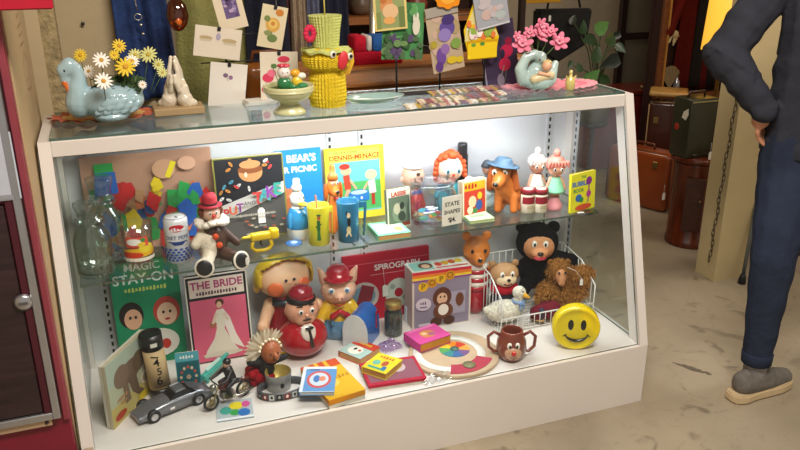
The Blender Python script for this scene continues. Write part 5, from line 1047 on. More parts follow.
ruffle('pink crocheted ruffled doily under the small swan figurine, right end', 'doily', 'doily', 551, 88, .17, .09, ['#e59aa4', '#e08a98', '#e59aa4', '#dc7f90', '#e8a0ac'], 30, .004)

# big pale blue swan planter
l, w, h = fit(60, 146, 56, 121, ZP + .008); l.y += .06; S = w
o = thing('swan_planter', 'large glazed pale blue swan planter at the left end of the case top', 'planter', l); PB = M('#a2bfc8', .12, coat=.8, var=.1, vs=18)
bx = .1 * S
mb = MB(); mb.ell((bx, 0, .2 * S), (.41 * S, .25 * S, .19 * S), PB, n=32); mb.lathe([(.2 * S, 0), (.24 * S, .01), (.22 * S, .06 * S)], PB, c=(bx * .8, 0, 0)); mb.cap((-.27 * S, 0, .22 * S), (-.2 * S, 0, .2 * S), .14 * S, .16 * S, PB); mb.cap((.38 * S, 0, .24 * S), (.47 * S, 0, .33 * S), .1 * S, .05 * S, PB)
N_ = [(-.29, .2), (-.28, .34), (-.25, .45), (-.27, .54), (-.34, .58), (-.41, .54)]
for (x0, z0_), (x1, z1_), ra, rb in zip(N_[:-1], N_[1:], (.17, .13, .095, .085, .1), (.13, .095, .085, .1, .09)): mb.cap((x0 * S, 0, z0_ * S), (x1 * S, 0, z1_ * S), ra * S, rb * S, PB)
mb.cap((-.41 * S, 0, .52 * S), (-.42 * S, -.01 * S, .45 * S), .08 * S, .055 * S, PB); mb.build('swan_body', o, voxel=.0035); o.scale = (1, 1, 1.2)
mb = MB(); mb.cap((-.42 * S, -.03 * S, .42 * S), (-.385 * S, -.06 * S, .33 * S), .036 * S, .018 * S, gloss('#d06a2c')); mb.build('bill', o)
mb = MB(); mb.ell((-.4 * S, -.088 * S, .55 * S), (.012 * S, .008 * S, .014 * S), gloss('#141414')); mb.build('eye', o)
mb = MB()
for k in range(5):
    for j in range(4 - k // 2):
        a = R(200 + 20 * k + 8 * j); x = bx + .1 * S * (k - 1.5) + .04 * j * S; z = .12 * S + .045 * S * j
        yy = -.24 * S * math.sqrt(max(.05, 1 - ((x - bx) / (.4 * S)) ** 2 - ((z - .2 * S) / (.19 * S)) ** 2)); mb.ell((x, yy * .98, z), (.075 * S, .018 * S, .035 * S), PB, (0, -25, 0), n=12)
mb.build('wing_feathers', o)
mb = MB(); mb.ell((.12 * S, 0, .33 * S), (.26 * S, .13 * S, .05 * S), M('#4a3c2a', .9)); mb.build('planter_filling', o)
# daisies
fo = thing('daisy_bunch', 'bunch of white and yellow artificial daisies in the pale blue swan planter', 'flowers', (l.x, l.y, l.z + .3 * S))
rr = random.Random(12); mb = MB(); LF = M('#3f5a2c', .6, var=.25)
for i in range(150):
    x = rr.uniform(-.1, .5) * S; y_ = rr.uniform(-.14, .12) * S; z = rr.uniform(.04, .24) * S; a = rr.uniform(0, 6.28); q = rr.uniform(.045, .085) * S
    T = Tr(x, y_, z, rr.uniform(-60, 60), rr.uniform(-60, 60), math.degrees(a)); mb.add([(-q, 0, 0), (0, -q * .4, q * .15), (q, 0, 0), (0, q * .4, q * .15)], [(0, 1, 2, 3)], LF, False, T)
    mb.tube([(x * .6, y_ * .6, 0), (x, y_, z)], .001, LF, 4)
fl_ = mb.build('foliage', fo)
for (px, py, dy, q, ca) in ((103, 57, -.05, 9.5, 'w'), (105, 78, -.09, 10, 'w'), (82, 52, 0, 7.5, 'y'), (121, 43, .02, 8, 'y'), (127, 64, -.04, 11.5, 'y'), (134, 58, -.02, 8, 'w'), (150, 52, .0, 10, 'p'), (137, 52, .03, 8, 'p'), (144, 82, -.04, 5, 'w'), (90, 68, .0, 7, 'w'), (160, 62, .02, 7, 'p'), (116, 52, .0, 6, 'y'), (164, 70, .0, 6, 'p')):
    p = at(px, py, y=l.y + dy) - fo.location; q = q * mpp(p + fo.location) * .95; mb = MB()
    T = Matrix.Translation(p) @ Matrix.Rotation(R(62 + rr.uniform(-14, 14)), 4, 'X') @ Matrix.Rotation(rr.uniform(-.3, .3), 4, 'Y'); mb.T = T
    mc = M({'w': '#efe9df', 'y': '#e0c22a', 'p': '#cfcf86'}[ca], .6); n_ = 13
    for i in range(n_): mb.ell((q * .58 * math.cos(2 * PI * i / n_), q * .58 * math.sin(2 * PI * i / n_), .001 * (i % 2)), (q * .42, q * .13, q * .05), mc, (0, 0, 360 * i / n_), n=8)
    b_ = mb.build('daisy', fo); mb = MB(); mb.T = T; mb.ell((0, 0, q * .06), (q * .24, q * .24, q * .12), M('#c8922a' if ca != 'p' else '#b9a03a', .7), n=10); mb.build('flower_centre', b_)
    mb = MB(); mb.tube([(p.x * .8, p.y * .6, 0), (p.x, p.y + .003, p.z - .003)], .0011, LF, 5); mb.build('stem', b_)

# praying hands
l, w, h = fit(155, 206, 101, 113, ZP); l.y += .03; o = thing('praying_hands', 'cream glazed praying hands statue on a flat base beside the swan planter', 'statue', l); CG = M('#ddd2bd', .12, coat=.8)
mb = MB(); mb.box((0, 0, .012), (w, w * .62, .022), M('#a88f68', .45), .003); mb.build('base', o)
top = at(180, 52, y=l.y).z - l.z; HH_ = top
def hand(s_):
    mb = MB()
    mb.cap((0, s_ * .021, .036), (0, s_ * .018, .072), .02, .017, CG); mb.cap((0, s_ * .018, .068), (0, s_ * .014, .09), .0165, .014, CG)
    for i, (dx, ln) in enumerate(((-.016, .86), (-.0055, 1.), (.0055, .96), (.016, .84))):
        k = (dx * .9, s_ * .0115, .09 + (HH_ - .09) * .5 * ln); mb.cap((dx, s_ * .0145, .085), k, .0078, .007, CG, 10); mb.cap(k, (dx * .7, s_ * .0055, .083 + (HH_ - .09) * ln), .007, .0055, CG, 10)
    mb.cap((-.016, s_ * .012, .068), (-.026, s_ * .006, .092), .0085, .007, CG, 10); mb.cap((-.026, s_ * .006, .092), (-.024, s_ * .004, .11), .007, .0055, CG, 10)
    mb.cap((0, s_ * .023, .04), (0, s_ * .03, .032), .023, .03 - .018 + .006, CG); mb.cap((0, s_ * .024, .034), (0, s_ * .045, .03), .02, .011, CG)
    return mb
for s_ in (-1, 1): m_ = hand(s_); m2 = MB(); m2.T = Matrix.Rotation(R(72), 4, 'Z'); m2.add(m_.v, m_.f, CG, True); m2.build('hand', o, voxel=.0018, smooth=2)

# compote with holiday picks
l, w, h = fit(268, 320, 86, 115, ZP, rnd=True); r = w / 2; l.y += r * .6
o = thing('footed_bowl', 'pale green glazed footed bowl beside the yellow honeycomb chick', 'bowl', l); CE = M('#cfcf9f', .14, coat=.7)
mb = MB(); mb.lathe([(r * .62, 0), (r * .66, .002), (r * .6, h * .12), (r * .36, h * .34), (r * .5, h * .45), (r * .85, h * .6), (r * .98, h * .8), (r, h * .97), (r * .97, h), (r * .9, h * .97), (r * .8, h * .62), (.001, h * .5)], CE, n=40, cap=False); mb.lathe([(r * .995, h * .8), (r * 1.01, h * .83), (r * .99, h * .86)], CE, n=40, cap=False); mb.build('bowl_body', o)
mb = MB(); mb.lathe([(.001, h * .9), (r * .87, h * .84)], M('#5f7a3a', .9, 0, 1, 80), n=24, cap=False); mb.build('moss', o)
bz = l.z + h * .85
so = thing('snow_figure', 'white round-headed figurine with green body and red roses on top in the footed bowl', 'figurine', (l.x - .014, l.y - .012, bz))
mb = MB(); mb.ell((0, 0, .018), (.021, .018, .02), gloss('#2f7a4c')); mb.cap((.012, -.004, .012), (.028, -.004, .004), .01, .008, gloss('#2f7a4c')); mb.build('body', so); mb = MB(); mb.ell((0, 0, .048), .019, gloss('#ece4dc')); mb.build('head', so); face(so, (0, 0, .048), .019, white=False, er=.1, mouth='#b03028')
mb = MB()
for a in range(7): mb.ell((.011 * math.cos(a), .009 * math.sin(a), .068), (.007, .007, .005), gloss('#d0324c'), n=8)
mb.build('roses', so)
co = thing('chick_figure', 'yellow chick figurine with white belly in the footed bowl', 'figurine', (l.x + .024, l.y - .006, bz)); mb = MB(); mb.ell((0, 0, .02), (.016, .014, .018), gloss('#e8c83c')); mb.build('body', co); mb = MB(); mb.ell((-.004, 0, .044), (.014, .012, .012), gloss('#e8a82c')); mb.build('head', co); mb = MB(); mb.ell((.012, -.004, .036), (.014, .01, .01), gloss('#ece6d4')); mb.build('wing', co)
mb = MB(); mb.ell((0, 0, .008), (.016, .012, .01), M('#2f7a48', .6)); mb.ell((-.012, 0, .004), (.01, .009, .007), M('#2f7a48', .6)); tag(mb.build('green_leaf', loc=(l.x + .034, l.y - .026, bz + .002)), 'dark green leaf pick at the right of the footed bowl', 'leaf')

# honeycomb paper chick in top hat
l, w, h = fit(313, 352, 60, 107, ZP, rnd=True); r = w / 2; l.y += .04; base = l
o = thing('honeycomb_chick', 'yellow honeycomb tissue chick wearing a pale green paper top hat', 'paper ornament', l, R(4)); YH = M('#d9be22', .8, var=.15, vs=120); GH = M('#bfc674', .8, var=.12, vs=120)
def Z_(py): return at(333, py, y=base.y).z - base.z
def comb(mb, prof, m, n=34, cells=9, amp=.05):                     # honeycomb tissue: pleats that swap side at each cell row
    out = []; zs = [p[1] for p in prof]; zmin, zmax = zs[0], zs[-1]; V = []; rows = 22
    for j in range(rows + 1):
        z = zmin + (zmax - zmin) * j / rows; k = 0
        while k < len(prof) - 2 and prof[k + 1][1] < z: k += 1
        t = (z - prof[k][1]) / max(1e-6, prof[k + 1][1] - prof[k][1]); rr_ = prof[k][0] + (prof[k + 1][0] - prof[k][0]) * min(1, max(0, t))
        for i in range(2 * n): a = PI * i / n + (PI / n * .5 if j % 2 else 0); q = rr_ * (1 - (amp * 1.6 if (i % 2) else 0)); V.append((q * math.cos(a), q * math.sin(a), z))
    N = 2 * n; F = [(j * N + i, j * N + (i + 1) % N, (j + 1) * N + (i + 1) % N, (j + 1) * N + i) for j in range(rows) for i in range(N)] + [tuple(reversed(range(N))), tuple(range(rows * N, rows * N + N))]
    return mb.add(V, F, m, False)
mb = MB(); comb(mb, [(r * .9, 0), (r * 1.0, Z_(95)), (r * .95, Z_(75)), (r * .75, Z_(64))], YH); mb.build('body', o)
mb = MB(); comb(mb, [(r * .7, Z_(70)), (r * 1.2, Z_(64)), (r * 1.3, Z_(56)), (r * 1.1, Z_(49)), (r * .6, Z_(46))], YH); mb.build('head', o)
mb = MB(); n_ = 48; V = []
for k, q in enumerate((.3, 1.3)):
    for i in range(n_): a = 2 * PI * i / n_; V.append((r * q * math.cos(a), r * q * math.sin(a), Z_(48) + (.004 * math.sin(a * 8) if k else 0) - (.006 if k else 0)))
mb.add(V + [(x, y, z + .006) for x, y, z in V], [(i, (i + 1) % n_, n_ + (i + 1) % n_, n_ + i) for i in range(n_)] + [(2 * n_ + i, 3 * n_ + i, 3 * n_ + (i + 1) % n_, 2 * n_ + (i + 1) % n_) for i in range(n_)] + [(n_ + i, n_ + (i + 1) % n_, 3 * n_ + (i + 1) % n_, 3 * n_ + i) for i in range(n_)], GH); mb.build('hat_brim', o)
mb = MB(); comb(mb, [(r * .66, Z_(46)), (r * .74, Z_(30)), (r * .86, Z_(14))], GH, 30); mb.build('hat_crown', o)
mb = MB(); mb.tube([(0, 0, Z_(16)), (-.002, 0, Z_(-14))], .0022, M('#c8b860', .6)); mb.build('hanging_cord', o)
mb = MB()
for i in range(10): a = 2 * PI * i / 10; mb.ell((-r * .95 + r * .2 * math.cos(a), -r * .35, Z_(31) + r * .3 * math.sin(a)), (r * .16, r * .1, r * .16), M('#c81e48', .7), n=8)
mb.build('hat_flower', o)
mb = MB(); mb.ell((r * .45, -r * 1.2, Z_(57)), (r * .28, r * .14, r * .48), M('#d0303a', .5), (0, 12, 0)); mb.build('beak', o)
for px, py in ((333, 54), (351, 56)): p = at(px, py, y=base.y - r * (1.25 if px < 340 else 1.0)) - base; mb = MB(); mb.ell(p, (.0095, .006, .0105), M('#eeeade', .4)); e_ = mb.build('eye', o); mb = MB(); mb.ell(p + Vector((.001, -.006, .001)), (.005, .003, .006), M('#141414', .3)); mb.build('pupil', e_)
mb = MB(); mb.prism([(0, 0), (r * .5, r * .1), (r * .75, r * .7), (r * .7, r * 1.3), (r * .45, r * .9), (0, r * .7)], .004, M('#dfae28', .7), Matrix.Translation((r * .75, 0, Z_(76))) @ FRONT); mb.build('wing', o)

# pale blue dish
c = at(376, 101, z=ZP); r = 31 * mpp(c); o = thing('oval_dish', 'pale blue-green shallow oval dish left of the patterned paper', 'dish', c)
mb = MB(); mb.T = Matrix.Diagonal((1, .55, 1, 1)); mb.lathe([(r * .7, 0), (r * .8, .001), (r * .97, .014), (r, .016), (r * .96, .017), (r * .78, .006), (.001, .004)], gloss('#9dbcb9'), n=44); mb.build('dish_body', o)
mb = MB(); mb.T = Matrix.Diagonal((1, .55, 1, 1)); mb.lathe([(r * .985, .0162), (r * 1.003, .0168), (r * .97, .0178)], gloss('#d4e4de'), n=44, cap=False); mb.build('rim', o)

# patterned folded paper
rr = random.Random(21)
o = thing('folded_paper', 'stack of floral patterned folded tissue lying flat beside the card rack', 'paper', at(452, 101, z=ZP))
cc = ['#c9b09a', '#8c5a5c', '#d8cdb8', '#7a6a7c', '#c8a850', '#b57f7a', '#e6ddd0', '#8f8a66']
c0 = o.location.copy()
for k, (x0, x1, y0, y1, z) in enumerate(((405, 497, 108, 100, 0), (418, 505, 105, 96, .005), (430, 500, 98, 92, .010))):
    A = at(x0, y0, z=ZP) - c0; B = at(x1, y1, z=ZP) - c0; mb = MB(); n_ = 26
    lo = []; hi = []
    for i in range(n_ + 1): t = i / n_; q = A.lerp(B, t); lo.append((q.x, q.y - .025 - .006 * math.sin(t * 40 + k), z)); hi.append((q.x + .01, q.y + .035 + .005 * math.sin(t * 33 + k), z))
    for i in range(n_):
        P4 = [lo[i], lo[i + 1], hi[i + 1], hi[i]]; V = [Vector(p) for p in P4] + [Vector(p) + Vector((0, 0, .004)) for p in P4]
        mb.add(V, [(0, 3, 2, 1), (4, 5, 6, 7), (0, 1, 5, 4), (1, 2, 6, 5), (2, 3, 7, 6), (3, 0, 4, 7)], M(cc[rr.randrange(8)], .8, var=.5, vs=90))
    mb.build('folded_layer', o)
# white papers
A = at(243, 109, z=ZP); mb = MB()
for k in range(3): mb.box((0 + .003 * k, .0, .0025 + .004 * k), (.095, .06, .003), M('#dcd8ce', .7), T=Matrix.Rotation(.05 * k, 4, 'Z'))
tag(mb.build('card_stack', loc=(at(264, 105, z=ZP).x, at(264, 103, z=ZP).y + .02, ZP)), 'short stack of white cards lying behind the footed bowl', 'cards')

# small swan figurine planter with cherub + pink flowers
l, w, h = fit(523, 565, 52, 93, ZP + .004); l.y += .035; S = w * .88
o = thing('cherub_planter', 'small pastel swan planter with a sleeping cherub standing on the pink doily', 'planter', l, R(-14)); PS = M('#b3cbc9', .14, coat=.7, var=.25, vs=14)
mb = MB(); mb.ell((.05 * S, 0, .25 * S), (.45 * S, .32 * S, .26 * S), PS, n=24)
N_ = [(-.33, .26), (-.42, .5), (-.3, .78), (-.08, .86), (.06, .72)]
for (x0, z0_), (x1, z1_), ra, rb in zip(N_[:-1], N_[1:], (.17, .14, .12, .11), (.14, .12, .11, .1)): mb.cap((x0 * S, -.05 * S, z0_ * S), (x1 * S, -.05 * S, z1_ * S), ra * S, rb * S, PS)
mb.cap((.35 * S, 0, .35 * S), (.45 * S, .0, .62 * S), .16 * S, .08 * S, PS); mb.cap((0, .1 * S, .4 * S), (.1 * S, .12 * S, .75 * S), .25 * S, .16 * S, PS); mb.build('swan_body', o, voxel=.003)
mb = MB(); mb.cap((-.12 * S, -.26 * S, .3 * S), (.28 * S, -.24 * S, .38 * S), .11 * S, .1 * S, M('#dccba0', .2, coat=.6)); mb.ell((.16 * S, -.26 * S, .6 * S), .12 * S, skin('#e0b08e')); mb.cap((-.02 * S, -.32 * S, .45 * S), (.2 * S, -.34 * S, .4 * S), .05 * S, .045 * S, skin('#e0b08e')); mb.build('cherub', o)
mb = MB(); mb.ell((.18 * S, -.22 * S, .68 * S), (.12 * S, .12 * S, .07 * S), gloss('#c9b27a')); mb.build('cherub_hair', o)
mb = MB(); mb.ell((.02 * S, -.15 * S, .74 * S), (.02 * S, .02 * S, .02 * S), gloss('#111111')); mb.build('eye', o)
fo = thing('pink_flowers', 'pink artificial blossoms arranged in the small pastel swan planter', 'flowers', (l.x, l.y + .02, l.z + h * .7))
for px, py, q in ((524, 46, 13), (543, 27, 9), (541, 37, 12), (561, 44, 12), (532, 34, 8), (553, 33, 8), (519, 38, 7)):
    p = at(px, py, y=l.y + .01) - fo.location; q = q * mpp(p + fo.location); T = Matrix.Translation(p) @ Matrix.Rotation(R(rnd.uniform(40, 80)), 4, 'X') @ Matrix.Rotation(rnd.uniform(-.5, .5), 4, 'Y')
    mb = MB(); mb.T = T
    for i in range(6): mb.ell((q * .5 * math.cos(PI / 3 * i), q * .5 * math.sin(PI / 3 * i), q * .12), (q * .42, q * .26, q * .09), M('#e27f9c', .6, var=.15), (0, -25, 60 * i), n=10)
    for i in range(5): mb.ell((q * .22 * math.cos(1.26 * i + .5), q * .22 * math.sin(1.26 * i + .5), q * .28), (q * .24, q * .18, q * .1), M('#ec9cb2', .6, var=.15), (0, -50, 72 * i + 28), n=10)
    b_ = mb.build('blossom', fo); mb = MB(); mb.tube([(0, 0, -.02), (p.x * .6, p.y, p.z * .5), (p.x, p.y + .003, p.z)], .0014, M('#5a7a3c', .6), 5); mb.build('stem', b_)
# tiny yellow bird bottle
l, w, h = fit(567, 577, 71, 92, ZP, rnd=True); r = w / 2; o = thing('yellow_figurine', 'tiny yellow figurine with raised neck standing right of the cherub planter', 'figurine', l)
mb = MB(); mb.lathe([(r * .7, 0), (r * .9, h * .04), (r, h * .35), (r * .85, h * .55), (r * .35, h * .66), (r * .28, h * .75)], gloss('#d8c878'), n=20); mb.build('body', o); mb = MB(); mb.ell((0, 0, h * .85), (r * .38, r * .38, h * .12), gloss('#e0d28c')); mb.build('head', o)
for s_ in (-1, 1): mb = MB(); mb.cap((s_ * r * .7, 0, h * .55), (s_ * r * 1.1, -r * .2, h * .68), r * .22, r * .14, gloss('#d8c878')); mb.build('wing', o)

# ------------------------------------------------------------------ greeting cards on wire stands
WB = M('#17171a', .4)
rack = thing('card_rack', 'black wire card rack with three stems standing on the case top', 'card rack', (at(441, 95, y=.4).x, .43, ZP))
mb = MB(); xs = [at(398, 90, y=.43).x - rack.location.x, at(441, 93, y=.43).x - rack.location.x, at(485, 93, y=.43).x - rack.location.x]
mb.box((0, 0, .0025), (xs[2] - xs[0] + .03, .05, .004), WB, .001); mb.build('base', rack)
for x in xs: mb = MB(); mb.tube([(x, 0, .004), (x, 0, .36)], .0033, WB, 8); mb.build('stem', rack)
for z in (.15, .24, .33): mb = MB(); mb.tube([(xs[0] - .03, 0, z), (xs[2] + .03, 0, z)], .002, WB, 6); mb.build('cross_wire', rack)
r2 = thing('card_rack', 'black wire card rack with two stems behind the white wedding card', 'card rack', (at(247, 100, y=.5).x, .53, ZP))
for px in (228, 281): x = at(px, 60, y=.53).x - r2.location.x; mb = MB(); mb.tube([(x, 0, .004), (x, 0, .36)], .003, WB, 8); mb.build('stem', r2)
mb = MB(); mb.box((0, 0, .0025), (.16, .03, .004), WB, .001); mb.build('base', r2)
for z in (.12, .2, .31): mb = MB(); mb.tube([(-.12, 0, z), (.12, 0, z)], .002, WB, 6); mb.build('cross_wire', r2)

def card(label, q, y, col, items, name='greeting_card', clip=True, outline=None):
    ul, ur, lr, ll = [at(*p, y=y) for p in q]; L_ = (ll + lr) / 2; U_ = (ul + ur) / 2
    w = ((ur - ul).length + (lr - ll).length) / 2; h = (U_ - L_).length; ang = math.atan2((U_ - L_).x, (U_ - L_).z)
    o = thing(name, label, 'card', (L_.x, y, L_.z)); o.rotation_euler = (0, ang, 0)
    mb = MB()
    if outline: mb.prism([((x - .5) * w, v * h) for x, v in outline], .0014, ink(col), Matrix.Translation((0, .0014, 0)) @ FRONT)
    else: mb.box((0, .0008, h / 2), (w, .0014, h), ink(col))
    art(mb, Matrix.Translation((-w / 2, -.00002, 0)) @ FRONT, w, h, items); mb.build('card_sheet', o)
    if clip: mb = MB(); mb.box((0, 0, h - .004), (.01, .008, .012), M('#1b1b1e', .4), .001); mb.build('clip', o)
    return o
def blooms(seed, n, cols, x0=.1, x1=.9, y0=.1, y1=.9, s=.1):
    rr = random.Random(seed); return [('e', rr.uniform(x0, x1), rr.uniform(y0, y1), s * rr.uniform(.6, 1.3), s * rr.uniform(.5, 1.), rr.choice(cols)) for _ in range(n)]
card('cream card with a small purple flower square at the top, upper left', [(214, -5), (243, -5), (251, 25), (223, 30)], .522, '#ddd0b6', [('r', .3, .35, .8, 1., '#6c5a86')] + blooms(1, 16, ['#8c7aa8', '#5a4470', '#b7a0c0'], .35, .75, .4, .95, .07))
card('white wide card with two pale gold motifs, tilted, left of the blue rack gap', [(198, 20), (244, 31), (241, 61), (195, 51)], .505, '#ddd2c0', [('e', .24, .62, .14, .07, '#b5a27c'), ('e', .74, .6, .16, .07, '#b5a27c'), ('r', .12, .52, .36, .58, '#c9bfa8'), ('r', .62, .48, .9, .54, '#c9bfa8'), ('e', .5, .7, .05, .12, '#a9a0b8')])
card('plain white card with tiny purple flower, standing low at left', [(213, 58), (249, 65), (246, 107), (209, 103)], .49, '#ddd6cc', [('e', .42, .72, .07, .05, '#7a5a7c'), ('e', .56, .68, .06, .05, '#8c6a8c'), ('l', .4, .78, .5, .6, .01, '#6a7a5a')])
card('cream card with a large yellow rose, upper middle left', [(266, 1), (290, 8), (284, 49), (258, 44)], .515, '#ddd0ae', [('e', .5, .55, .28, .17, '#d6a650'), ('e', .5, .57, .18, .11, '#e4c070'), ('e', .5, .58, .08, .05, '#c8883a'), ('e', .7, .86, .16, .08, '#c8803a'), ('e', .25, .68, .12, .07, '#7c8a50'), ('e', .55, .24, .2, .09, '#6f8450'), ('e', .35, .35, .15, .06, '#8a9460'), ('l', .5, .4, .55, .15, .02, '#6f8450')])
card('white card with pink-red blossoms and green leaf, behind the footed bowl', [(262, 49), (299, 52), (300, 97), (262, 97)], .475, '#ddd2be', [('e', .2, .45, .15, .1, '#d0405c'), ('e', .12, .2, .1, .08, '#c83a54'), ('e', .3, .55, .12, .08, '#e0708a'), ('e', .62, .84, .16, .07, '#d0405c'), ('l', .3, .75, .45, .4, .015, '#5a7a4a'), ('e', .36, .7, .08, .05, '#5a7a4a')])
card('yellow-bordered card with an orange fox cub picture, top middle', [(375, -8), (408, -8), (410, 29), (377, 31)], .41, '#d8c47c', [('r', .07, .06, .93, 1., '#8f9a66'), ('e', .4, .66, .2, .22, '#c98a58'), ('e', .5, .5, .24, .2, '#d8b48a'), ('e', .45, .26, .18, .1, '#d8a060'), ('e', .3, .8, .1, .08, '#b8703c'), ('r', .75, .06, .93, .6, '#6c7c48'), ('r', .07, .06, .2, .5, '#7c8a50')])
card('green card with a white rabbit among leaves, below the fox card', [(386, 3), (427, 2), (424, 62), (383, 57)], .425, '#4c8a52', blooms(3, 20, ['#5f9a5a', '#3c7444', '#6aa870'], .1, .9, .45, .95, .12) + blooms(4, 34, ['#3a5a38', '#4f6a4a', '#5a4a6c', '#6a8a58'], .05, .92, .05, .42, .08) + [('e', .78, .6, .09, .16, '#d4d0c0'), ('e', .8, .76, .03, .08, '#d4d0c0'), ('e', .72, .74, .03, .07, '#d4d0c0')])
card('tall card painted with violet irises and yellow flowers', [(427, 4), (458, 9), (467, 67), (435, 75)], .415, '#b7a48c', blooms(5, 14, ['#c4a898', '#a8946c', '#d0b8a8'], .1, .9, .1, .9, .12) + [('e', .6, .66, .24, .12, '#5d4a94'), ('e', .5, .56, .2, .1, '#8a7ab8'), ('e', .66, .78, .2, .08, '#443470'), ('e', .3, .25, .15, .13, '#6a4a94'), ('e', .45, .35, .14, .08, '#8c6aa8'), ('e', .2, .1, .12, .08, '#5a3a80'), ('e', .62, .16, .16, .06, '#cdb42c'), ('e', .85, .14, .12, .05, '#cdb42c'), ('e', .8, .4, .16, .08, '#7a9a4c'), ('e', .12, .45, .1, .06, '#a89838'), ('r', .0, .86, 1, 1, '#a09a90')])
card('orange scalloped card hanging at the top edge above the iris card', [(436, -14), (465, -14), (463, 9), (438, 9)], .40, '#e08a1c', [('e', .5, .5, .3, .3, '#e8a83c')], outline=[(.5 + .5 * (1 + .08 * math.cos(8 * a)) * math.cos(a), .5 + .5 * (1 + .08 * math.cos(8 * a)) * math.sin(a)) for a in [2 * PI * i / 40 for i in range(40)]])
card('cut-out card of a yellow Easter basket full of flowers', [(468, -4), (500, -4), (502, 60), (464, 60)], .405, '#e3c21c', [('p', [(.02, .3), (.98, .36), (.8, .55), (.62, .7), (.5, .98), (.34, .9), (.2, .7), (.06, .5)], '#d9cf8c')] + blooms(7, 26, ['#e8dcd4', '#e07a3c', '#d88ca8', '#8fae4c', '#e4b428', '#f0e6e0'], .12, .85, .34, .62, .09) + [('r', .08, .02, .92, .3, '#e6c61e'), ('r', .08, .27, .94, .31, '#c99a14'), ('e', .25, .24, .07, .03, '#6a9a3a'), ('e', .5, .25, .07, .03, '#4f8a3a')], outline=[(.14, 0), (.9, 0), (1, .34), (.86, .56), (.64, .72), (.52, 1), (.34, 1), (.16, .72), (0, .48), (.04, .3)])
card('pale blue-grey card with soft pastel figures, top edge right of the basket card', [(474, -10), (508, -10), (512, 26), (480, 30)], .395, '#9fa3ac', blooms(9, 12, ['#b8b0b4', '#8f98a8', '#c0a8a0', '#a8b4b4'], .2, .8, .2, .9, .14) + [('r', .02, .02, .98, .06, '#c8c8cc')])
card('dark purple card with crimson roses and a stem, right end of the rack', [(480, 26), (514, 20), (523, 87), (487, 93)], .44, '#3c3048', [('e', .72, .55, .18, .1, '#b8244c'), ('e', .62, .36, .17, .1, '#c02a50'), ('e', .8, .68, .1, .06, '#8c1c3c'), ('l', .4, .1, .6, .35, .015, '#8c8a7c'), ('l', .5, .02, .66, .3, .012, '#5a6a4c'), ('e', .45, .14, .1, .1, '#7c7484'), ('r', .02, .0, .06, 1, '#8c8698')] + blooms(10, 10, ['#4c3c5c', '#5a4668', '#302840'], .1, .6, .4, .95, .1))
# ================================================================== BEHIND THE CASE, LEFT TO RIGHT
# red vending cabinet
CRD = M('#7c1430', .35, coat=.3); SIL = M('#b9bcc2', .25, .85)
o = thing('red_cabinet', 'tall maroon cabinet with silver framed dark doors left of the display case', 'cabinet', (-.43, 0, 0))
mb = MB(); mb.box((0, .28, .86), (.836, .54, 1.72), CRD, .004); mb.build('cabinet_body', o)
mb = MB(); mb.box((.4195, .29, .86), (.003, .5, 1.7), M('#b9a27c', .7, var=.08, vs=5)); mb.build('side_panel', o)
a = at(30, 96, x=-.0085); T = Matrix.Translation((.4215, a.y - .0, a.z)) @ Matrix.Rotation(R(90), 4, 'Z') @ FRONT; RS = '#9c6a54'
mb = MB(); art(mb, T, .16, .22, [('l', .1, .1, .8, .05, .012, RS), ('l', .1, .1, .1, .38, .01, RS), ('l', .8, .05, .78, .4, .01, RS), ('l', .1, .38, .45, .5, .01, RS), ('l', .45, .5, .78, .4, .01, RS), ('l', .2, .2, .6, .18, .008, RS), ('l', .1, .6, .7, .6, .012, RS), ('l', .15, .7, .65, .72, .01, RS), ('l', .1, .8, .7, .82, .012, RS), ('l', .2, .9, .6, .93, .01, RS)]); sk_ = mb.build('faint_drawing', o, label='faint reddish line drawing')
a = at(56, 5, y=-.06); mb = MB(); mb.box((a.x + .43 - .4, -.06, a.z + .1), (.8, .03, .2), M('#b3122e', .4), .003); mb.build('top_sign', o)
def pnl(name, x0, x1, z0, z1, y, t, m, b=.002): mb = MB(); mb.box(((x0 + x1) / 2, y, (z0 + z1) / 2), (x1 - x0, t, z1 - z0), m, b); return mb.build(name, o)
pnl('edge_trim', .402, .417, 0.36, 1.7, .004, .012, M('#93404c', .35, .2))
xe = .398
pnl('inner_strip', xe - .036, xe - .0185, .392, 1.7, .0, .016, M('#4a1524', .4))
pnl('frame_side', xe - .018, xe, .372, 1.7, -.0, .022, SIL); pnl('frame_bottom', -.4, xe - .018, .372, .392, -.0, .022, SIL)
DK = M('#2b2028', .3, coat=.3, var=.2, vs=6); d1 = pnl('lower_door', -.398, xe - .038, .395, .94, .002, .014, wood('#2a1c1e', '#3a282a', 5, .35))
zt_ = at(5, 195, y=0).z; zt2 = at(5, 125, y=0).z
pnl('frame_cross', -.4, xe - .036, zt2, zt2 + .012, 0, .02, SIL)
pnl('paper_notice', -.2, at(17, 160, y=0).x + .43, zt_, zt2 - .004, -.0085, .003, M('#b9c0cc', .6)); pnl('notice_strip', -.2, at(15, 190, y=0).x + .43, zt_ - .0, zt_ + .012, -.011, .002, M('#8f9298', .6))
pnl('upper_door', -.398, xe - .038, .95, 1.69, .003, .012, M('#5c3438', .4, var=.2, vs=3))
p = at(23, 297, y=0); mb = MB(); mb.lathe([(.001, 0), (.02, 0), (.022, .004), (.014, .009), (.001, .01)], SIL, T=Matrix.Translation((p.x + .43, -.006, p.z)) @ FRONT, n=24); mb.box((p.x + .43, -.0165, p.z), (.02, .003, .006), M('#77777c', .3, .8)); k_ = mb.build('lock_knob', d1); 
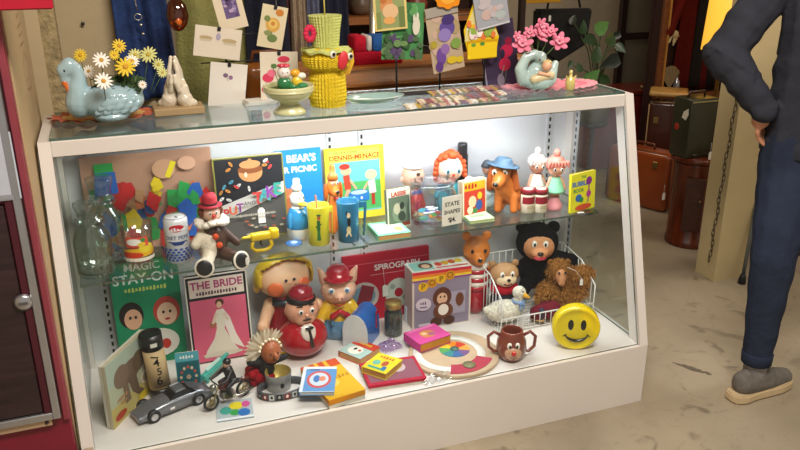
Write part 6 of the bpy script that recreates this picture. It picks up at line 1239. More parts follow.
p0 = at(0, 421, y=0); p1 = at(50, 417, y=0); pnl('coin_plate', -.2, p1.x + .43, p1.z - .012, p1.z + .012, -.0005, .006, M('#c4a98c', .35, .4)); mb = MB(); mb.ell((p1.x + .43 - .012, -.0045, p1.z), (.005, .003, .005), M('#3c2c28', .4)); mb.build('screw', o)

# blue overalls on the wall
a = at(112, 0, y=.78); b = at(178, 85, y=.78); cx = (a.x + b.x) / 2; o = thing('blue_overalls', 'blue denim garment with metal clasp hanging on the wall behind the daisies', 'garment', (cx, .775, b.z - .03)); DN = M('#1c3464', .9, 0, .6, 60, .25, 12)
W_ = b.x - a.x; Hh = 1.52 - b.z; V = []; nx, nz = 26, 20
for j in range(nz + 1):
    for i in range(nx + 1):
        u = i / nx; v = j / nz; wd = W_ * (1.0 - .12 * v if v < .7 else .92 - .3 * (v - .7)); x = (u - .5) * wd; y_ = -.012 - .014 * math.sin(u * 19 + v * 2) * (1 - v * .5) - .01 * math.sin(u * 7 + 3 * v)
        V.append((x, y_, v * Hh))
F = [(j * (nx + 1) + i, j * (nx + 1) + i + 1, (j + 1) * (nx + 1) + i + 1, (j + 1) * (nx + 1) + i) for j in range(nz) for i in range(nx)]
mb = MB(); mb.add(V, F, DN, True); bod = mb.build('garment_body', o); md = bod.modifiers.new('t', 'SOLIDIFY'); md.thickness = .008
MTL = M('#c9c6bc', .25, .9)
p = at(140, 14, y=.745) - o.location; mb = MB(); mb.tube([(p.x - .006, p.y - .02, p.z + .08), (p.x, p.y - .02, p.z + .02)], .0022, MTL, 6); mb.tube([(p.x + .011 * math.cos(t), p.y - .02, p.z + .011 + .009 * math.sin(t) - .01) for t in [2 * PI * i / 16 for i in range(16)]], .0017, MTL, 6, True); mb.build('clasp', o)
for px, py in ((143, 22), (145, 31)): p = at(px, py, y=.745) - o.location; mb = MB(); mb.ell((p.x, p.y - .006, p.z), (.0055, .005, .0055), MTL, n=12); mb.build('button', o)
# amber glass ornament
p = at(179, 8, y=.62); o = thing('amber_ornament', 'amber glass teardrop ornament hanging beside the blue garment', 'ornament', p, R(20)); AM = glass('#c87a2c', .12, .03)
mb = MB(); mb.lathe([(.001, -.062), (.014, -.058), (.028, -.04), (.034, -.015), (.028, .015), (.014, .035), (.008, .05), (.001, .052)], AM, n=28); mb.build('glass_drop', o); mb = MB(); mb.tube([(.0, 0, .05), (0, .02, .14)], .0015, M('#7a5a30', .4, .5), 5); mb.build('hook_wire', o)
mb = MB(); mb.ell((-.008, -.026, -.03), (.01, .006, .012), gloss('#d86a1c')); mb.build('orange_stone', o)

def drape(name, label, cat, px0, px1, pz0, pz1, y, col, folds=5, amp=.02, seed=0, group=None, thick=.006, bot=None, parent=None, mat=None):
    a = at(px0, pz0, y=y); b = at(px1, pz1, y=y); zb = min(b.z, 9) if bot is None else bot; zt = a.z
    zt = max(zt, 1.42) if pz0 <= 0 else zt; W = b.x - a.x; rr = random.Random(seed); ph = rr.uniform(0, 6); nx, nz = 8 * folds, 12; V = []
    for j in range(nz + 1):
        for i in range(nx + 1):
            u = i / nx; v = j / nz; V.append(((u - .5) * W * (1 - .15 * v * v), amp * (math.sin(u * folds * 6.28 + ph + .6 * v) + .4 * math.sin(u * 5 + v * 3)) * (1 - .4 * v), v * (zt - zb)))
    mb = MB(); mb.add(V, [(j * (nx + 1) + i, j * (nx + 1) + i + 1, (j + 1) * (nx + 1) + i + 1, (j + 1) * (nx + 1) + i) for j in range(nz) for i in range(nx)], mat or M(col, .92, 0, .5, 90, .15, 10), True)
    o = mb.build(name, loc=((a.x + b.x) / 2, y, zb)); md = o.modifiers.new('t', 'SOLIDIFY'); md.thickness = thick
    return tag(o, label, cat, group)
ZG = .72
drape('olive_garment', 'olive green garment hanging behind the white wedding card', 'garment', 172, 262, 0, 60, .95, '#8c8a50', 2, .02, 1, bot=ZG)
drape('navy_garment', 'dark navy garment hanging behind the yellow rose card', 'garment', 246, 294, 0, 60, .90, '#14182a', 2, .02, 2, bot=.85)
drape('striped_garment', 'maroon garment hanging behind the rack, just right of the yellow rose card', 'garment', 284, 304, 0, 60, .97, '#5c2c30', 2, .02, 3, bot=.85)
drape('tan_garment', 'tan and cream garment hanging between the maroon and slate ones', 'garment', 292, 312, 0, 60, .94, '#a08c74', 3, .016, 4, bot=.85)
drape('slate_garment', 'slate blue-grey garment hanging left of the green paper hat', 'garment', 308, 322, 0, 60, .92, '#5c6078', 2, .016, 5, bot=.85)
drape('dark_garment', 'very dark blue garment hanging behind the green paper hat', 'garment', 318, 352, 0, 60, .95, '#161a30', 3, .016, 6, bot=.85)
a = at(190, -12, y=.95); b = at(352, -12, y=.95); o = thing('clothes_rail', 'metal clothes rail holding the hanging garments behind the case', 'rail', (.42, .95, 0)); 
mb = MB(); mb.tube([(-.04, 0, 1.46), (.72, 0, 1.46)], .01, MTL, 10); mb.build('rail_bar', o)
for x in (-.03, .71): mb = MB(); mb.tube([(x, 0, 0), (x, 0, 1.46)], .011, MTL, 10); mb.build('upright', o)
# leather bag with brass sheen
l = at(268, 80, y=.80); o = thing('brown_bag', 'shiny brown leather bag behind the white cards, left of the footed bowl', 'bag', (l.x, .80, .90)); LB = M('#9a5a22', .25, coat=.5, var=.2, vs=8)
mb = MB(); mb.box((0, 0, .11), (.16, .09, .2), LB, .03, seg=3); mb.build('bag_body', o, voxel=.006); mb = MB(); mb.tube([(-.05 , -.0, .2), (-.04, 0, .245), (.04, 0, .245), (.05, 0, .2)], .007, M('#6c3a18', .35), 8); mb.build('handle', o)
mb = MB(); mb.box((0, -.048, .1), (.03, .008, .02), M('#c9a050', .2, .9), .002); mb.build('clasp', o)
# low cabinet directly behind
a = at(345, 68, y=.78); x0, x1 = .52, 1.62; zt_ = at(345, 68, y=.62).z
o = thing('wooden_chest', 'honey-brown wooden chest standing behind the display case under the cards', 'chest', ((x0 + x1) / 2, .622, 0)); WD = wood('#7c4a22', '#9a6230', 6, .35)
mb = MB(); mb.box((.1, .11, .88 / 2 + .01), (x1 - x0 - .2, .2, .88), WD, .004); mb.build('chest_body', o)
mb = MB(); mb.box((.1, .108, zt_ - .1), (x1 - x0 - .18, .225, .2), wood('#9a5f2a', '#b9783a', 6, .3), .006); mb.build('chest_top', o)
for zz in (zt_ - .005, zt_ - .06): mb = MB(); mb.box((.1, -.011, zz), (x1 - x0 - .17, .012, .008), WD, .002); mb.build('moulding', o)
# cloth on the chest: red, blue and white
l = at(378, 66, y=.70); o = thing('folded_flag_cloth', 'folded red, white and blue cloth on the wooden chest behind the honeycomb chick', 'cloth', (at(378, 60, y=.70).x, .71, zt_ + .0005)); q = at(400, 40, y=.70).x - at(352, 40, y=.70).x; hz = at(378, 34, y=.70).z - zt_
for nm, x, w_, z, h_, c in (('red_fold', 0, 1., .22, .5, '#b3142c'), ('blue_fold', .16, .55, .7, .55, '#2a5a9c'), ('red_corner', -.38, .24, .72, .56, '#b3142c'), ('white_stripe', -.19, .1, .73, .54, '#d8d0c8')):
    mb = MB(); mb.box((x * q, 0, z * hz), (w_ * q, .09, h_ * hz), cloth(c), .008, seg=2); mb.build(nm, o)
mb = MB()
# shelf plank, with a dark unit added round it to fill the darkness
X0h, X1h = .98, 1.80; o = thing('dark_fill_hutch', 'dark wooden shelving with a lighter shelf plank behind the card rack', 'shelving', ((X0h + X1h) / 2, 1.25, 0)); DW = wood('#2c1710', '#3c2116', 5, .5)
Wh = X1h - X0h
mb = MB(); mb.box((0, .24, .85), (Wh, .02, 1.7), DW); mb.build('back_board', o)
for s_ in (-1, 1): mb = MB(); mb.box((s_ * (Wh / 2 - .012), .12, .85), (.024, .24, 1.7), DW); mb.build('side_board', o)
zs = at(360, 21, y=1.25).z
for z, m in ((zs, wood('#8a5428', '#a3683a', 6, .4)), (zs - .34, DW), (1.5, DW), (.3, DW)): mb = MB(); mb.box((0, .115, z), (Wh - .048, .23, .03), m, .002); mb.build('shelf', o)
for i, (x, hh_, c) in enumerate(((-.3, .12, '#3c2430'), (-.17, .1, '#6c5a4a'), (-.05, .14, '#2a2c3c'), (.08, .09, '#7c3a2c'), (.22, .13, '#4a4034'))):
    mb = MB(); mb.lathe([(.03, 0), (.045, .02), (.05, hh_ * .5), (.03, hh_ * .8), (.035, hh_)], M(c, .3, coat=.4), n=20); tag(mb.build('shelf_vase', loc=(o.location.x + x, 1.36, zs + .0155)), ['dark plum', 'taupe', 'slate', 'rust red', 'olive brown'][i] + ' vase standing on the plank of the dark shelving', 'vase')
# more in the gap at top: yellow sign, black framed board on white wall, white tag
yb_ = 1.9
a = at(535, 10, y=yb_); b = at(585, 61, y=yb_); o = thing('black_bag', 'black bag hanging behind the pink flowers', 'bag', ((a.x + b.x) / 2, yb_, b.z)); W_ = b.x - a.x; Hb = a.z - b.z; BB = M('#0f1012', .75, 0, .3, 40)
mb = MB(); mb.prism([(-W_ * .5, Hb * .3), (-W_ * .1, 0), (W_ * .42, Hb * .32), (W_ * .48, Hb * .98), (-W_ * .5, Hb)], .07, BB, FRONT, .01); mb.build('bag_body', o)
mb = MB(); mb.tube([(-W_ * .3, -.035, Hb), (-W_ * .25, -.035, Hb + .12), (W_ * .2, -.035, Hb + .12), (W_ * .3, -.035, Hb)], .006, BB, 8); mb.build('strap', o)
mb = MB(); p = at(552, 19, y=yb_ - .08) - o.location; mb.T = Matrix.Translation(p); price_tag(mb, (0, 0, 0), .02); mb.build('price_tag', o)
a = at(524, -8, y=1.7); b = at(562, 4, y=1.7); mb = MB(); mb.box((0, 0, 0), (b.x - a.x, .02, .1), M('#b8861c', .5), .002); tag(mb.build('yellow_sign', loc=((a.x + b.x) / 2, 1.7, b.z + .05)), 'yellow sign edge at the top above the black bag', 'sign')
a = at(530, 0, y=1.8); mb = MB(); mb.box((0, 0, .8), (.03, .03, 1.6), M('#2a1a12', .5), .003); tag(mb.build('dark_post', loc=(at(523, 30, y=1.6).x, 1.6, 0)), 'slim dark post behind the pink flowers, left of the black bag', 'post')
# trailing plant
l = at(598, 84, y=1.75); o = thing('potted_plant', 'leafy green houseplant behind the right end of the case top', 'plant', (l.x, 1.75, 0)); zt_p = at(600, 88, y=1.75).z
mb = MB(); mb.lathe([(.05, 0), (.05, .01), (.012, .02), (.011, zt_p - .24), (.08, zt_p - .215), (.08, zt_p - .2005)], M('#2a211c', .5), n=20); mb.build('plant_stand', o)
mb = MB(); mb.lathe([(.07, zt_p - .2), (.1, zt_p - .05), (.1, zt_p - .03), (.085, zt_p - .04), (.001, zt_p - .06)], M('#7c7a68', .6), n=24); mb.build('pot', o)
rr = random.Random(33)
for (px, py, q, d_, g) in ((603, 30, 17, -.1, 1), (612, 42, 15, -.05, 0), (593, 42, 13, -.1, 0), (585, 30, 11, 0, 0), (598, 57, 15, -.12, 0), (613, 64, 17, -.1, 2), (622, 50, 10, -.05, 0), (592, 80, 17, -.15, 1), (606, 82, 12, -.12, 0), (581, 70, 9, -.1, 0), (575, 22, 9, .05, 2), (618, 38, 9, 0, 2), (585, 86, 10, -.12, 1), (572, 66, 7, -.05, 0)):
    p = at(px, py, y=1.75 + d_) - o.location; q = q * mpp(p + o.location) * .62; col = ['#2f4a2c', '#5a8a4a', '#1a261c'][g]
    T = Matrix.Translation(p) @ Matrix.Rotation(rr.uniform(-.5, .5) + R(70), 4, 'X') @ Matrix.Rotation(rr.uniform(-.6, .6), 4, 'Y') @ Matrix.Rotation(rr.uniform(0, 6.28), 4, 'Z'); mb = MB(); mb.T = T
    out = [(0, -.9, 0), (-.55, -.75, .12), (-.7, -.2, .2), (-.45, .5, .12), (0, 1.3, -.1), (.45, .5, .12), (.7, -.2, .2), (.55, -.75, .12)]
    V = [(0, -.2, 0), (0, .5, 0)] + out; V = [(x * q, y * q, z * q) for x, y, z in V]
    mb.add(V, [(0, 2, 3), (0, 3, 4), (0, 4, 5), (0, 5, 1), (1, 5, 6), (1, 6, 7), (0, 1, 7), (0, 7, 8), (0, 8, 9), (0, 9, 2)], M(col, .35, var=.15, vs=30), True); lf = mb.build('leaf', o)
    mb = MB(); mb.tube([(0, 0, zt_p - .06), (p.x * .4, p.y * .4, (p.z + zt_p) / 2 + .02), tuple(p)], .003, M('#3f5a34', .6), 5); mb.build('stem', lf)
# folding screen with dark frame
ys = 2.9; a = at(615, 95, y=ys); b = at(660, 40, y=ys); o = thing('folding_screen', 'dark framed screen with grey-green panels behind the plant', 'screen', (a.x, ys, 0)); Ws = b.x - a.x + .1; FR = M('#24130f', .5)
for x in (.02, Ws): mb = MB(); mb.box((x, 0, .85), (.05, .04, 1.7), FR, .003); mb.build('upright', o)
zr = at(640, 38, y=ys).z
for z in (.03, zr, 1.68): mb = MB(); mb.box((Ws / 2, 0, z), (Ws, .036, .045), FR, .003); mb.build('cross_rail', o)
for z0_, z1_ in ((.05, zr - .02), (zr + .02, 1.66)): mb = MB(); mb.box((Ws / 2 + .01, .005, (z0_ + z1_) / 2), (Ws - .04, .012, z1_ - z0_), M('#6e6656', .6, var=.12, vs=3)); mb.build('panel', o)
p = at(613, 8, y=2.7); mb = MB(); mb.box((0, 0, 0), (.1, .006, .09), M('#c4b8a4', .7)); tag(mb.build('wall_notice', loc=(p.x, 3.49, p.z + .05)), 'small pale paper on the wall left of the dark screen', 'notice')
# red chest
ya = 2.45; a = at(605, 87, y=ya); b = at(660, 97, y=ya); o = thing('red_chest', 'red-brown lacquered chest in front of the dark framed screen', 'chest', ((a.x + b.x) / 2, ya, 0)); Wc = b.x - a.x + .1; RC = M('#7a2416', .35, coat=.3, var=.15)
mb = MB(); mb.box((0, .14, .26), (Wc, .26, .5), RC, .006); mb.build('chest_body', o); mb = MB(); mb.box((0, .13, .525), (Wc + .03, .3, .03), M('#6c2416', .3, coat=.4), .006); mb.build('lid', o)
for s_ in (-.12, .12): mb = MB(); mb.lathe([(.006, 0), (.014, .012), (.008, .02), (.001, .022)], M('#c0a878', .3, .6), T=Matrix.Translation((s_, .05, .54)), n=12); tag(mb.build('trinket', loc=o.location.copy()), ('left' if s_ < 0 else 'right') + ' of two tiny brass trinkets on the red-brown chest', 'trinket')
# mirror-fronted wardrobe frame with maroon coat
ym = 2.2; a = at(657, 100, y=ym); b = at(722, 100, y=ym); o = thing('standing_cabinet', 'open wooden wardrobe frame behind the suitcases with a maroon coat inside', 'wardrobe', (a.x - .01, ym, 0)); Wm = b.x - a.x + .35; WF_ = wood('#5a3018', '#7a4622', 6, .4)
z_b = at(680, 97, y=ym).z
for x in (.015, Wm): mb = MB(); mb.box((x, 0, .85), (.034, .03, 1.7), WF_, .004); mb.build('upright', o)
for x in (.012, Wm): mb = MB(); mb.box((x, .06, .85), (.016, .09, 1.7), M('#2c0f0c', .7)); mb.build('side_board', o)
mb = MB(); mb.box((Wm / 2, 0, z_b - .03), (Wm, .05, .06), WF_, .005); mb.build('lower_rail', o); mb = MB(); mb.box((Wm / 2, 0, 1.72), (Wm, .05, .06), WF_, .005); mb.build('upper_rail', o)
mb = MB(); mb.box((.038, -.012, (z_b + 1.7) / 2), (.012, .02, 1.7 - z_b), M('#a8783a', .4)); mb.build('inner_moulding', o)
mb = MB(); mb.box((Wm / 2, .11, .85), (Wm, .02, 1.7), M('#2c0f0c', .7)); mb.build('back_board', o); mb = MB(); mb.box((Wm / 2, .05, z_b / 2 - .03), (Wm - .02, .09, z_b - .07), WF_); mb.build('lower_case', o)
ox = o.location.x
dz0 = z_b + .01
mb = MB(); V = []; nx, nz = 24, 10
for j in range(nz + 1):
    for i in range(nx + 1): u = i / nx; v = j / nz; V.append(((u - .5) * .36 * (1 - .2 * v), .012 * math.sin(u * 16 + v), v * .85))
mb.add(V, [(j * (nx + 1) + i, j * (nx + 1) + i + 1, (j + 1) * (nx + 1) + i + 1, (j + 1) * (nx + 1) + i) for j in range(nz) for i in range(nx)], cloth('#5a1412'), True)
c_ = thing('maroon_coat', 'maroon coat on display with a pale mannequin hand at its sleeve', 'coat', (ox + .36, ym + .065, dz0)); cb = mb.build('coat_body', c_); md = cb.modifiers.new('t', 'SOLIDIFY'); md.thickness = .01
p = at(671, 34, y=ym + .0) - c_.location; q = at(674, 38, y=ym + .0) - c_.location
mb = MB(); e1 = Vector((p.x + .12, p.y + .03, p.z + .32)); mb.cap(e1, p, .045, .036, cloth('#5a1412')); mb.build('sleeve', c_)
HS = M('#c9bd9c', .5); mb = MB(); w0 = p + Vector((0, -.0, 0)); k_ = at(679, 38, y=ym) - c_.location; mb.cap(w0, w0.lerp(k_, .7), .022, .026, HS); 
for i in range(4): tip = at(675 + 1.8 * i, 48 - 3. * i, y=ym) - c_.location; mb.cap(w0.lerp(k_, .7), tip, .011, .007, HS)
mb.cap(w0.lerp(k_, .4), at(671, 45, y=ym) - c_.location, .011, .008, HS); mb.build('mannequin_hand', c_, voxel=.004, smooth=2)
p = at(672, 78, y=ym + .03); mb = MB(); n_ = 12
mb.add([(0, 0, -.09)] + [(.1 * math.sin(R(-50 + 9 * i)), .006 * (i % 2), -.09 + .15 * math.cos(R(-50 + 9 * i))) for i in range(n_)], [(0, i + 1, i + 2) for i in range(n_ - 1)], M('#8c7c5c', .7)); fn = mb.build('paper_fan', loc=p); md = fn.modifiers.new('t', 'SOLIDIFY'); md.thickness = .003; tag(fn, 'tan pleated hand fan inside the wardrobe frame below the mannequin hand', 'fan')
p = at(679, 78, y=ym + .05); mb = MB(); mb.lathe([(.012, -.05), (.022, -.02), (.02, .01), (.008, .03), (.008, .045)], M('#b9bcc8', .2, .4), n=16); tag(mb.build('small_bottle', loc=(p.x, p.y, dz0 + .052)), 'small pale bottle standing inside the wardrobe frame', 'bottle')
drape('dark_sequin_dress', 'black dress with sparkling beads hanging right of the maroon coat', 'garment', 702, 726, 0, 92, ym + .05, '#14100f', 2, .012, 9, bot=dz0 + .02)

# suitcases
def case_(name, label, px0, px1, pt, y, z0_, d_, col, rz=0, hard=False, trim=None, rr_=.03):
    a = at(px0, pt, y=y); b = at(px1, pt, y=y); W = b.x - a.x; H = a.z - z0_; o = thing(name, label, 'suitcase', ((a.x + b.x) / 2, y, z0_), R(rz)); m = M(col, .35, coat=.3, var=.12, vs=6)
    mb = MB(); mb.box((0, d_ / 2, H / 2), (W, d_, H), m, rr_, seg=4); mb.build('shell', o)
    t_ = M(trim or '#3a1c10', .4); mb = MB(); e = rr_
    mb.tube([(-W / 2 + e * .6, d_ * .4, e * .6), (-W / 2 - .001, d_ * .4, H / 2), (-W / 2 + e * .4, d_ * .4, H - e * .4), (0, d_ * .4, H + .001), (W / 2 - e * .4, d_ * .4, H - e * .4), (W / 2 + .001, d_ * .4, H / 2), (W / 2 - e * .6, d_ * .4, e * .6)], .006, t_, 6); mb.build('rim_band', o)
    mb = MB(); mb.tube([(-.06, d_ * .5, H), (-.055, d_ * .5, H + .03), (.055, d_ * .5, H + .03), (.06, d_ * .5, H)], .008, t_, 8); mb.build('handle', o)
    return o, W, H
def vdir(p): d = Vector((p.x - CAM.x, p.y - CAM.y, 0)); return d.normalized()
def fcase(label, c, W, H, d_, col, rz, trim, rr_=.03, z0_=0):
    o = thing('suitcase', label, 'suitcase', (c.x, c.y, z0_), rz); m = M(col, .35, coat=.3, var=.12, vs=6)
    mb = MB(); mb.box((0, d_ / 2, H / 2), (W, d_, H), m, rr_, seg=4); mb.build('shell', o)
    t_ = M(trim, .4); mb = MB(); e = rr_; fy = d_ * .12
    mb.tube([(-W / 2 + e * .6, fy, e * .4), (-W / 2 + .001, fy, e), (-W / 2 + .001, fy, H - e), (-W / 2 + e * .6, fy, H - e * .3), (0, fy, H - .001), (W / 2 - e * .6, fy, H - e * .3), (W / 2 - .001, fy, H - e), (W / 2 - .001, fy, e), (W / 2 - e * .6, fy, e * .4)], .006, t_, 6); mb.build('rim_band', o)
    mb = MB(); mb.tube([(-.06, d_ * .5, H), (-.055, d_ * .5, H + .03), (.055, d_ * .5, H + .03), (.06, d_ * .5, H)], .008, t_, 8); mb.build('handle', o)
    for s_ in (-1, 1): mb = MB(); mb.box((s_ * W * .28, -.002, H * .8), (.03, .006, .04), M('#8f7a4c', .3, .8), .002); mb.build('latch', o)
    return o
A = at(604, 201, z=0); B = at(664, 217, z=0); rz = math.atan2((B - A).y, (B - A).x)
fcase('large orange-brown leather suitcase on the floor, partly seen through the case side glass', (A + B) / 2, (B - A).length, .345, .15, '#8e4218', rz, '#5c2a12')
c = at(666, 130, y=1.95); W = 34 * mpp(c); H = at(666, 106, y=1.95).z
fcase('dark brown suitcase with pale rim standing behind the orange one', c, W, H, .14, '#3c1a10', math.atan2(-vdir(c).x, vdir(c).y), '#b89a70', .02)
mb = MB(); mb.box((0, .07, .015), (W * 1.08, .2, .03), M('#b08a4c', .4, var=.15), .012, seg=3); tag(mb.build('tray', loc=(c.x, c.y, H + .039), rz=math.atan2(-vdir(c).x, vdir(c).y)), 'golden-tan tray lying on top of the dark brown suitcase', 'tray')
# round table
b0 = at(687, 252, z=0); rt = 27 * mpp(b0); l = b0 + vdir(b0) * rt * .85; l.z = 0; zt_ = at(686, 159, y=l.y).z
o = thing('round_table', 'round dark wooden drum table behind the right end of the case', 'table', l); TW = wood('#431a0e', '#6a2e18', 5, .25, (8, 8, 1))
mb = MB(); mb.lathe([(.001, zt_ - .025), (rt * .95, zt_ - .025), (rt, zt_ - .02), (rt, zt_ - .006), (rt * .97, zt_), (.001, zt_)], TW, n=48); mb.build('tabletop', o)
q = rt * .84; mb = MB(); mb.lathe([(q * 1.03, .0), (q * 1.05, .004), (q * 1.05, .03), (q, .035), (q, zt_ - .05), (q * 1.05, zt_ - .04), (q * 1.05, zt_ - .026)], TW, n=48); mb.build('drum', o)
va = math.atan2(-vdir(l).x, vdir(l).y); mb = MB(); mb.T = Matrix.Rotation(va, 4, 'Z'); mb.box((-.0, -q + .001, zt_ * .5), (.09, .008, zt_ * .6), wood('#34140a', '#4a2012', 5, .3), .001); d_ = mb.build('door', o); mb = MB(); mb.T = Matrix.Rotation(va, 4, 'Z'); mb.ell((.03, -q - .006, zt_ * .55), .007, M('#a88448', .3, .8)); mb.build('knob', d_)
# dark green train case on the table
vf = vdir(l); y0 = l.y - .055; xa = at(689, 140, y=y0).x; xb = at(716, 140, y=y0).x; W = xb - xa; H = at(700, 103, y=y0).z - zt_
o = thing('train_case', 'dark green-black upright case with chrome edge standing on the round table', 'case', ((xa + xb) / 2, y0, zt_ + .0005), 0); TC = M('#2c2e20', .4, coat=.2, var=.15)
mb = MB(); mb.box((0, .065, H / 2), (W, .13, H), TC, .008, seg=2); mb.build('case_body', o); mb = MB(); mb.box((0, -.002, H - .012), (W * .96, .004, .008), M('#b9b48c', .25, .8)); mb.build('chrome_edge', o)
mb = MB(); mb.tube([(-W * .3, .07, H), (-W * .27, .07, H + .025), (W * .27, .07, H + .025), (W * .3, .07, H)], .006, M('#3c2a20', .4), 8); mb.build('handle', o)
LS = Matrix.Translation((-W / 2 - .0006, .05, H * .78)) @ Matrix.Rotation(R(-90), 4, 'Z') @ FRONT
mb = MB(); mb.prism([(0, 0), (.03, .02), (.035, -.01), (.02, -.04), (-.01, -.03)], .001, M('#d8d4c4', .6), LS); mb.build('torn_label', o)
mb = MB(); mb.ell((-W / 2 - .0005, .09, H * .5), (.002, .016, .018), M('#a8301c', .5)); mb.build('red_sticker', o)
# glass ashtray and tag
p = at(691, 160, z=zt_); o = thing('glass_ashtray', 'crumpled crystal ashtray on the front edge of the round table', 'ashtray', p + Vector((.0, -.0, .0005))); rr = random.Random(3)
mb = MB(); mb.lathe([(.02, 0), (.03, .006), (.036, .02), (.031, .024), (.022, .01), (.001, .008)], glass('#efeadc', .25, .1), n=9); mb.build('dish', o)
mb = MB()
for i in range(5): mb.ell((rr.uniform(-.014, .014), rr.uniform(-.014, .014), .02 + .005 * i), (.012, .01, .007), M('#c8c0ae', .2, .3), (rr.uniform(0, 90), rr.uniform(0, 90), 0), n=8)
mb.build('crystal_pieces', o)
def hang_tag(label, px, py, y, s=.028):
    p = at(px, py, y=y); o = thing('price_tag', label, 'price tag', p); mb = MB(); price_tag(mb, (0, 0, 0), s); mb.build('tag_card', o); mb = MB(); mb.tube([(0, 0, s * .4), (.004, .006, s * 2)], .0008, M('#dddddd', .6), 4); mb.build('tag_string', o)
hang_tag('white price tag hanging from the orange suitcase beside the round table', 664, 198, 1.5)
hang_tag('white price tag hanging at the right edge of the round table', 711, 158, l.y - .1)
# pillar with chain
o = structure(MB().box((2.787, .769, 1.35), (.176, .125, 2.7), M('#cdbc90', .75, 0, .2, 8, .07, 5)).build('trim_2'))
ch = thing('hanging_chain', 'rusty iron chain hanging down the beige pillar', 'chain', (0, 0, 0)); CM = M('#5c5242', .6, .5)
pA = at(738, 100, y=.69); pB = at(709, 262, y=.72); n_ = 30
for i in range(n_):
    t = i / (n_ - 1); q = pA.lerp(pB, t); q.x += .004 * math.sin(i); le = (pA - pB).length / n_ * .72; mb = MB(); mb.T = Matrix.Translation(q) @ Matrix.Rotation(R(90) * (i % 2) * .75, 4, 'Z')
    mb.tube([(.008 * math.cos(a), 0, le * math.sin(a)) for a in [2 * PI * j / 12 for j in range(12)]], .0022, CM, 5, True); mb.build('link', ch)
mb = MB(); mb.tube([tuple(pA), (pA.x + .004, pA.y, pA.z + .3)], .004, CM, 6); mb.build('top_rod', ch)
# lit lampshade
a = at(719, 0, y=1.75); b = at(738, 0, y=1.75); lz = at(706, 54, y=1.75).z
o = thing('floor_lamp', 'floor lamp with tall glowing yellow shade behind the person', 'lamp', ((a.x + b.x) / 2 + .02, 1.75, 0))
mb = MB(); rl_ = .1; mb.lathe([(rl_ * 1.15, lz), (rl_ * .85, lz + .62), (rl_ * .82, lz + .62), (rl_ * 1.12, lz)], emis('#f0b43c', .85), n=32, cap=False); mb.build('lamp_shade', o)
mb = MB(); mb.lathe([(.12, 0), (.12, .015), (.02, .03), (.012, .05), (.012, lz + .2), (.03, lz + .22), (.03, lz + .3), (.001, lz + .32)], M('#8a6a34', .3, .8), n=24); mb.build('stand', o)
# cream trunk with black handle behind pillar
o = thing('cream_cooler', 'cream box with black oval handle behind the pillar and the person', 'box', (3.2, .92, 0), R(0)); CC = M('#bfb08e', .55, var=.05)
mb = MB(); mb.box((.12, .2, .36), (.46, .3, .72), CC, .012, seg=2); mb.build('box_body', o)
p = at(751, 192, y=.97); mb = MB(); mb.ell((p.x - 3.2, .05, p.z), (.014, .008, .035), M('#141210', .5), (0, 18, 0)); mb.build('handle', o); mb = MB(); mb.box((.12, .0485, .56), (.4, .003, .004), M('#8c7f62', .6)); mb.build('lid_seam', o)
# crutch
p0 = at(741, 287, z=.0); p1 = at(757, 205, y=p0.y + .06); p1 = p0 + (p1 - p0) * 1.9; o = thing('walking_stick', 'grey metal walking stick with black rubber tip leaning behind the person', 'walking stick', p0)
d_ = p1 - p0; mb = MB(); mb.tube([d_ * .03, d_ * .97], .009, M('#7f8a92', .3, .7), 10); mb.build('shaft', o); mb = MB(); mb.lathe([(.017, 0), (.018, .005), (.015, .03), (.011, .045)], M('#14171c', .6), n=16); mb.build('rubber_tip', o); mb = MB(); mb.tube([d_ * .97, d_ * 1.0 + Vector((0, .0, .03)), d_ * 1.0 + Vector((.08, .02, .03))], .012, M('#14171c', .6), 8); mb.build('grip', o)
a = at(793, 262, y=.9); mb = MB(); mb.box((.25, .15, .16), (.5, .3, .32), M('#5c1414', .5, coat=.2), .01); tag(mb.build('red_crate', loc=(at(786, 300, y=.8).x, .8, 0)), 'dark red box on the floor at the right edge behind the leg', 'box')
# ================================================================== PERSON (cut by the right edge of the photo)
o = thing('person', 'person standing in dark sweatshirt, navy jogging trousers and grey shoes, elbow bent back', 'person', (2.31, -.07, 0), R(35))
P0 = Vector(o.location)
RI = Matrix.Rotation(-R(35), 3, 'Z')
def A_(px, py, y): return RI @ (at(px, py, y=y) - P0)
SKN = M('#c98f70', .5, sss=.1)
hip = Vector((-.02, 0, .90)); ch = Vector((.0, 0, 1.3)); sh_y = .185
elb = A_(725, 56, .1); wr = A_(764, 112, .0); shl = Vector((-.01, sh_y, 1.41))
ank = RI @ (at(753, 374, z=.1) - P0); kn = A_(773, 262, -.1)
def hand_(mb, w0, d, up, m):                                       # palm, four fingers, thumb
    d = Vector(d).normalized(); up = Vector(up).normalized(); s = d.cross(up)
    mb.cap(w0, w0 + d * .05, .026, .03, m); 
    for i, ln in enumerate((.068, .078, .073, .058)): b = w0 + d * .075 + up * (.026 - .0175 * i); k = b + d * ln * .5 + s * .006; mb.cap(b, k, .0095, .0085, m, 8); mb.cap(k, k + d * ln * .42 + s * .02, .0085, .007, m, 8)
    t = w0 + d * .03 + up * .03; mb.cap(w0 + d * .01 + up * .012, t + up * .01, .014, .011, m, 8); mb.cap(t + up * .01, t + d * .035 + up * .022, .011, .008, m, 8)
mb = MB(); f_shl = Vector((.0, -.185, 1.41)); f_el = Vector((.0, -.24, 1.13)); f_wr = Vector((.12, -.22, .9))
mb.cap(hip, ch, .09, .09, SKN); mb.cap(ch, (0, 0, 1.4), .09, .07, SKN); mb.cap((0, -.06, .92), (0, -.08, 1.36), .08, .06, SKN); mb.cap((0, .06, .92), (0, .08, 1.36), .08, .06, SKN); mb.cap((0, 0, 1.42), (.015, 0, 1.53), .06, .055, SKN)
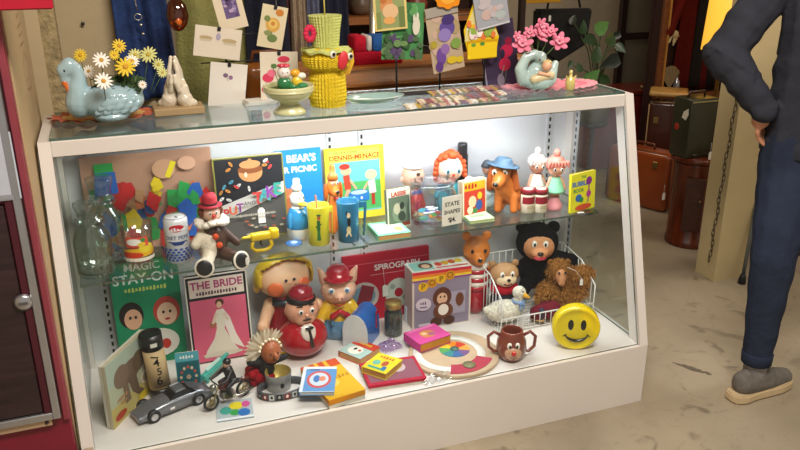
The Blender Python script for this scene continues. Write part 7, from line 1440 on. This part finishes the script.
for a, b, c in ((shl, elb, wr), (f_shl, f_el, f_wr)): mb.cap((0, a.y * .5, 1.4), a, .055, .045, SKN); mb.cap(a, b, .042, .036, SKN); mb.cap(b, c, .036, .026, SKN)
f_kn = Vector((.24, -.1, .5)); f_an = Vector((.36, -.1, .1))
for h_, k_, a_ in ((Vector((-.01, .085, .86)), kn, ank), (Vector((-.01, -.085, .86)), f_kn, f_an)): mb.cap(h_, k_, .075, .045, SKN); mb.cap(k_, a_, .045, .03, SKN); hd_ = R(-31) if a_ is ank else 0; mb.cap(a_, a_ + Vector((.03 * math.cos(hd_), .03 * math.sin(hd_), -.05)), .03, .026, SKN); mb.cap(a_ + Vector((-.0, 0, -.052)), a_ + Vector((.12 * math.cos(hd_), .12 * math.sin(hd_), -.062)), .026, .02, SKN)
mb.ell((.03, 0, 1.62), (.095, .075, .115), SKN, n=24); mb.cap((.07, 0, 1.56), (.085, 0, 1.545), .045, .035, SKN); mb.cap((.115, 0, 1.63), (.135, 0, 1.6), .012, .015, SKN)
for s_ in (-1, 1): mb.ell((.015, s_ * .077, 1.61), (.018, .01, .03), SKN)
hand_(mb, wr, (.5, .1, -.85), (.8, 0, .5), SKN); hand_(mb, f_wr, (.35, 0, -.93), (.9, 0, .3), SKN)
mb.build('body', o, voxel=.0055, smooth=2)
mb = MB(); mb.ell((.015, 0, 1.665), (.1, .083, .1), M('#2c2018', .9, 0, 1, 200)); mb.cap((-.03, 0, 1.62), (-.04, 0, 1.56), .075, .06, M('#2c2018', .9, 0, 1, 200)); mb.build('hair', o, voxel=.006)
for s_ in (-1, 1): mb = MB(); mb.ell((.116, s_ * .032, 1.635), (.008, .014, .009), gloss('#f0ece6')); mb.build('eye_white', o); mb = MB(); mb.ell((.123, s_ * .032, 1.635), (.003, .006, .006), gloss('#2a1c14')); mb.build('iris', o)
mb = MB(); mb.ell((.118, 0, 1.565), (.008, .024, .006), M('#a8604c', .5)); mb.build('lips', o)
# sweatshirt
SW = M('#34363f', .95, 0, .45, 26, .12, 9, spec=.15)
mb = MB()
for s_ in (-1, 1): mb.cap((0, s_ * .06, .9), (0, s_ * .065, 1.25), .125, .12, SW); mb.cap((0, s_ * .065, 1.25), (0, s_ * .095, 1.36), .12, .085, SW)
mb.cap((0, 0, 1.36), (.0, 0, 1.44), .11, .08, SW)
for a, b, c in ((shl, elb, wr), (f_shl, f_el, f_wr)): mb.cap((0, a.y * .6, 1.39), a, .08, .072, SW); mb.cap(a, b, .074, .064, SW); mb.cap(b, c, .066, .046, SW)
sw = mb.build('sweatshirt', o, voxel=.007, smooth=4)
for v in sw.data.vertices:                                         # folds gathered round the bent elbow
    p = v.co; d1 = (p - elb).length
    for a, b, w_ in ((shl, elb, 0), (elb, wr, 1)):
        ax = (b - a).normalized(); t = (p - a).dot(ax); rad = (p - a - ax * t)
        if -.02 < t < (b - a).length + .02 and rad.length < .12 and rad.length > 1e-4 and p.y > .13:
            v.co += rad.normalized() * (.009 * noise.noise(Vector((t * 26, rad.x * 14, rad.z * 14 + w_ * 5))) - .001) * min(1.2, .4 + math.exp(-d1 * 5)); break
    if p.z < 1.15 and abs(p.y) < .2: v.co += Vector((0, -1 if p.y < 0 else 1, 0)) * .004 * math.sin(p.z * 70 + p.x * 30)
mb = MB(); mb.T = Matrix.Translation((0, 0, .87)) @ Matrix.Diagonal((.132, .188, 1, 1)); mb.lathe([(.98, -.03), (1.0, -.025), (1.0, .02), (.96, .03)], SW, n=40); mb.build('hem_band', o)
for c, e in ((wr, elb), (f_wr, f_el)): d = (c - e).normalized(); mb = MB(); mb.cap(c - d * .03, c + d * .012, .042, .038, SW); mb.build('cuff', o)
mb = MB(); mb.T = Matrix.Translation((.01, 0, 1.48)); mb.lathe([(.085, -.02), (.072, .01), (.064, .012), (.066, -.02)], SW, n=28, cap=False); mb.build('neckband', o)
# trousers
TR = M('#2b3346', .92, 0, .5, 30, .15, 9, spec=.15)
mb = MB(); mb.cap((-.01, -.06, .9), (-.015, -.07, .82), .115, .115, TR); mb.cap((-.01, .06, .9), (-.015, .07, .82), .115, .115, TR)
for h_, k_, a_ in ((Vector((-.01, .08, .82)), kn, ank), (Vector((-.01, -.08, .82)), f_kn, f_an)): mb.cap(h_, k_, .105, .072, TR); mb.cap(k_, a_ + Vector((0, 0, .07)), .072, .05, TR)
tr = mb.build('trousers', o, voxel=.007, smooth=3)
for v in tr.data.vertices:
    p = v.co
    if p.z < .8: v.co += Vector((0, -1, 0)) * .0014 * math.sin(p.z * 55 + p.x * 35)
for k_, a_ in ((kn, ank), (f_kn, f_an)): d = (a_ - k_).normalized(); mb = MB(); mb.T = Matrix.Translation(a_ + Vector((0, 0, .03))); mb.lathe([(.044, 0), (.049, .004), (.051, .04), (.048, .045)], TR, n=28); mb.build('trouser_cuff', o)
# socks and shoes
for a_, hv in ((ank, R(-31)), (f_an, R(0))):
    mb = MB(); mb.cap(a_ + Vector((0, 0, .04)), a_ + Vector((.01, 0, -.03)), .038, .042, M('#8f8c8c', .95, 0, .5, 200)); mb.build('sock', o)
    T = Matrix.Translation((a_.x, a_.y, 0)) @ Matrix.Rotation(hv, 4, 'Z') @ Matrix.Diagonal((.93, .95, 1, 1)); G1 = M('#6c6862', .85, 0, .4, 180, .15, 40)
    mb = MB(); mb.T = T; mb.cap((-.045, 0, .06), (.06, 0, .05), .043, .045, G1); mb.cap((.06, 0, .05), (.16, 0, .038), .044, .034, G1); mb.cap((-.055, 0, .075), (-.04, 0, .09), .034, .024, G1); mb.cap((.03, 0, .075), (.07, 0, .06), .04, .038, G1); sh_ = mb.build('shoe_upper', o, voxel=.005, smooth=3)
    mb = MB(); mb.T = T; out = [(-.105, 0), (-.1, -.03), (-.06, -.044), (0, -.04), (.06, -.044), (.12, -.047), (.17, -.038), (.198, -.015), (.2, .012), (.175, .036), (.12, .045), (.06, .042), (0, .038), (-.06, .042), (-.1, .028)]
    mb.prism(out, .032, M('#c9b48f', .7), Matrix.Translation((0, 0, .0015)), .005); mb.build('sole', o)
    for i in range(4):
        mb = MB(); mb.T = T; x = .055 + .022 * i; mb.tube([(x, -.028, .08 - .009 * i), (x + .008, 0, .097 - .011 * i), (x, .028, .08 - .009 * i)], .003, M('#9c9890', .8), 6); mb.build('lace', o)
